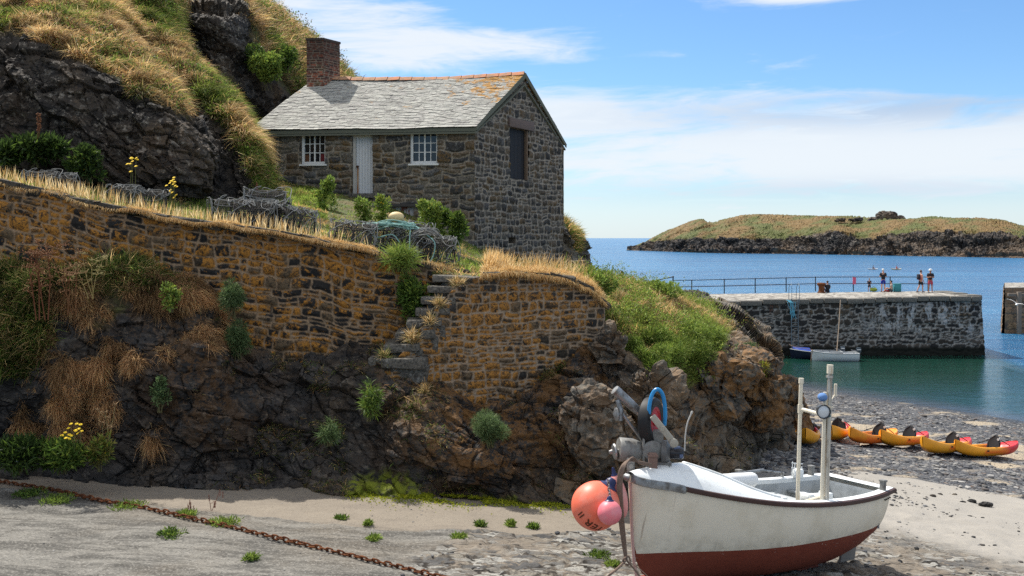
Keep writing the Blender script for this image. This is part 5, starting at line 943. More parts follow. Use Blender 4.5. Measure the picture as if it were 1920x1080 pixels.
# low weeds in the joints of the slipway
wl_ = [(55, 928, 26, 5, 'strip of weeds under the left end of the chain'), (110, 938, 32, 7, 'weed strip beneath the chain, second from the left'), (240, 951, 32, 9, 'leafy green weeds just above the chain'), (320, 1003, 26, 7, 'flat rosette of weeds below the chain'), (418, 984, 34, 8, 'weeds at the foot of the taller dock stem'), (350, 966, 20, 5, 'small weeds beside the leaning dock stem'), (640, 975, 18, 5, 'little weeds in the slipway crack'), (690, 985, 9, 9, 'single upright weed in the slipway crack'), (700, 1013, 22, 6, 'small brownish weed patch on the smooth slip'), (900, 986, 16, 7, 'weeds among the cobbles, nearest the path'), (958, 985, 14, 6, 'small weeds among the cobbles beside the path'), (860, 1010, 24, 6, 'thin weeds where the smooth slip meets the cobbles'),
       (1120, 1045, 36, 9, 'bright green weed patch among the cobbles below the orange buoy'), (1150, 1062, 26, 6, 'green weeds by the mooring rope end'), (470, 1048, 14, 4, 'tiny weeds on the smooth slip near the bottom'), (1000, 990, 14, 4, 'tiny weeds between slates in the cobbles')]
for i, (px, py, a, b_, lab) in enumerate(wl_):
    g = G(px, py); d = g.y; ra = a * (.62 if px > 600 else 1) / FPX * d; bush('weed', (g.x, g.y, g.z + .02), (ra * 1.25, ra * 1.5, .012 + .002 * b_), 200 + a * 8, (.03, .09), (.012, .024), G3 if i % 3 else G1, 500 + i, lab, 'weed', 'weeds on the slipway', 16, False, None, stalk=False, up=.35, spread=.78)
rg = np.random.default_rng(77); n = 26000                                     # yellow-green algae film along the foot of the rock
fx = np.interp(rg.uniform(640, 1066, n), [q[0] for q in gp], [G(*q).x for q in gp]); fy = np.interp(fx, [G(*q).x for q in gp], [G(*q).y for q in gp]) + rg.exponential(.16, n) * rg.choice([-1, .6], n) + .03
k = fbm(np.stack([fx * 1.6, fy * 2, fx * 0], 1), 4, 5) > -.35; fx, fy = fx[k], fy[k]; n = len(fx); q = np.stack([fx, fy, ground_z(fx, fy) + .015], 1)
V, F_, C = leaves(q, unit(rg.normal(0, 1, (n, 3)) * [1, 1, .4] + [0, -.2, .35]), rg.uniform(.02, .06, n), rg.uniform(.015, .035, n), pal(rg, n, [(.36, .36, .02), (.26, .30, .02), (.16, .20, .02)], [3, 3, 1]), rg)
tag(mesh_np('algae', V, F_, M_LEAF, cols=C, smooth_=False), kind='stuff')
# ------------------------------------------------------------------ the fishing boat on the slip
BP = dict(L=4.93, bm=.80, a=.622, x0=1.372, y0=12.43, z0=4.02, pitch=.10)
boat = empty('fishing_boat', (BP['x0'], BP['y0'], BP['z0'])); boat.rotation_euler = (0, BP['pitch'], BP['a']); boat.scale = (.955, 1, 1); tag(boat, 'white open fishing boat with a red bottom and brown gunwale, hauled out on the slipway', 'boat')
BMW = Matrix.Translation(boat.location) @ boat.rotation_euler.to_matrix().to_4x4() @ Matrix.Diagonal((.955, 1, 1, 1))
def bl(p): return BMW.inverted() @ Vector(p)                                    # world -> boat
SB = [0, .05, .12, .25, .4, .55, .7, .85, .95, 1.0]
def hb(s): return BP['bm'] * np.interp(s, np.linspace(0, 1, 200), np.convolve(np.pad(np.interp(np.linspace(0, 1, 200), SB, [.02, .19, .40, .70, .93, 1.0, .99, .92, .82, .72]), 8, 'edge'), np.ones(17) / 17, 'valid'))
shp = np.polyfit([0, .6, 1], [1.32, .975, 1.04], 2)
def hs(s): return float(np.polyval(shp, s))
def keel(s): return float(np.interp(s, [0, .03, .06, .12, .45, .65, .8, .92, 1], [1.30, .48, .12, -.10, -.15, -.13, -.07, .06, .20]))
def stemx(z): return float(np.interp(z, [0, .2, .6, 1.0, 1.4], [.28, .20, .12, .06, .0]))
def zw(x): return .31 + .036 * x
def section(s, side, off=0.0):                                                # keel to gunwale
    b_, k_, t_ = max(float(hb(s)) - off, .012), keel(s), hs(s); vb = float(np.interp(s, [0, .1, .3, .5, .8, 1], [1, .85, .35, .12, .08, .12])); o = []
    for t in np.linspace(0, 1, 48):
        a_ = t * math.pi / 2; y_ = b_ * ((1 - vb) * math.sin(a_) ** .72 + vb * t ** .9); z_ = k_ + (t_ - k_) * ((1 - vb) * (1 - math.cos(a_)) ** .95 + vb * t)
        o.append(((s * BP['L'] if s > .1 else s * BP['L'] * (s / .1) + stemx(z_) * (1 - s / .1)), side * y_, z_))
    return np.array(o)
def part_rows(sec, lo, hi, n):                                                 # the piece of a section between two heights
    z_ = sec[:, 2]; lo, hi = max(lo, z_[0]), min(max(hi, z_[0] + 1e-4), z_[-1]); zz = np.linspace(lo, hi, n); return np.stack([np.interp(zz, z_, sec[:, k]) for k in range(3)], 1)
M_HULL = MT('cream topsides', rough=.42, spec=.4); p = M_HULL.coord(); d_ = M_HULL.noise(p, 2.2, 6, .65); sc_ = M_HULL.noise(M_HULL.mapp(p, scale=(1, 1, 9)), 3.0, 6, .72)
c_ = M_HULL.mix(M_HULL.step(d_, .42, .66), (.74, .67, .54), (.66, .59, .46)); c_ = M_HULL.mix(M_HULL.ma('MULTIPLY', M_HULL.step(sc_, .60, .74), .5), c_, (.36, .33, .28))
pxx, pyy, pzz = M_HULL.sep(p); c_ = M_HULL.mix(M_HULL.ma('MULTIPLY', M_HULL.step(pzz, .62, .36), M_HULL.step(M_HULL.noise(p, 6, 5, .7), .4, .7)), c_, (.47, .42, .33)); sc2 = M_HULL.noise(M_HULL.mapp(p, scale=(1.2, 1, 26)), 2.2, 7, .75, .3); c_ = M_HULL.mix(M_HULL.ma('MULTIPLY', M_HULL.step(sc2, .66, .72), .55), c_, (.30, .27, .22)); dr_ = M_HULL.noise(M_HULL.mapp(p, scale=(9, 1, .5)), 1.6, 6, .7); c_ = M_HULL.mix(M_HULL.ma('MULTIPLY', M_HULL.ma('MULTIPLY', M_HULL.step(dr_, .58, .70), M_HULL.step(pxx, 1.2, .15)), .6), c_, (.22, .15, .10)); M_HULL.set('Base Color', c_); M_HULL.set('Normal', M_HULL.bump(M_HULL.noise(p, 5, 4), .05, .02))
M_RED = MT('worn red antifouling', rough=.8, spec=.2); p = M_RED.coord(); c_ = M_RED.mix(M_RED.noise(p, 3.5, 7, .7), (.15, .030, .017), (.24, .062, .036))
c_ = M_RED.mix(M_RED.ma('MULTIPLY', M_RED.step(M_RED.noise(M_RED.mapp(p, scale=(1, 1, 3)), 11, 6, .75), .63, .68), M_RED.step(M_RED.sep(p)[2], .22, .34)), c_, (.55, .48, .40)); M_RED.set('Base Color', c_); M_RED.set('Normal', M_RED.bump(M_RED.noise(p, 18, 5, .7), .3, .02))
M_WHITE = MT('white gelcoat', rough=.35, spec=.45); p = M_WHITE.coord(); M_WHITE.set('Base Color', M_WHITE.mix(M_WHITE.step(M_WHITE.noise(p, 4, 6, .7), .5, .75), (.74, .76, .75), (.56, .57, .55)))
M_INN = MT('pale grey inside paint', rough=.6); p = M_INN.coord(); M_INN.set('Base Color', M_INN.mix(M_INN.step(M_INN.noise(p, 3, 7, .72), .42, .66), (.50, .525, .53), (.32, .34, .34)))
M_GALV = MT('galvanised metal', (.42, .43, .44), .42, .5, .75); p = M_GALV.coord(); M_GALV.set('Base Color', M_GALV.mix(M_GALV.step(M_GALV.noise(p, 9, 6, .7), .42, .66), (.30, .31, .315), (.15, .14, .13))); M_GALV.set('Roughness', M_GALV.ma('ADD', .3, M_GALV.ma('MULTIPLY', M_GALV.noise(p, 12, 4), .4)))
M_CAST = MT('grey painted casting', rough=.5, spec=.4); p = M_CAST.coord(); M_CAST.set('Base Color', M_CAST.mix(M_CAST.step(M_CAST.noise(p, 8, 6, .72), .45, .65), (.20, .195, .18), (.115, .105, .095)))
M_BROWN = MT('dark brown rubbing strake', rough=.55, spec=.3); p = M_BROWN.coord(); M_BROWN.set('Base Color', M_BROWN.mix(M_BROWN.noise(p, 9, 6, .7), (.035, .016, .014), (.085, .045, .036)))
M_BLACK = MT('black rubber', (.014, .014, .015), .6, .3); M_ROPE = MT('old rope', rough=.95); p = M_ROPE.coord(); M_ROPE.set('Base Color', M_ROPE.mix(M_ROPE.noise(p, 40, 4, .7), (.07, .042, .03), (.30, .22, .17)))
M_RUST = MT('rust', rough=.95, spec=.1); p = M_RUST.coord(); M_RUST.set('Base Color', M_RUST.mix(M_RUST.step(M_RUST.noise(p, 22, 6, .75), .38, .64), (.065, .024, .014), (.20, .075, .03))); M_RUST.set('Normal', M_RUST.bump(M_RUST.noise(p, 60, 4, .7), .5, .01))
SS = np.unique(np.concatenate([[0, .012, .03, .05, .075, .1], np.linspace(.125, 1, 42)]))
def stern(b, rows): pass
hullb, botb = BM(), BM()
for side in (-1, 1):
    hullb.grid([part_rows(section(s, side), zw(s * 5), 9, 14) for s in SS]); botb.grid([part_rows(section(s, side), -1, zw(s * 5), 9) for s in SS])
def cross(b, lo, hi, s, n=8): A = part_rows(section(s, -1), lo, hi, n); B_ = part_rows(section(s, 1), lo, hi, n); b.grid([A, (A + B_) / 2 + np.array([.045, 0, 0]), B_])
cross(hullb, zw(5), 9, 1.0); cross(botb, -1, zw(5), 1.0)
hullb.done('hull', M_HULL, boat); bot = botb.done('hull_bottom', M_RED, boat)
b = BM(); b.prism([(.30, -.03, -.12), (2.4, -.04, -.24), (4.05, -.035, -.20), (4.0, -.035, .12), (2.4, -.04, -.06), (.36, -.03, .02)], (0, .075, 0)); b.done('keel', M_RED, boat, smooth_=False)
b = BM(); b.prism([(4.62, -.02, -.16), (4.98, -.02, -.14), (5.04, -.02, .30), (4.70, -.02, .28)], (0, .04, 0)); b.done('rudder', MT('grey brown rudder', (.20, .18, .155), .8), boat, smooth_=False)
b = BM(); b.lathe((4.06, 0, .02), (1, 0, 0), [(.035, 0), (.05, .04), (.05, .1), (.02, .15)], 12)
for k in range(3):
    a_ = k * 2.094; v_ = Vector((0, math.cos(a_), math.sin(a_))); w_ = Vector((.5, -math.sin(a_) * .8, math.cos(a_) * .8)); c_ = Vector((4.13, 0, .02))
    b.prism([c_ + v_ * .03 - w_ * .02, c_ + v_ * .10 - w_ * .06, c_ + v_ * .16 - w_ * .02, c_ + v_ * .15 + w_ * .05, c_ + v_ * .04 + w_ * .03], (.012, 0, 0))
b.done('propeller', M_RUST, boat)
# stem band, gunwale strake
b = BM(); b.tube([(stemx(z) - .006, 0, z) for z in np.linspace(-.02, 1.22, 12)], .020, 8); b.done('stem_band', MT('pinkish worn stem', (.50, .30, .26), .6), boat)
def sheer_pt(s, side, out=0, up=0): b_ = float(hb(s)) + out; return Vector((s * 5 if s > .1 else s * 5 * (s / .1), side * b_, hs(s) + up))
def strake(b, s0, s1, side, o0, o1, z0, z1):
    rows_ = []
    for s in np.linspace(s0, s1, 40): rows_.append([sheer_pt(s, side, o0, z0), sheer_pt(s, side, o1, z0 + .008), sheer_pt(s, side, o1 + .006, (z0 + z1) / 2), sheer_pt(s, side, o1, z1 - .008), sheer_pt(s, side, o0, z1)])
    b.grid(rows_, closed=True)
b = BM()
for side in (-1, 1): strake(b, .135, 1.0, side, -.004, .034, -.058, .012)
q0, q1 = sheer_pt(1, -1, .034, -.023), sheer_pt(1, 1, .034, -.023); b.tube([q0, q0.lerp(q1, .5) + Vector((.045, 0, 0)), q1], .034, 8); b.done('rubbing_strake', M_BROWN, boat, angle=50)
b = BM()
for side in (-1, 1): strake(b, .0, .134, side, -.012, .022, -.085, .02)
b.tube([(-.03, -.03, 1.28), (-.055, 0, 1.285), (-.03, .03, 1.28)], .045, 8); b.done('bow_plate', M_GALV, boat, angle=50)
def iw(s, z_): q = section(s, 1); return max(float(np.interp(z_, q[:, 2], q[:, 1])) - .05, .02)
# decks: turtle foredeck cut away in a V, side decks, stern deck
def crown(s): return float(np.interp(s, [0, .06, .12, .2, .3, .42, .5], [.0, .10, .20, .27, .24, .12, .03]))
def inner(s): return float(np.interp(s, [0, .19, .24, .30, .36, .42, .47], [0, 0, .22, .46, .66, .80, 1.0]))
b = BM(); edge = {}
for side in (-1, 1):
    rows_ = []; ed = []
    for s in np.linspace(.02, .45, 34):
        w_ = max(float(hb(s)) - .006, .02); yi = min(inner(s) * w_, w_ - .13) if s > .19 else 0.0; r_ = []
        for t in np.linspace(0, 1, 9):
            y_ = w_ + (yi - w_) * t; r_.append((s * 5 if s > .1 else s * 5 * (s / .1), side * y_, hs(s) + .012 + crown(s) * (1 - (y_ / w_) ** 2) ** .9))
        rows_.append(r_); 
        if s >= .19: ed.append(Vector(r_[-1]))
    b.grid(rows_); edge[side] = ed
b.done('foredeck', M_WHITE, boat, angle=60)
b = BM(); b.tube(edge[-1][::-1] + edge[1], .022, 8); b.done('deck_coaming', M_WHITE, boat, angle=60)
b = BM(); lp = edge[-1][::-1] + edge[1]; b.grid([lp, [Vector((q.x + .10, math.copysign(min(abs(q.y) * .96, iw((q.x + .1) / 5, .50)), q.y), .50)) for q in lp]]); b.done('cuddy_bulkhead', M_INN, boat, angle=60)
b = BM()
for side in (-1, 1):
    rows_ = []
    for s in np.linspace(.44, 1.0, 30):
        wdk = .135; rows_.append([sheer_pt(s, side, -.004, .013), sheer_pt(s, side, -wdk * .5, .018), sheer_pt(s, side, -wdk, .013), sheer_pt(s, side, -wdk, -.05)])
    b.grid(rows_)
rows_ = [[Vector((x_, y_ * (float(hb(x_ / 5)) - .13), hs(x_ / 5) + .014)) for y_ in np.linspace(-1, 1, 9)] for x_ in (4.82, 4.9, 5.0)]; b.grid(rows_); b.done('side_deck', M_WHITE, boat, angle=60)
b = BM()
for side in (-1, 1):
    rows_ = []
    for s in np.linspace(.30, .965, 34):
        w_ = float(hb(s)) - .135; rows_.append([(s * 5, side * (w_ - .0), hs(s) - .05), (s * 5, side * min(w_ + .05, iw(s, hs(s) - .22)), hs(s) - .22), (s * 5, side * min(w_ + .02, iw(s, .64)), .64), (s * 5, side * min(max(w_ - .12, .05), iw(s, .47)), .47)])
    b.grid(rows_)
s = .965; w_ = float(hb(s)) - .135; b.grid([[(s * 5, y_ * w_, hs(s) - .05) for y_ in (-1, 0, 1)], [(s * 5 + .02, y_ * (w_), .44) for y_ in (-1, 0, 1)]]); b.done('inner_hull', M_INN, boat, angle=50)
b = BM(); b.grid([[(s * 5, y_ * min(max(float(hb(s)) - .2, .05), iw(s, .48)), .48) for y_ in (-1, -.5, 0, .5, 1)] for s in np.linspace(.25, .97, 16)]); b.done('cockpit_floor', MT('dark wet floor', (.10, .105, .105), .6), boat)
b = BM()
for s in (.70, .84):
    w_ = float(hb(s)) - .10; b.box((s * 5, 0, .80), (.24, w_ * 2, .035), bev=.008)
b.done('thwart', MT('grey thwart', (.36, .38, .385), .6), boat)
b = BM(); b.box((2.55, -.02, .70), (.72, .50, .50), bev=.03); b.done('engine_box', M_WHITE, boat)
b = BM(); b.box((3.62, -.22, .90), (.56, .14, .10), bev=.02); b.box((3.40, -.22, .86), (.09, .2, .22), bev=.015); b.box((3.85, -.22, .86), (.09, .2, .22), bev=.015); b.done('stowage_rack', M_WHITE, boat)
for x_, y_ in ((3.02, 1), (4.62, 1), (4.72, -1)):
    s = x_ / 5; w_ = float(hb(s)) - .065; b = BM(); b.box((x_, y_ * w_, hs(s) + .075), (.075, .075, .15), bev=.01); b.box((x_, y_ * w_, hs(s) + .15), (.10, .09, .03), bev=.008); b.done('bollard_post', M_CAST, boat)
for s in (.945, .958, .971, .984):
    q = section(s, -1); zq = hs(s) - .12; yq = float(np.interp(zq, q[:, 2], q[:, 1])); b = BM(); b.lathe((s * 5, yq + .01, zq), (.1, -1, -.1), [(.012, 0), (.012, .014), (.001, .015)], 10); b.done('scupper', M_BLACK, boat)
b = BM(); b.tube([(.62 + .03 * math.cos(t), -.10, hs(.125) + crown(.125) + .035 + .03 * math.sin(t)) for t in np.linspace(0, 2 * math.pi, 12, endpoint=False)], .006, 6, closed=True); b.done('deck_ring', M_GALV, boat)
b = BM(); s = .66; b.tube([(2.7, .62, 1.10), (3.5, .66, 1.13)], .022, 10); b.tube([(3.45, .66, 1.13), (4.05, .70, 1.06)], .013, 8); b.tube([(3.25, .65, 1.12), (3.25, .66, .98)], .02, 8); b.tube([(4.0, .70, 1.07), (4.02, .70, .97)], .025, 8); b.done('oar_bar', M_GALV, boat)
# stern grille and its winch
b = BM()
for k in range(5): b.tube([(4.12 + k * .06, .60, hs(.85) + .02), (4.12 + k * .06, .60, hs(.85) + .26 - .02 * k)], .007, 6)
for k in range(3): b.tube([(4.10, .60, hs(.85) + .09 + k * .075), (4.38, .60, hs(.85) + .075 + k * .07)], .007, 6)
b.box((4.22, .56, hs(.85) + .08), (.16, .12, .15), bev=.03); b.done('stern_grille', M_WHITE, boat)
# gantry: two white posts, a steel mast, lamp
M_POST = MT('yellowed white paint', rough=.5); p = M_POST.coord(); M_POST.set('Base Color', M_POST.mix(M_POST.step(M_POST.noise(M_POST.mapp(p, scale=(3, 3, .6)), 7, 6, .7), .5, .72), (.66, .60, .48), (.46, .36, .23)))
M_STEEL = MT('weathered steel mast', (.45, .42, .37), .38, .5, .55); p = M_STEEL.coord(); M_STEEL.set('Base Color', M_STEEL.mix(M_STEEL.step(M_STEEL.noise(M_STEEL.mapp(p, scale=(5, 5, .8)), 3, 5), .45, .6), (.52, .49, .43), (.30, .26, .21)))
def tl(h): return -.055 * h
mb0 = Vector((3.22, -.665, hs(.6) - .02)); pb0 = Vector((3.26, -.17, .86))
b = BM(); b.tube([mb0 + Vector((-.06, .02, 0)), mb0 + Vector((-.06 + tl(1.5), .02, 1.5))], .026, 12); b.tube([pb0, pb0 + Vector((tl(1.8), 0, 1.72))], .028, 12)
b.tube([pb0 + Vector((tl(1.7), 0, 1.66)), pb0 + Vector((tl(1.75), 0, 1.735))], .037, 12); b.tube([pb0 + Vector((tl(1.3), 0, 1.30)), mb0 + Vector((-.06 + tl(1.2), .02, 1.18))], .027, 10); b.tube([pb0 + Vector((tl(1.24), 0, 1.24)), pb0 + Vector((tl(1.36), 0, 1.36))], .039, 12)
b.tube([pb0, pb0 + Vector((0, -.06, -.03)), mb0 + Vector((-.03, .06, .045)), mb0 + Vector((-.03, .0, .05))], .033, 10); b.done('gantry_frame', M_POST, boat)
b = BM(); b.tube([mb0 + Vector((.015, 0, 0)), mb0 + Vector((.015 + tl(1.8), 0, 1.80))], .036, 14); b.tube([mb0 + Vector((.015 + tl(1.8), 0, 1.70)), mb0 + Vector((.015 + tl(1.8), 0, 1.73))], .05, 14); b.done('mast', M_STEEL, boat)
b = BM(); b.tube([mb0 + Vector((.015 + tl(1.8), 0, 1.76)), mb0 + Vector((.015 + tl(1.9), 0, 1.88))], .044, 14); b.done('mast_cap', M_POST, boat)
b = BM(); b.tube([mb0 + Vector((.13 + tl(1.5), -.02, 1.45)), mb0 + Vector((.13 + tl(1.7), -.02, 1.62))], .022, 8); b.tube([mb0 + Vector((.02 + tl(1.4), 0, 1.34)), mb0 + Vector((.14 + tl(1.5), -.02, 1.50))], .012, 6); b.done('stern_light', M_POST, boat)
b = BM(); b.box(mb0 + Vector((.0 + tl(1.3), 0, 1.30)), (.13, .09, .02)); b.done('mast_clamp', M_POST, boat)
b = BM(); b.tube([mb0 + Vector((-.05 + tl(1.2), .01, 1.12 + .01 * k)) + Vector((math.cos(k * .9) * .075, math.sin(k * .9) * .065, 0)) for k in range(14)], .010, 5); b.done('lashing', MT('teal twine', (.02, .11, .12), .9), boat)
lp0 = mb0 + Vector((-.16 + tl(1.2), -.03, 1.24)); ax = Vector((-.55, -.8, -.05))
b = BM(); b.lathe(lp0, ax, [(.03, -.13), (.075, -.09), (.095, 0), (.10, .03), (.088, .03), (.075, -.02)], 20); lampo = b.done('deck_lamp', MT('black lamp housing', (.02, .022, .03), .35, .5), boat)
b = BM(); b.lathe(lp0, ax, [(.001, .028), (.05, .024), (.085, .012)], 20); b.done('lamp_glass', MT('lamp glass', (.55, .58, .60), .12, .6), lampo)
b = BM(); b.tube([lp0 - ax.normalized() * .06, lp0 + Vector((.08, .02, 0)), mb0 + Vector((-.02 + tl(1.2), 0, 1.2))], .016, 8); b.done('lamp_bracket', M_POST, lampo)
b = BM(); b.sphere(mb0 + Vector((-.12 + tl(1.3), .02, 1.43)), .07, (1, 1, .85), 14, 9); b.done('blue_lamp_cover', MT('faded blue cloth', (.11, .22, .45), .8), boat)

# pot hauler on the bow
HK = 145.0; HW = Vector(P(1215, 873, 12.95)); hl_ = empty('pot_hauler', bl(HW)); hl_.parent = boat; hl_.matrix_local = BMW.inverted() @ Matrix.Translation(HW)
def H(px, py, dy=0): return Vector(((px - 1215) / HK, dy, (873 - py) / HK))
b = BM(); b.lathe(H(1159, 842, 0), (1, .12, -.10), [(.005, 0), (.145, .0), (.155, .02), (.15, .19), (.135, .24), (.085, .36), (.07, .42)], 24); b.done('gearbox', M_CAST, hl_)
b = BM(); b.lathe(H(1150, 846, -.02), (1, .12, .1), [(.02, -.06), (.035, -.02), (.10, .0), (.105, .02), (.03, .05), (.03, .10)], 20); b.done('hauling_disc', M_GALV, hl_)
b = BM(); b.box(H(1226, 838, .02), (.23, .16, .44), bev=.02); b.box(H(1205, 838, -.075), (.03, .05, .46), bev=.008); b.box(H(1232, 868, .0), (.34, .26, .07), bev=.015); b.lathe(H(1222, 842, -.065), (0, -1, 0), [(.13, 0), (.13, .03), (.10, .045)], 20); b.done('bracket', M_CAST, hl_)
b = BM(); b.lathe(H(1240, 848, .0), (1, -.25, 0), [(.001, 0), (.16, .01), (.16, .075), (.10, .11), (.06, .12)], 24); b.done('pulley_plate', MT('dark grey plate', (.12, .115, .11), .5, .4, .3), hl_)
b = BM(); b.lathe(H(1251, 848, -.02), (1, -.22, 0), [(.07, 0), (.075, .01), (.075, .19), (.055, .21), (.001, .215)], 18); b.done('hydraulic_motor', MT('black motor', (.012, .012, .016), .35, .5), hl_)
b = BM(); b.box(H(1274, 851, -.135), (.045, .012, .045), bev=.003); b.box(H(1268, 839, -.05), (.09, .07, .05), bev=.01); b.done('valve_block', MT('navy and white block', (.10, .13, .22), .5), hl_)
wc, wax = H(1223, 791, .10), Vector((.86, -.5, .03))
b = BM(); b.lathe(wc, wax, [(.185, -.07), (.26, -.085), (.30, -.06), (.31, 0), (.30, .06), (.26, .085), (.185, .07), (.18, 0), (.185, -.07)], 36); wh = b.done('wheel', M_BLACK, hl_)
b = BM(); b.lathe(wc, wax, [(.185, -.06), (.185, .065), (.17, .07), (.15, .045), (.07, .035), (.05, .09), (.02, .095), (.001, .095)], 28); b.lathe(wc, -wax, [(.155, -.05), (.1, .02), (.001, .03)], 28); b.done('hub', MT('red wheel hub', (.40, .022, .03), .45), wh) if False else adopt(b.done('hub', MT('red wheel hub', (.40, .022, .03), .45)), hl_)
bpy.data.objects['hub'].parent = wh; bpy.data.objects['hub'].matrix_parent_inverse = Matrix.Identity(4)
b = BM(); hp = [H(*q) for q in ((1213, 812, -.12), (1213, 785, -.12), (1215, 755, -.12), (1221, 735, -.1), (1230, 727, -.1), (1239, 735, -.08), (1244, 752, -.06), (1246, 775, -.05), (1245, 796, -.03))]; b.tube([Vector(q) for q in catmull(np.array(hp), 40)], .026, 10); b.done('blue_hose', MT('bright blue hose', (.012, .22, .50), .4, .5), hl_)
b = BM(); b.lathe(H(1153, 731, .05), H(1209, 783, .12) - H(1153, 731, .05), [(.05, .0), (.066, 0), (.068, .04), (.064, .3), (.045, .50), (.03, .54)], 18); b.done('davit_tube', M_GALV, hl_)
b = BM(); d0_, d1_ = H(1222, 779, -.16), H(1258, 824, -.20); ang = math.atan2(d1_.z - d0_.z, d1_.x - d0_.x); b.box((d0_ + d1_) / 2, ((d1_ - d0_).length + .08, .035, .085), Matrix.Rotation(-ang, 3, 'Y'), .015); b.lathe(d1_, (0, -1, 0), [(.055, 0), (.055, .03), (.03, .04)], 18); b.lathe(d0_.lerp(d1_, .4), (0, -1, 0), [(.03, 0), (.03, .05)], 12); b.done('lever', MT('pale lever', (.36, .33, .27), .5), hl_)
b = BM(); b.tube([H(1158, 750, .04), H(1163, 768, .02), H(1162, 788, .02)], [.03, .04, .045], 10); b.lathe(H(1154, 776, .0), (1, .2, 0), [(.02, -.03), (.085, 0), (.085, .015), (.03, .04), (.03, .07)], 18); b.tube([H(1163, 770, .02), H(1185, 800, .05), H(1208, 830, .05)], .02, 8); b.tube([H(1196, 772, .06), H(1212, 800, .1), H(1220, 830, .05)], .022, 8); b.done('snatch_block', M_GALV, hl_)
b = BM(); b.tube([Vector(q) for q in catmull(np.array([H(1281, 842, -.1), H(1282, 815, -.1), H(1286, 790, -.1), H(1294, 771, -.1)]), 16)], .009, 6); b.tube([H(1293, 773, -.1), H(1295, 768, -.1)], .014, 6); b.done('whip_rod', MT('grey rod', (.45, .44, .41), .5), hl_)
b = BM(); b.box(H(1219, 859, -.22), (.105, .10, .23), bev=.012); b.box(H(1219, 847, -.22), (.125, .12, .03), bev=.01); b.done('timber_bitt', MT('rusty brown bitt', (.19, .12, .095), .85), hl_)
b = BM(); b.box(H(1178, 866, -.22), (.11, .03, .20), bev=.02); b.lathe(H(1178, 866, -.235), (0, -1, 0), [(.03, 0), (.03, .02)], 12); b.done('fairlead', M_CAST, hl_)
bpy.context.view_layer.update()

# mooring rope over the bow, fender, buoys
def world_tube(name, mat, groups, label, cat):
    b = BM()
    for pts, r in groups: b.tube([Vector(q) for q in catmull(np.array([P(*q) for q in pts]), max(12, len(pts) * 8))], r, 7)
    return tag(b.done(name, mat), label, cat)
rg_ = random.Random(5); gr = []
for k in range(4):
    o = k * 2.6 - 4; gr.append(([(1222, 870 + k, 12.62), (1200, 866 + k, 12.5), (1182 + o, 864 - k * 2, 12.36), (1168 + o * .8, 876, 12.22), (1162 + o, 905, 12.2), (1164 + o, 960, 12.21), (1169 + o * .8, 1010, 12.26), (1174 + o * .3, 1052, 12.3)], .0125))
gr += [([(1174, 1050, 12.28), (1160, 1064, 12.2), (1138, 1082, 12.05), (1105, 1108, 11.9)], .016), ([(1176, 1052, 12.3), (1190, 1068, 12.3), (1204, 1086, 12.3)], .012), ([(1178, 1054, 12.3), (1196, 1064, 12.22), (1222, 1088, 12.15)], .006)]
world_tube('mooring_rope', M_ROPE, gr, 'brown mooring rope looped over the boat bow and knotted below the stem', 'rope')
b = BM(); kc = Vector(P(1175, 1051, 12.27)); b.tube([kc + Vector((math.cos(t) * .045, math.sin(t * 2) * .03, math.sin(t) * .05)) for t in np.linspace(0, 6.2, 22)], .013, 6); kn = b.done('knot', M_ROPE); kn.parent = bpy.data.objects['mooring_rope']
fe = Vector(P(1366, 902, 13.25)); fe2 = Vector(P(1412, 899, 13.55)); dv = (fe2 - fe); b = BM(); b.lathe(fe - dv * .55, dv, [(.02, -.03), (.05, 0), (.092, .02), (.098, .06), (.098, dv.length * 1.5), (.09, dv.length * 1.52 + .02), (.03, dv.length * 1.52 + .03)], 22); tag(b.done('fender', MT('white vinyl', (.72, .72, .71), .4)), 'white cylindrical fender lying behind the boat foredeck', 'fender')
def buoy_mat(name, c1, c2):
    m = MT(name, rough=.45, spec=.35); p = m.coord(); c = m.mix(m.step(m.noise(p, 5, 6, .7), .4, .68), c1, c2); c = m.mix(m.ma('MULTIPLY', m.step(m.noise(p, 26, 5, .7), .6, .74), .5), c, (.38, .20, .16)); m.set('Base Color', c); return m
def buoy(c, r, mat, axis, label, sc=(1, 1, 1)):
    root = empty('buoy', c); tag(root, label, 'buoy', 'buoys hanging at the boat bow'); ax = Vector(axis).normalized(); b = BM()
    b.lathe((0, 0, 0), ax, [(.001, -r)] + [(r * math.cos(t) * (1 - .04 * max(0, math.sin(t))) * sc[0], r * math.sin(t) * sc[2]) for t in np.linspace(-1.45, 1.28, 22)] + [(r * .2, r * 1.04 * sc[2])], 32); b.done('float', mat, root)
    b = BM(); b.lathe((0, 0, 0), ax, [(r * .40, r * .925 * sc[2]), (r * .36, r * .965 * sc[2]), (r * .24, r * 1.04 * sc[2]), (r * .20, r * 1.2 * sc[2]), (r * .12, r * 1.3 * sc[2]), (.001, r * 1.3 * sc[2])], 20); b.done('neck', MT('navy buoy neck', (.018, .025, .085), .4), root)
    return root
LB = Vector(P(1117, 948, 12.18)); RB_ = 46 / FPX * 12.18
big = buoy(LB, RB_, buoy_mat('orange pink buoy', (.78, .155, .085), (.74, .22, .15)), (.55, .1, .80), 'large faded orange buoy with brown lettering at the boat bow')
buoy(P(1143, 961, 11.82), 23 / FPX * 11.82, buoy_mat('pink buoy', (.74, .17, .20), (.70, .24, .26)), (.0, .1, 1), 'small pink buoy hanging in front of the large orange buoy')
buoy(P(1160, 930, 12.36), 16 / FPX * 12.3, buoy_mat('pale pink buoy', (.72, .27, .24), (.66, .34, .30)), (-.2, .1, 1), 'slim pale pink buoy pressed against the boat stem', (1, 1, 2.6))
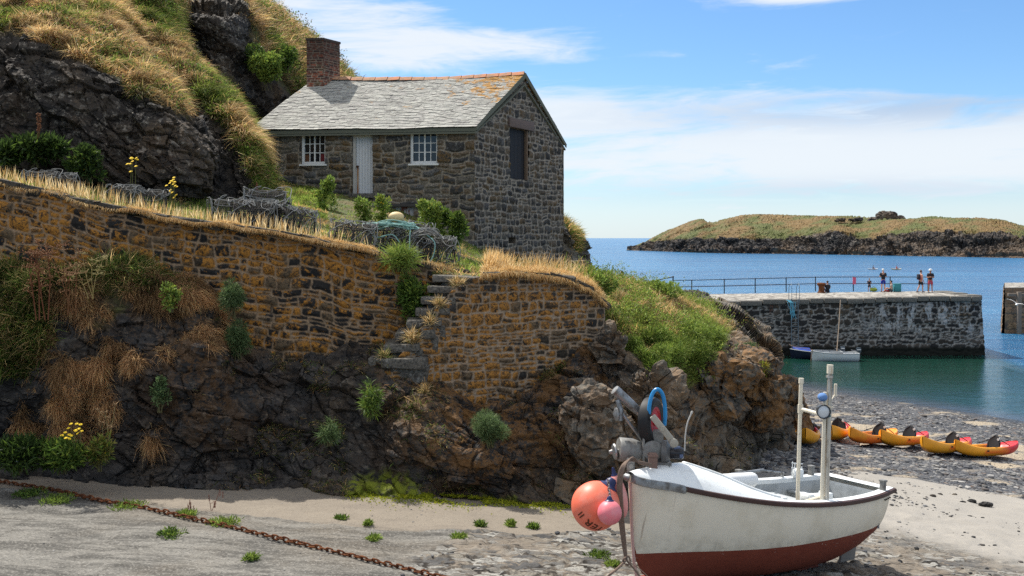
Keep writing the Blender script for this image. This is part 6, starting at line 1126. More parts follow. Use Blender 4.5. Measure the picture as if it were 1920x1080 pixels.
fc = bpy.data.curves.new('lettering', 'FONT'); fc.body = 'TER II'; fc.size = .15; fc.align_x = 'CENTER'; fc.align_y = 'CENTER'; fc.space_character = 1.12; fc.offset = .003
fo = bpy.data.objects.new('tmp', fc); SC.collection.objects.link(fo); bpy.context.view_layer.update(); dg = bpy.context.evaluated_depsgraph_get(); me = bpy.data.meshes.new_from_object(fo.evaluated_get(dg)); bpy.data.objects.remove(fo)
bmt = bmesh.new(); bmt.from_mesh(me); bmesh.ops.subdivide_edges(bmt, edges=bmt.edges[:], cuts=2)
c0 = Vector((-.30, -.80, -.52)).normalized(); ang = math.radians(146); ex = Vector((1, 0, 0)); ex = (ex - c0 * ex.dot(c0)).normalized(); ez = ex.cross(-c0).normalized() * -1
ez = c0.cross(ex).normalized(); ez = ez if ez.z > 0 else -ez
for v in bmt.verts:
    x_, y_ = v.co.x, v.co.y; u = x_ * math.cos(ang) - y_ * math.sin(ang); w_ = x_ * math.sin(ang) + y_ * math.cos(ang); v.co = (c0 * RB_ + ex * u + ez * w_).normalized() * (RB_ + .0035)
bmt.to_mesh(me); bmt.free(); lt = link('lettering', me, MT('brown paint', (.10, .028, .012), .6), big)
gc = BM()                                                                      # short galvanised chain that holds the buoys
for k in range(7):
    c_ = Vector(P(1140 + k * .6, 902 + k * 5.2, 12.1 - k * .02)); ax = Vector((1, .3, 0)) if k % 2 else Vector((.3, -1, 0)); pts = [c_ + Vector((0, 0, 1)) * math.sin(t) * .028 + ax.normalized() * math.cos(t) * .014 for t in np.linspace(0, 2 * math.pi, 12, endpoint=False)]; gc.tube(pts, .006, 6, closed=True)
tag(gc.done('chain', M_GALV), 'short grey chain between the two buoys at the bow', 'chain')

# ------------------------------------------------------------------ rusty chain across the slipway
cpx = catmull(np.array([(-160, 872), (-60, 893), (0, 906), (100, 922), (200, 944), (300, 962), (400, 985), (500, 1008), (600, 1032), (700, 1056), (790, 1078), (880, 1100), (960, 1122)], float), 600)
cp3 = np.array([list(G(q[0], q[1], .022)) for q in cpx]); cp3[:, 2] += .004 * np.sin(np.arange(600) * .35)
arc = np.concatenate([[0], np.cumsum(np.linalg.norm(np.diff(cp3, axis=0), axis=1))]); b = BM(); k = 0; s_ = 0.0
while s_ < arc[-1]:
    q = Vector([np.interp(s_, arc, cp3[:, j]) for j in range(3)]); t = (Vector([np.interp(s_ + .05, arc, cp3[:, j]) for j in range(3)]) - q); t = t.normalized() if t.length > 1e-4 else Vector((1, 0, 0))
    sd = t.cross(Vector((0, 0, 1))).normalized(); up_ = sd.cross(t); r_ = (.25 if k % 2 else 1.15) + random.Random(k).uniform(-.25, .25); w_ = sd * math.cos(r_) + up_ * math.sin(r_); pts = []
    for a_ in np.linspace(0, 2 * math.pi, 14, endpoint=False): ca, sa = math.cos(a_), math.sin(a_); pts.append(q + t * (.036 * ca + math.copysign(.026, ca) * min(1, abs(ca) * 3)) + w_ * .036 * sa + Vector((0, 0, .012)))
    b.tube(pts, .0125, 6, closed=True); s_ += .098; k += 1
tag(b.done('chain', M_RUST), 'long rusty iron chain lying diagonally across the slipway', 'chain')
# ------------------------------------------------------------------ kayaks on the shingle
def kayak_mat():
    m = MT('rotomoulded kayak plastic', rough=.42, spec=.4); c = m.attr('Col', 'Color'); p = m.coord(); m.set('Base Color', m.mix(m.ma('MULTIPLY', m.step(m.noise(p, 7, 6, .7), .5, .72), .28), c, (.28, .16, .05))); return m
M_KAY = kayak_mat(); M_SEAT = MT('black padded fabric', (.016, .016, .018), .8)
def kayak_hull(L, wd_, cf):
    ns = 34; rows_, cols_ = [], []
    for i in range(ns):
        s = i / (ns - 1); e = abs(2 * s - 1); w_ = wd_ / 2 * max(1 - e ** 2.6, .0) ** .62 + .012; zb = .01 + .20 * e ** 4; zt = .27 + (.20 if s < .5 else .10) * e ** 3; ck = float(smooth(.20, .30, s) * (1 - smooth(.74, .84, s))); zf = zt - .02 - ck * .17; rim = zt + .0
        half = [(0, zb), (.45 * w_, zb + .005), (.80 * w_, zb + .05), (.98 * w_, zb + (zt - zb) * .55), (.97 * w_, zt - .03), (.86 * w_, rim + .01), (.70 * w_, rim - .01 * ck), (.58 * w_, zf + .02 * ck), (0, zf + .03 * (1 - ck))]
        r_ = [(s * L, y_, z_) for y_, z_ in half] + [(s * L, -y_, z_) for y_, z_ in half[-2:0:-1]]; rows_.append(r_); cols_ += [cf(s, q[2]) for q in r_]
    V = np.array(rows_).reshape(-1, 3); n = len(rows_[0]); i = np.arange(ns * n).reshape(ns, n); j = np.roll(i, -1, 1); F_ = np.stack([i[:-1], i[1:], j[1:], j[:-1]], -1).reshape(-1, 4); return V, F_, np.array(cols_)
YK, OK_, RK = np.array((.80, .34, .018)), np.array((.80, .155, .015)), np.array((.58, .02, .025))
def cf_fade(mid, wid): return lambda s, z: tuple(YK * (1 - smooth(mid - wid, mid + wid, s)) + RK * smooth(mid - wid, mid + wid, s)) if not (.3 < s < .74 and z < .16 and z > .09) else tuple(OK_)
def cf_or(s, z): k = float(smooth(.5, .9, abs(2 * s - 1))) * .25 + (.5 if z > .2 else 0); return tuple(OK_ * (1 - k) + YK * k)
ks = [((1527, 836), (.30, .95), 2.5, cf_fade(.66, .12), 'kayak lying furthest left, half hidden behind the boat gantry', .8), ((1586, 829), (.42, .90), 2.6, cf_fade(.72, .10), 'yellow kayak facing the camera with its seat upright, right of the gantry mast', .6), ((1646, 838), (.76, .65), 2.75, cf_or, 'all orange kayak between two yellow ones', .62),
      ((1706, 843), (.80, .60), 2.6, cf_fade(.74, .08), 'yellow kayak with a deep red stern, right of the all orange one', .60), ((1786, 857), (.80, .60), 2.7, cf_fade(.78, .08), 'yellow kayak overlapped by the rightmost kayak', .62), ((1857, 862), (.93, .37), 2.6, cf_fade(.62, .14), 'rightmost kayak on the shingle, red over its rear half', .60)]
for i, ((px, py), dr, L, cf, lab, ss) in enumerate(ks):
    g = G(px, py); dr = Vector((dr[0], dr[1], 0)).normalized(); b0 = Vector((g.x, g.y, 0)) - dr * L / 2 + Vector((-dr.y, dr.x, 0)) * .25; e0 = b0 + dr * L; zm = [gz(q.x, q.y) for q in (b0.lerp(e0, .25), b0.lerp(e0, .75))]; pitch = math.atan2(zm[0] - zm[1], L * .5)
    k_ = empty('kayak', (b0.x, b0.y, zm[0] + math.sin(pitch) * L * .25 + .03)); k_.scale = (1.08, 1.12, 1.28); k_.rotation_euler = (random.Random(i).uniform(-.16, .02), pitch - .035, math.atan2(dr.y, dr.x)); tag(k_, lab, 'kayak', 'sit-on-top kayaks drawn up on the shingle')
    V, F_, C = kayak_hull(L, .78, cf); o = mesh_np('hull', V, F_, M_KAY, cols=C, parent=k_); o.modifiers.new('sub', 'SUBSURF').render_levels = 2
    b = BM(); xs_ = ss * L; rows_ = []
    for t in np.linspace(0, 1, 9):
        hh = t * .40; hw = .23 * (1 - (max(0, t - .35) / .65) ** 2.2 * .75); rows_.append([(xs_ + hh * .38 + .05 * (1 - (u * 2) ** 2) * .8 + (0 if q else 0), u * 2 * hw, .14 + hh) for u in np.linspace(-.5, .5, 9) for q in (0,)])
    b.grid(rows_); st = b.done('seat_back', M_SEAT, k_, angle=60); sm_ = st.modifiers.new('thick', 'SOLIDIFY'); sm_.thickness = .05
    b = BM(); b.box((xs_ - .20, 0, .145), (.38, .36, .05), bev=.02); b.done('seat', M_SEAT, k_)
    b = BM(); b.tube([(xs_ + .05, -.22, .38), (xs_ - .30, -.34, .29)], .012, 5); b.tube([(xs_ + .05, .22, .38), (xs_ - .30, .34, .29)], .012, 5); b.tube([(xs_ + .14, -.2, .42), (xs_ + .38, -.30, .29)], .012, 5); b.done('seat_strap', M_SEAT, k_)
    b = BM(); b.lathe((xs_ + .13, -.12, .44), (.8, -.6, .3), [(.001, .03), (.035, .03), (.035, .0)], 12); b.lathe((xs_ + .06, -.15, .44), (-.8, -.6, .3), [(.001, .03), (.035, .03), (.035, .0)], 12); b.done('badge', MT('grey badge', (.55, .55, .53), .5), st)
    b = BM(); b.box((L * .36, -.385, .19), (.09, .012, .035), bev=.004); b.box((L * .06, 0, .46), (.07, .03, .025), bev=.008); b.done('carry_handle', M_BLACK, k_)

# ------------------------------------------------------------------ lobster pots, ropes and float on the terrace
M_NET = MT('weathered netting twine', rough=.95); p = M_NET.coord(); M_NET.set('Base Color', M_NET.mix(M_NET.noise(p, 12, 4, .7), (.03, .028, .025), (.12, .11, .095)))
M_PROPE = MT('bleached rope', rough=.95); p = M_PROPE.coord(); M_PROPE.set('Base Color', M_PROPE.mix(M_PROPE.noise(p, 9, 4, .7), (.10, .10, .095), (.30, .30, .285)))
M_TEAL = MT('teal polypropylene rope', rough=.8); p = M_TEAL.coord(); M_TEAL.set('Base Color', M_TEAL.mix(M_TEAL.noise(p, 9, 4, .7), (.10, .25, .22), (.30, .46, .42)))
def pot_parts(seed, Lp=.66, Wp=.46, Hp=.42, ropes=9, rmat=None):
    rg = np.random.default_rng(seed); arch = lambda x_, t: Vector((x_, math.cos(t) * Wp / 2, max(0, math.sin(t)) ** .8 * Hp)); fr, ne, ro = BM(), BM(), BM()
    for x_ in (-Lp / 2, 0, Lp / 2): fr.tube([arch(x_, t) for t in np.linspace(0, math.pi, 14)], .016, 6); fr.tube([(x_, -Wp / 2, 0), (x_, Wp / 2, 0)], .016, 6)
    for t in (0, .8, 1.57, 2.34, math.pi): fr.tube([arch(-Lp / 2, t), arch(Lp / 2, t)], .012, 6)
    nx_, nt = 15, 13
    for k in range(-nt, nx_ + 1):
        for sg in (1, -1):
            pts = []
            for j in range(nt + 1):
                x_ = -Lp / 2 + (k + j if sg > 0 else k + nt - j) * Lp / nx_
                if -Lp / 2 - .001 <= x_ <= Lp / 2 + .001: pts.append(arch(x_, math.pi * j / nt) * 1.01)
            if len(pts) > 1: ne.tube(pts, .0055, 4)
    for x_ in (-Lp / 2, Lp / 2):
        for j in range(1, 8): t = math.pi * j / 8; ne.tube([arch(x_, t), Vector((x_ + (.08 if x_ < 0 else -.08), 0, Hp * .4))], .0055, 4)
    for k in range(ropes):
        x0_, t0 = rg.uniform(-.5, .5) * Lp, rg.uniform(.1, 3.0); pts = []
        for j in range(12): x0_ = float(np.clip(x0_ + rg.normal(0, .11), -Lp / 2 - .05, Lp / 2 + .05)); t0 = float(np.clip(t0 + rg.normal(0, .45), .0, math.pi)); pts.append(arch(x0_, t0) * (1.03 + rg.uniform(0, .14)) + Vector((0, 0, rg.uniform(0, .03))))
        ro.tube([Vector(q) for q in catmull(np.array(pts), 60)], .0075, 5)
    return fr, ne, ro
M_POTF = MT('tarred pot frame', (.035, .03, .027), .8)
protos = []
for v_ in range(3):
    fr, ne, ro = pot_parts(900 + v_, ropes=(8, 13, 9)[v_]); protos.append((fr.done('frame', M_POTF), ne.done('netting', M_NET), ro.done('rope', M_PROPE)))
pots = [((438, 20.6), .5, 0, 0, 'lobster pot at the left end of the middle heap, half in dry grass'), ((475, 20.5), .2, 1, 0, 'lobster pot tangled in pale rope, second from the left in the middle heap'), ((512, 20.9), -.4, 2, .0, 'lobster pot in the centre of the middle heap'), ((548, 20.7), .9, 1, .0, 'lobster pot at the right end of the middle heap, beside the green bank'), ((500, 21.1), .3, 0, .22, 'lobster pot lying on top of the middle heap'),
        ((660, 20.5), .15, 1, 0, 'rope wrapped lobster pot standing alone in front of the garden steps'), ((722, 21.3), .3, 2, .05, 'lobster pot under the cream float'), ((762, 21.1), -.5, 0, .0, 'lobster pot seen end on, right of the float pot'), ((815, 21.2), .4, 1, 0, 'lobster pot at the right end of the right heap, in front of the tall shrub'), ((770, 21.6), .1, 2, .22, 'lobster pot on top of the right heap'),
        ((80, 19.6), .3, 0, 0, 'shaded lobster pot near the left edge, behind dry grass'), ((112, 19.7), .7, 1, 0, 'shaded lobster pot right of the leftmost one'), ((232, 20.1), -.2, 1, 0, 'shaded lobster pot under the dark cliff, left of the ragwort'), ((285, 20.2), .4, 2, 0, 'shaded lobster pot beside the yellow ragwort')]
used = set()
for (px, d), rz, v_, up_, lab in pots:
    q = terrace_pt(px, d); root = empty('lobster_pot', q + Vector((0, 0, up_ + .02)), rz); root.rotation_euler = (random.Random(px).uniform(-.12, .12), random.Random(px + 1).uniform(-.12, .12), rz); kz = .72 if px < 300 else 1.0; root.scale = (1.12 * kz, 1.12 * kz, 1.05 * kz); tag(root, lab, 'lobster pot', 'lobster pots heaped on the terrace')
    for o in protos[v_]:
        c = o if v_ not in used else o.copy()
        if c is not o: SC.collection.objects.link(c)
        c.parent = root
    used.add(v_)
q = terrace_pt(742, 21.3); qf = Vector(P(743, 407, 21.2)); fl = empty('float', qf); tag(fl, 'cream net float resting on the lobster pots', 'float'); b = BM(); b.sphere((0, 0, 0), .135, (1.25, 1, .85), 20, 12); b.done('body', MT('cream float', (.62, .47, .24), .6), fl); b = BM(); b.tube([(-.16, 0, 0), (-.19, 0, .01)], .02, 8); b.tube([(.16, 0, 0), (.19, 0, .01)], .02, 8); b.done('eye', M_NET, fl)
rg = np.random.default_rng(12)
def rope_heap(name, mat, px, py, d, sx, sz, n, r, label):
    c = Vector(P(px, py, d)); b = BM()
    for k in range(n):
        a0 = rg.uniform(0, 6.28); rr = rg.uniform(.5, 1); oz = rg.uniform(-.4, .4); o_ = Vector((rg.normal(0, .12) * sx, rg.normal(0, .1), 0)); b.tube([c + o_ + Vector((math.cos(a0 + t) * sx * rr, math.sin(a0 + t) * sx * .7 * rr, sz * (oz + .25 * math.sin(t * 2 + k)) - .10 * (math.cos(a0 + t) * rr) ** 2)) for t in np.linspace(0, rg.uniform(4, 6.2), 22)], r, 5)
    return tag(b.done(name, mat), label, 'rope')
rope_heap('rope_coil', M_TEAL, 735, 420, 21.0, .55, .14, 16, .010, 'tangled teal rope thrown over the lobster pots below the float')
rope_heap('rope_coil', M_PROPE, 800, 432, 20.9, .30, .16, 12, .011, 'coil of bleached white rope on the pots, right of the teal rope')
b = BM()
for a_ in ([(800, 440, 20.8), (815, 455, 20.6), (812, 480, 20.5), (800, 500, 20.45)], [(770, 425, 20.9), (768, 450, 20.6), (767, 485, 20.4)], [(690, 432, 20.8), (705, 445, 20.6), (735, 440, 20.6), (750, 455, 20.5)]): b.tube([Vector(q) for q in catmull(np.array([P(*q) for q in a_]), 24)], .012, 5)
tag(b.done('rope_tail', M_TEAL), 'loose rope ends trailing from the pots down towards the wall', 'rope')

# ------------------------------------------------------------------ harbour pier
def dkz(x): return 3.75 + (x - 12.5) / 20.7 * .42                                  # the pier top rises gently towards its head
def dk(px, py):
    z_ = 4.0
    for _ in range(6): d = (CZ - z_) * FPX / (py - HY); z_ = dkz((px - CX) / FPX * d)
    return Vector(((px - CX) / FPX * d, d, z_))
DK = 4.05
PN0, PN1 = Vector((5.0, 70.4, dkz(5.0))), Vector((33.15, 70.5, dkz(33.15))); PF1 = dk(1772, 545.3); PF0 = Vector((5.0, 80.5, dkz(5.0)))
pier = empty('pier', (20, 66, 0)); tag(pier, 'dark stone harbour pier with a pale worn top, reaching across the water', 'pier', 'harbour piers')
M_PIER = wall_mat('dark pier stone', (.13, .09, .05), (.08, .062, .045), (.022, .022, .023), (.034, .033, .032), (.055, .046, .038), (.34, .325, .30), cover=.12, white=.0)
p = M_PIER.pos(); gx_, gy_, gz_ = M_PIER.sep(p); oc = M_PIER.b.inputs['Base Color'].links[0].from_socket
gu_ = M_PIER.ma('MULTIPLY', M_PIER.ma('MULTIPLY', M_PIER.step(gx_, 23.5, 27.0), M_PIER.step(gz_, .9, 2.4)), M_PIER.step(gz_, 4.1, 3.3)); gu_ = M_PIER.ma('MULTIPLY', gu_, M_PIER.step(M_PIER.ma('ADD', M_PIER.noise(M_PIER.mapp(p, scale=(1.5, 1, .5)), 1.3, 5, .65), M_PIER.ma('MULTIPLY', M_PIER.noise(p, 5, 5, .7), .3)), .66, .76))
oc = M_PIER.mix(M_PIER.ma('MULTIPLY', gu_, .75), oc, (.42, .43, .44)); rs_ = M_PIER.ma('MULTIPLY', M_PIER.step(M_PIER.noise(M_PIER.mapp(p, scale=(1.6, 1, .35)), .9, 3, .5), .64, .68), M_PIER.step(gx_, 23, 20)); oc = M_PIER.mix(rs_, oc, (.10, .045, .03)); wl2 = M_PIER.step(gz_, .75, .45); M_PIER.set('Base Color', M_PIER.mix(wl2, oc, (.012, .013, .010)))
def face(p0, p1, seed, top=-.02, bot=-1.0, bat=.09, res=.07, mat=None, ch=(.25, .5), sw=(.35, 1.0), par=None, jit=.06):
    d_ = (p1 - p0); L = d_.xy.length; d_ = Vector((d_.x, d_.y, 0)).normalized(); nn = Vector((d_.y, -d_.x, 0))
    tz = lambda u: p0.z + top + (p1.z - p0.z) * u / L
    H_ = max(p0.z, p1.z) + top - bot
    def mp(u, v): ex_ = (H_ - v) * bat; q = np.array(p0)[None] + np.outer(-ex_ + u * (L + 2 * ex_) / L, np.array(d_)) + np.outer(ex_, np.array(nn)); q[:, 2] = bot + v * (tz(u) - bot) / H_; return q, np.tile(np.array(nn)[None], (len(u), 1))
    o = masonry('wall_face', np.arange(0, L + res, res), np.linspace(0, H_, int(H_ / res)), mp, mat or M_PIER, seed=seed, ch=ch, sw=sw, warp=.12, depth=.07, mort=.03, jitter=jit, split=.3); return adopt(o, par or pier)
face(PN0, PN1, 71, top=-.32, bat=.05); face(PN1, PF1, 72, top=-.32, bat=.05); face(PF1, PF0, 73, top=-.05, res=.2)
M_DECK = MT('worn pier top', rough=.9); p = M_DECK.pos(); c_ = M_DECK.mix(M_DECK.step(M_DECK.noise(M_DECK.mapp(p, scale=(1, .6, 1)), 2.2, 7, .72), .40, .60), (.15, .135, .115), (.40, .375, .33)); c_ = M_DECK.mix(M_DECK.step(M_DECK.voro(p, 1.6, 'DISTANCE_TO_EDGE'), .07, .0), c_, (.10, .09, .075)); M_DECK.set('Base Color', c_); M_DECK.set('Normal', M_DECK.bump(M_DECK.noise(p, 4, 6, .7), .8, .06))
b = BM(); b.grid([[PN0 - Vector((0, 0, .03)), PN1 - Vector((0, 0, .03))], [PF0, PF1]]); adopt(b.done('deck', M_DECK), pier)
def pier_coping(p0, p1, seed, par):
    r = random.Random(seed); b = BM(); L = (p1 - p0).length; d_ = (p1 - p0).normalized(); nn = Vector((d_.y, -d_.x, 0)); s = 0; R = Matrix(((d_.x, -nn.x, 0), (d_.y, -nn.y, 0), (0, 0, 1)))
    while s < L - .3:
        l = min(r.uniform(.8, 1.7), L - s); q = p0 + d_ * (s + l / 2) - nn * .45; b.box((q.x, q.y, q.z - .14 + r.uniform(-.05, .05)), (l * .96, 1.05 + r.uniform(-.04, .05), .36), R, .05); s += l
    return adopt(b.done('coping', M_PCOPE), par)
M_PCOPE = wall_mat('pier coping', (.2, .14, .06), (.17, .13, .09), (.22, .205, .18), (.30, .28, .245), (.15, .14, .125), (.3, .28, .25), cover=.2, white=.5); pier_coping(PN0 + Vector((0, -.1, 0)), PN1 + Vector((.05, -.1, 0)), 5, pier); pier_coping(PN1 + Vector((.1, 0, 0)), PF1, 6, pier)
M_RAIL = MT('dark painted railing', (.018, .024, .034), .5, .4)
posts = [(1297, 551), (1358, 549.5), (1416, 548), (1474, 546.5), (1529, 545), (1600, 545), (1669, 545.3), (1740, 546)]; pw = [dk(*q) for q in posts]
rail = empty('railing', pw[0]); tag(rail, 'long dark two-bar railing along the seaward edge of the pier', 'railing', 'pier railings'); RH = 1.1
for q in pw: b = BM(); b.tube([q - Vector((0, 0, .05)), q + Vector((0, 0, RH + .03))], .042, 8); b.sphere(q + Vector((0, 0, RH)), .06, seg=8, rings=6); adopt(b.done('post', M_RAIL), rail)
for hh in (RH, RH * .52): b = BM(); b.tube([q + Vector((0, 0, hh)) for q in [pw[0] - Vector((1.6, .2, 0))] + pw + [pw[-1] + Vector((.4, 0, 0))]], .03, 8); adopt(b.done('rail', M_RAIL), rail)
lq = [Vector(P(px, py, 69)) for px, py in ((1262, 519), (1215, 529), (1178, 529), (1152, 526), (1136, 531))]
rail2 = empty('railing', lq[0]); tag(rail2, 'short dark railing beside the path, left of the pier root', 'railing', 'pier railings')
for i, q in enumerate(lq): b = BM(); b.tube([q - Vector((0, 0, 1.2)), q], .045, 8); b.sphere(q, .065, seg=8, rings=6); adopt(b.done('post', M_RAIL), rail2)
for dz in (0, -.5): b = BM(); b.tube([q + Vector((0, 0, dz)) for q in lq], .034, 8); adopt(b.done('rail', M_RAIL), rail2)
# warning sign
sg = Vector(P(1157, 527, 68.6)); sgn = empty('warning_sign', sg); tag(sgn, 'white warning sign with a yellow triangle fixed to the path railing', 'sign'); b = BM(); b.box((0, 0, 0), (.62, .03, .62), bev=.01); b.done('panel', MT('white sign board', (.62, .60, .55), .5), sgn)
b = BM(); b.prism([(-.24, -.022, -.16), (.24, -.022, -.16), (0, -.022, .24)], (0, -.006, 0)); b.done('triangle', MT('yellow triangle', (.62, .42, .03), .5), sgn); b = BM(); b.box((0, -.034, .05), (.04, .006, .15)); b.box((0, -.034, -.09), (.045, .006, .04)); b.done('symbol', MT('black mark', (.01, .01, .01), .5), sgn)
# bollard, ladder, mooring line
bq = dk(1540, 549); b = BM(); b.lathe(bq, (0, 0, 1), [(.30, 0), (.30, .06), (.24, .10), (.21, .25), (.21, .48), (.26, .56), (.33, .62), (.34, .72), (.28, .78), (.001, .80)], 20); tag(b.done('bollard', M_RUST), 'rusty iron mooring bollard on the pier top, seated person behind', 'bollard')
lad = empty('ladder', (P(1490, 563, 70)[0], 69.95, dkz(20))); tag(lad, 'pale iron ladder down the pier wall with hooped handrails above', 'ladder'); lt0 = Vector((P(1490, 563, 70)[0], 69.95, dkz(20))); M_LAD = MT('pale blue grey iron', (.13, .17, .20), .7)
for sx_ in (-.24, .24): b = BM(); b.tube([lt0 + Vector((sx_, 0, -4.2)), lt0 + Vector((sx_, .05, .1))], .03, 8); adopt(b.done('stile', M_LAD), lad); b = BM(); b.tube([lt0 + Vector((sx_ * 1.1 + .05, 0, -.2)), lt0 + Vector((sx_ * 1.1 + .05, 0, 1.05)), lt0 + Vector((sx_ * 1.1 + .1, .4, 1.18)), lt0 + Vector((sx_ * 1.1 + .1, .9, .9)), lt0 + Vector((sx_ * 1.1 + .1, .95, 0))], .02, 8); adopt(b.done('handrail', M_LAD), lad)
for k in range(14): b = BM(); b.tube([lt0 + Vector((-.24, 0, -.1 - k * .29)), lt0 + Vector((.24, 0, -.1 - k * .29))], .018, 6); adopt(b.done('rung', M_LAD), lad)
b = BM(); rg = np.random.default_rng(3)
for k in range(9): b.tube([lt0 + Vector((-.5 + rg.normal(0, .12), .1, .03)), lt0 + Vector((-.3 + rg.normal(0, .1), -.1, -.15)), lt0 + Vector((-.15 + rg.normal(0, .1), -.12, -.9 - rg.uniform(0, .5)))], .018, 5)
tag(b.done('rope_bundle', MT('light blue rope', (.10, .34, .46), .8)), 'light blue rope bundle hanging over the pier edge by the ladder', 'rope')
b = BM(); b.tube([P(1576, 562, 69.9), P(1573, 610, 69.2), P(1569, 660, 68.2)], .03, 6); tag(b.done('mooring_line', MT('tan line', (.34, .26, .19), .9)), 'tan mooring line running from the pier top down to the white dinghy', 'rope')
# second pier head
P2 = [Vector(P(1884, 540, 86.6)), Vector(P(2060, 540, 88.6)), Vector(P(2060, 536, 97)), Vector((47.5, 96.0, 3.9))]; D2 = P2[0].z
for q in P2: q.z = D2
p2 = empty('pier', (P2[0].x, P2[0].y, 0)); tag(p2, 'brown stone pier head with timber fendering at the right edge of the view', 'pier', 'harbour piers')
M_P2 = wall_mat('brown pier blocks', (.25, .15, .07), (.18, .12, .07), (.34, .21, .12), (.42, .27, .15), (.17, .12, .085), (.15, .12, .09), cover=.2, white=.1)
for i in range(4): face(P2[i], P2[(i + 1) % 4], 81 + i, top=-.01, bat=.06, res=.07, mat=M_P2, ch=(.55, .75), sw=(1.0, 2.2), par=p2, jit=.08)
b = BM(); b.prism([q + Vector((0, 0, -.02)) for q in P2], (0, 0, .06)); adopt(b.done('deck', M_DECK), p2)
M_TIM = MT('grey timber', rough=.9); p = M_TIM.coord(); M_TIM.set('Base Color', M_TIM.mix(M_TIM.noise(M_TIM.mapp(p, scale=(4, 4, .4)), 3, 5, .7), (.11, .085, .065), (.25, .20, .155)))
fx_ = Vector(P(1908, 545, 86.0)); b = BM(); b.box((fx_.x, fx_.y - .25, 1.4), (.32, .3, 4.5), bev=.03); adopt(b.done('fender_pile', M_TIM), p2); b = BM(); b.box((fx_.x + 2.6, fx_.y - .12, D2 - .55), (7.0, .22, .26), bev=.03); adopt(b.done('fender_beam', M_TIM), p2)
# gull
gq = Vector(P(1906, 571, 58)); gl_ = empty('gull', gq); tag(gl_, 'white gull gliding in front of the brown pier head', 'gull'); b = BM()
def wing(sg): return [[(-.03 + .03 * t, sg * t * .62, .05 + .10 * math.sin(t * 2.6) ) for t in np.linspace(0, 1, 9)], [(.09 - .05 * t + .06 * t * t, sg * t * .62, .04 + .10 * math.sin(t * 2.6) ) for t in np.linspace(0, 1, 9)]]
b.lathe((-.22, 0, 0), (1, 0, .02), [(.004, 0), (.03, .04), (.045, .10), (.07, .2), (.06, .32), (.03, .42), (.035, .47), (.002, .50)], 12)
for sg_ in (1, -1):
    A, B_ = wing(sg_); b.grid([A, [((p_[0] + q_[0]) / 2, p_[1], p_[2] + .018 * (1 - i / 8)) for i, (p_, q_) in enumerate(zip(A, B_))], B_]); b.grid([A, [((p_[0] + q_[0]) / 2, p_[1], p_[2] - .012 * (1 - i / 8)) for i, (p_, q_) in enumerate(zip(A, B_))], B_])
bd = b.done('body', MT('gull white', (.75, .75, .74), .7), gl_); gl_.rotation_euler = (.35, 0, math.radians(60))

# ------------------------------------------------------------------ dinghies at the pier
def dinghy(name, c, ang, L, hullmat, inmat, label, cover=None):
    r = empty(name, c, ang); tag(r, label, 'dinghy', 'dinghies moored at the pier'); b = BM(); ss_ = np.linspace(0, 1, 22); W_ = lambda s: .72 * np.interp(s, [0, .1, .3, .6, 1], [.02, .42, .85, 1, .82]); Z_ = lambda s: .62 - .38 * s + .26 * s * s
    def sec(s, sd): return [(s * L - .12 * (1 - s) * t, sd * W_(s) * math.sin(t * 1.57) ** .7, -.12 + (Z_(s) + .12) * (1 - math.cos(t * 1.57))) for t in np.linspace(0, 1, 9)]
    for sd in (-1, 1): b.grid([sec(s, sd) for s in ss_])
    b.grid([sec(1, -1), [((q[0] + w_[0]) / 2, 0, q[2]) for q, w_ in zip(sec(1, -1), sec(1, 1))], sec(1, 1)]); b.done('hull', hullmat, r)
    b = BM()
    for sd in (-1, 1): b.tube([sec(s, sd)[-1] for s in ss_], .03, 6)
    b.tube([sec(1, -1)[-1], sec(1, 1)[-1]], .03, 6); b.done('gunwale', inmat, r)
    b = BM(); b.grid([[(s * L, y_ * W_(s) * .85, .12) for y_ in (-1, 0, 1)] for s in np.linspace(.05, .98, 8)]); b.done('floor', inmat, r)
    b = BM()
    for s in (.38, .72): b.box((s * L, 0, Z_(s) - .1), (.25, W_(s) * 1.85, .03))
    b.done('thwart', inmat, r)
    o = BM(); o.box((L + .10, .02, .70), (.34, .24, .32), bev=.08); ob = o.done('outboard_motor', MT('outboard cowl', (.03, .045, .06), .35, .5), r); o = BM(); o.box((L + .10, .02, .57), (.30, .20, .05), bev=.015); o.box((L + .12, .02, .28), (.14, .10, .55), bev=.03); o.tube([(L - .05, .02, .62), (L - .40, .05, .68)], .022, 8); o.done('leg', MT('outboard leg', (.22, .23, .25), .5), ob); o = BM(); o.box((L + .10, -.107, .72), (.24, .008, .06)); o.box((L + .10, .147, .72), (.24, .008, .06)); o.done('stripe', MT('white stripe', (.6, .6, .6), .5), ob)
    if cover: b = BM(); b.grid([[(s * L, y_ * (W_(s) + .01), Z_(s) + .03 + (1 - y_ * y_) * .16) for y_ in np.linspace(-1, 1, 9)] for s in np.linspace(.02, .36, 10)]); b.done('bow_cover', cover, r)
    return r
M_DW = MT('dinghy white', (.66, .67, .67), .4); M_DG = MT('dinghy grey inside', (.34, .36, .37), .6); M_DN = MT('dinghy navy', (.012, .016, .035), .4)
w0 = Vector(P(1524, 668, 67.6)); w1 = Vector(P(1606, 668, 67.4)); dinghy('dinghy', (w0.x, w0.y, 0.02), math.atan2(w1.y - w0.y, w1.x - w0.x), 2.95, M_DW, M_DG, 'white dinghy with a dark outboard moored under the pier wall')
w0 = Vector(P(1482, 664, 69.0)); w1 = Vector(P(1570, 664, 68.6)); dinghy('dinghy', (w0.x, w0.y - .3, 0.02), math.atan2(w1.y - w0.y, w1.x - w0.x), 3.3, M_DN, M_DG, 'navy dinghy with a blue bow cover, behind the white dinghy', MT('blue tarpaulin', (.015, .05, .28), .5))
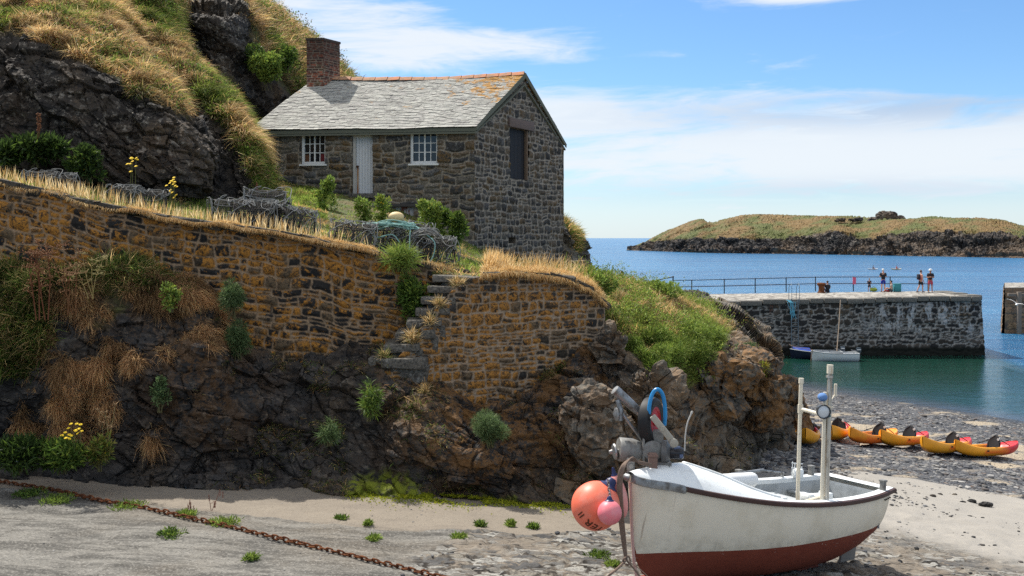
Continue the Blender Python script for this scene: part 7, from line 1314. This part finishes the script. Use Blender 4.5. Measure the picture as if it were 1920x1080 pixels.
b = BM(); q0 = Vector(P(1524, 656, 67.1)); b.tube([q0, q0 + Vector((-.12, -.1, -.35)), q0 + Vector((-.18, -.15, -.9))], .025, 6); b.tube([q0, q0 + Vector((-1.0, .8, .12)), q0 + Vector((-1.2, 1.4, .2))], .02, 6); tag(b.done('bow_line', M_ROPE), 'pale bow line hanging from the white dinghy into the water', 'rope')

# ------------------------------------------------------------------ people
def skin_obj(name, J, E, mat, parent, lev=1):
    names = list(J); me = bpy.data.meshes.new(name); me.from_pydata([J[n][0] for n in names], [(names.index(a), names.index(b_)) for a, b_ in E], []); o = link(name, me, mat, parent); md = o.modifiers.new('Skin', 'SKIN'); md.use_smooth_shade = True
    for i, n in enumerate(names):
        sv = me.skin_vertices[0].data[i]; r = J[n][1]; sv.radius = (r, r) if not hasattr(r, '__len__') else r; sv.use_root = (i == 0)
    sb = o.modifiers.new('Sub', 'SUBSURF'); sb.levels = lev; sb.render_levels = lev; return o
SKIN = MT('skin', (.50, .27, .19), .55); SKIN2 = MT('tanned skin', (.36, .17, .11), .55)
def limb(a, b_, c): return [Vector(a), Vector(b_), Vector(c)]
def person(base, h, face_ang, label, pose='stand', arms='down', top=(.02, .02, .025), bottom=(.03, .05, .25), hair=(.05, .03, .02), hat=None, skin=SKIN, sleeve=True, pack=None, long_hair=False, bottoms='shorts', shoes=(.05, .05, .05), phase=0.0, group='people on the pier'):
    k = h / 1.75; r0 = empty('person', base, face_ang); r0.scale = (k, k, k); tag(r0, label, 'person', group)          # local +Y is the way the person faces
    sit = pose == 'sit'; pz = .14 if sit else .93; lean = .06 if arms == 'rail' else .02; J = {}; E = []
    J['pelvis'] = ((0, 0, pz), (.145, .105)); J['waist'] = ((0, lean * .3, pz + .16), (.125, .095)); J['chest'] = ((0, lean, pz + .38), (.155, .105)); J['neck0'] = ((0, lean + .01, pz + .53), .07); J['neck'] = ((0, lean + .02, pz + .60), .052); J['jaw'] = ((0, lean + .045, pz + .66), (.062, .07)); J['skull'] = ((0, lean + .03, pz + .735), (.074, .088)); J['crown'] = ((0, lean + .03, pz + .80), (.045, .055)); J['nose'] = ((0, lean + .135, pz + .70), .012)
    E += [('pelvis', 'waist'), ('waist', 'chest'), ('chest', 'neck0'), ('neck0', 'neck'), ('neck', 'jaw'), ('jaw', 'skull'), ('skull', 'crown'), ('jaw', 'nose')]
    A = {}
    for sd, s in (('l', -1), ('r', 1)):
        sh_ = Vector((s * .185, lean, pz + .475))
        if arms == 'rail': el_, wr = sh_ + Vector((s * .07, .14, -.26)), sh_ + Vector((-s * .06, .36, -.30))
        elif arms == 'lap': el_, wr = sh_ + Vector((s * .07, .05, -.27)), sh_ + Vector((-s * .06, .27, -.33))
        elif arms == 'front': el_, wr = sh_ + Vector((s * .06, .03, -.28)), sh_ + Vector((-s * .08, .22, -.24))
        elif arms == 'paddle': el_, wr = sh_ + Vector((s * .12, .14, -.18)), sh_ + Vector((s * .10, .36, -.10 + s * .08))
        else: el_, wr = sh_ + Vector((s * .07, -.03, -.29)), sh_ + Vector((s * .08, .06, -.53))
        fw = (wr - el_).normalized(); A[sd] = (sh_, el_, wr); J['sh' + sd] = (sh_, .062); J['el' + sd] = (el_, .045); J['wr' + sd] = (wr, .03); J['palm' + sd] = (wr + fw * .07, (.022, .036)); E += [('chest', 'sh' + sd), ('sh' + sd, 'el' + sd), ('el' + sd, 'wr' + sd), ('wr' + sd, 'palm' + sd)]
        sdv = fw.cross(Vector((s, .2, .1))).normalized()
        for f in range(4):
            b1 = wr + fw * .12 + sdv * (f - 1.5) * .02; b2 = b1 + (fw * .8 + Vector((-s * .5, .15, -.1))).normalized() * (.05, .06, .055, .04)[f]; J[f'f{f}{sd}'] = (b1, .0105); J[f'g{f}{sd}'] = (b2, .008); E += [('palm' + sd, f'f{f}{sd}'), (f'f{f}{sd}', f'g{f}{sd}')]
        t1 = wr + fw * .055 + sdv * -.045; J['th' + sd] = (t1, .011); J['tt' + sd] = (t1 + fw * .04 - sdv * .012, .009); E += [('palm' + sd, 'th' + sd), ('th' + sd, 'tt' + sd)]
        hp = Vector((s * .09, 0, pz - .04))
        if sit: kn_, an = hp + Vector((s * .06, .40, .26)), hp + Vector((s * .02, .62, -.06))
        elif pose == 'walk': kn_, an = hp + Vector((0, .10 * s + .04, -.42)), hp + Vector((0, .20 * s - .06, -.82))
        else: kn_, an = hp + Vector((s * .02, .02 + s * .02, -.42)), hp + Vector((s * .035, 0, -.83))
        A['k' + sd] = (hp, kn_, an); J['hip' + sd] = (hp, .098); J['kn' + sd] = (kn_, .060); J['cf' + sd] = (kn_.lerp(an, .35) + Vector((0, -.02, 0)), .057); J['an' + sd] = (an, .038); J['to' + sd] = (an + Vector((s * .02, .15, -.03)), .03); E += [('pelvis', 'hip' + sd), ('hip' + sd, 'kn' + sd), ('kn' + sd, 'cf' + sd), ('cf' + sd, 'an' + sd), ('an' + sd, 'to' + sd)]
    skin_obj('body', J, E, skin, r0)
    g_ = lambda n, e: (J[n][0], tuple(q + e for q in J[n][1]) if hasattr(J[n][1], '__len__') else J[n][1] + e)
    T_ = {'waist': g_('waist', .022), 'hem': ((0, 0, pz + .05), (.16, .12)), 'chest': g_('chest', .02), 'coll': ((0, lean + .01, pz + .52), .085)}; Et = [('waist', 'hem'), ('waist', 'chest'), ('chest', 'coll')]
    for sd in 'lr':
        sh_, el_, wr = A[sd]; T_['sh' + sd] = (sh_, .078); Et.append(('chest', 'sh' + sd))
        if sleeve: T_['sl' + sd] = (sh_.lerp(el_, .7), .066); Et.append(('sh' + sd, 'sl' + sd))
    skin_obj('shirt', T_, Et, MT('shirt', top, .9), r0)
    B_ = {'top': ((0, 0, pz + .07), (.155, .115)), 'pel': ((0, 0, pz - .01), (.17, .13))}; Eb = [('top', 'pel')]
    for sd in 'lr': hp, kn_, an = A['k' + sd]; B_['h' + sd] = (hp, .112); B_['m' + sd] = (hp.lerp(kn_, .8), .092); Eb += [('pel', 'h' + sd), ('h' + sd, 'm' + sd)]
    skin_obj('shorts', B_, Eb, MT('shorts', bottom, .9), r0)
    b = BM(); hc_ = Vector((0, lean + .018, pz + .755)); b.sphere(hc_, .105, (.86, 1.0, .92), 14, 10)
    for v in list(b.b.verts):
        if v.co.y > hc_.y + .035 and v.co.z < hc_.z + .045: v.co.y = hc_.y + .035
    if long_hair: b.lathe((0, lean - .07, pz + .76), (0, -.05, -1), [(.05, 0), (.075, .1), (.065, .24), (.02, .32)], 10)
    b.done('hair', MT('hair', hair, .7), r0)
    if hat: b = BM(); b.lathe((0, lean + .03, pz + .775), (0, .12, 1), [(.155, 0), (.15, .012), (.10, .02), (.098, .07), (.075, .10), (.001, .105)], 18); b.done('hat', MT('hat', hat, .8), r0)
    for sd in 'lr': an = A['k' + sd][2]; b = BM(); b.box(an + Vector((0, .055, -.045)), (.09, .26, .075), bev=.025); b.done('shoe', MT('shoe', shoes, .7), r0)
    if pack: b = BM(); b.box((0, lean - .20, pz + .30), (.30, .17, .44), bev=.05); b.box((0, lean - .29, pz + .22), (.22, .06, .2), bev=.02); pk = b.done('backpack', MT('backpack', pack, .8)); pk.parent = r0
    return r0
def facing(x_, y_): return math.atan2(-x_, y_)
person(dk(1656, 547), 1.78, facing(.15, 1), 'white haired person in black shirt and blue shorts, back to us at the railing', arms='front', hair=(.62, .61, .58), bottom=(.02, .035, .28), top=(.018, .02, .022))
person(dk(1630, 547), 1.05, facing(.3, .9), 'small child in dark clothes standing at the railing', arms='front', top=(.02, .022, .03), bottom=(.02, .02, .025), hair=(.25, .16, .08))
person(dk(1726, 548), 1.68, facing(1, .25), 'person in a pink vest with a dark backpack, turned towards the man in a hat', pose='walk', arms='down', top=(.55, .16, .15), bottom=(.02, .02, .025), hair=(.09, .055, .04), skin=SKIN, sleeve=False, pack=(.02, .02, .03))
person(dk(1744.5, 548), 1.74, facing(-.3, -1), 'person in a white hat and red shorts leaning against the railing', arms='front', top=(.03, .022, .024), bottom=(.42, .06, .09), hat=(.72, .71, .68), skin=SKIN2)
person(dk(1552, 548.5), 1.65, facing(-.2, 1), 'person in dark clothes sitting on the pier behind the bollard', pose='sit', arms='lap', top=(.02, .021, .026), bottom=(.03, .032, .045))
person(dk(1672, 547.5), 1.6, facing(-.8, .4), 'person in a pale top sitting on the pier beside the teal box', pose='sit', arms='lap', top=(.36, .30, .26), bottom=(.05, .05, .06), hair=(.03, .025, .02))
wq = Vector(P(1166.5, 551, 70)); person(wq, 1.62, facing(-1, -.1), 'person with long dark hair walking on the path beside the warning sign', pose='walk', top=(.05, .03, .03), bottom=(.04, .03, .03), hair=(.018, .014, .012), long_hair=True, skin=SKIN2, group='people on the path')
b = BM(); q = dk(1682, 547); b.box(q + Vector((0, 0, .30)), (.52, .4, .60), bev=.03); b.box(q + Vector((0, 0, .60)), (.55, .43, .06), bev=.02); tag(b.done('cool_box', MT('teal plastic', (.035, .22, .25), .5)), 'teal box standing by the seated person on the pier', 'box')
b = BM(); q = dk(1638, 547); vs = b.sphere(q + Vector((0, 0, .16)), .2, (1.5, .9, .8), 14, 8); b.tube([q + Vector((-.2, 0, .28)), q + Vector((0, 0, .42)), q + Vector((.2, 0, .28))], .02, 6); tag(b.done('bag', MT('yellow green bag', (.22, .30, .05), .8)), 'yellow green bag on the pier beside the small child', 'bag')
b = BM(); q = dk(1665, 547.5); b.sphere(q + Vector((0, 0, .09)), .13, (2.0, .9, .6), 12, 8); b.box(q + Vector((.05, 0, .15)), (.24, .12, .04), bev=.015); tag(b.done('bag', MT('red bag', (.30, .03, .03), .8)), 'flat red bag on the pier beside the standing black shirted person', 'bag')
b = BM(); q = dk(1601, 546); b.grid([[q + Vector((x_, -.08 - .02 * math.sin(x_ * 30 + z_ * 6), z_)) for x_ in np.linspace(-.13, .13, 7)] for z_ in np.linspace(1.1, .55, 7)]); o = b.done('towel', MT('pink towel', (.62, .13, .22), .9)); o.modifiers.new('t', 'SOLIDIFY').thickness = .03; tag(o, 'pink towel hung on a railing post of the pier', 'towel')
b = BM(); q = Vector(P(1186, 525, 69)); b.sphere(q, .22, (1, .8, 1.0), 14, 9); b.tube([q + Vector((0, 0, .2)), q + Vector((.03, 0, .30))], .04, 8); tag(b.done('bag', MT('pink bag', (.66, .12, .20), .7)), 'pink bag hanging on the path railing right of the walking person', 'bag')
# two paddlers out on the sea
for i, (px, lab1, lab2, ct, cs) in enumerate([(1637, 'white kayak out on the sea, left of its twin', 'person in dark clothing paddling the left sea kayak', (.7, .7, .7), (.03, .03, .04)), (1681, 'cream kayak out on the sea, right of its twin', 'person in a red top paddling the right sea kayak', (.66, .56, .36), (.32, .05, .04))]):
    q = Vector(P(px, HY + CZ * FPX / 258, 258)); k_ = empty('kayak', (q.x - 1.4, q.y, .0), .1); tag(k_, lab1, 'kayak', 'kayaks out on the sea'); V, F_, C = kayak_hull(2.8, .8, lambda s, z: ct); o = mesh_np('hull', V, F_, M_KAY, cols=C, parent=k_)
    person((q.x, q.y + .1, .12), 1.7, facing(1, .1), lab2, pose='sit', arms='paddle', top=cs, bottom=(.04, .04, .05), group='paddlers on the sea')
    b = BM(); c_ = q + Vector((.35, .15, .62)); v_ = Vector((.15, .9, .45)).normalized(); b.tube([c_ - v_ * 1.05, c_ + v_ * 1.05], .018, 6)
    for s in (-1, 1): b.prism([c_ + v_ * s * .95 + Vector((-.08, 0, 0)), c_ + v_ * s * .95 + Vector((.08, 0, 0)), c_ + v_ * s * 1.3 + Vector((.06, 0, 0)), c_ + v_ * s * 1.3 - Vector((.06, 0, 0))], (0, .012, .012))
    tag(b.done('paddle', MT('paddle', (.06, .06, .08), .5)), ('paddle held level in the left sea kayak', 'raised paddle in the right sea kayak')[i], 'paddle')
# dark stones and weed on the sand
rg = np.random.default_rng(8)
for i, (px, py, s, lab) in enumerate([(1848, 948, .10, 'largest dark stone on the sand at the right'), (1822, 942, .07, 'flat dark stone left of the largest one on the sand'), (1750, 931, .05, 'small dark stone on the sand right of the boat stern'), (1762, 928, .04, 'tiny dark stone beside another on the sand'), (1790, 928, .04, 'lone tiny dark stone on the open sand'), (1805, 942, .04, 'small stone between two larger ones on the sand')]):
    g = G(px, py); o = blob_rock('stone', (g.x, g.y, g.z + s * .2), s, (1.4, 1, .65), 200 + i, M_BANK, (0, 0, 0, 0), s * .5, 1 / s / 2, sub=3, label=lab, cat='stone', group='dark stones on the sand')
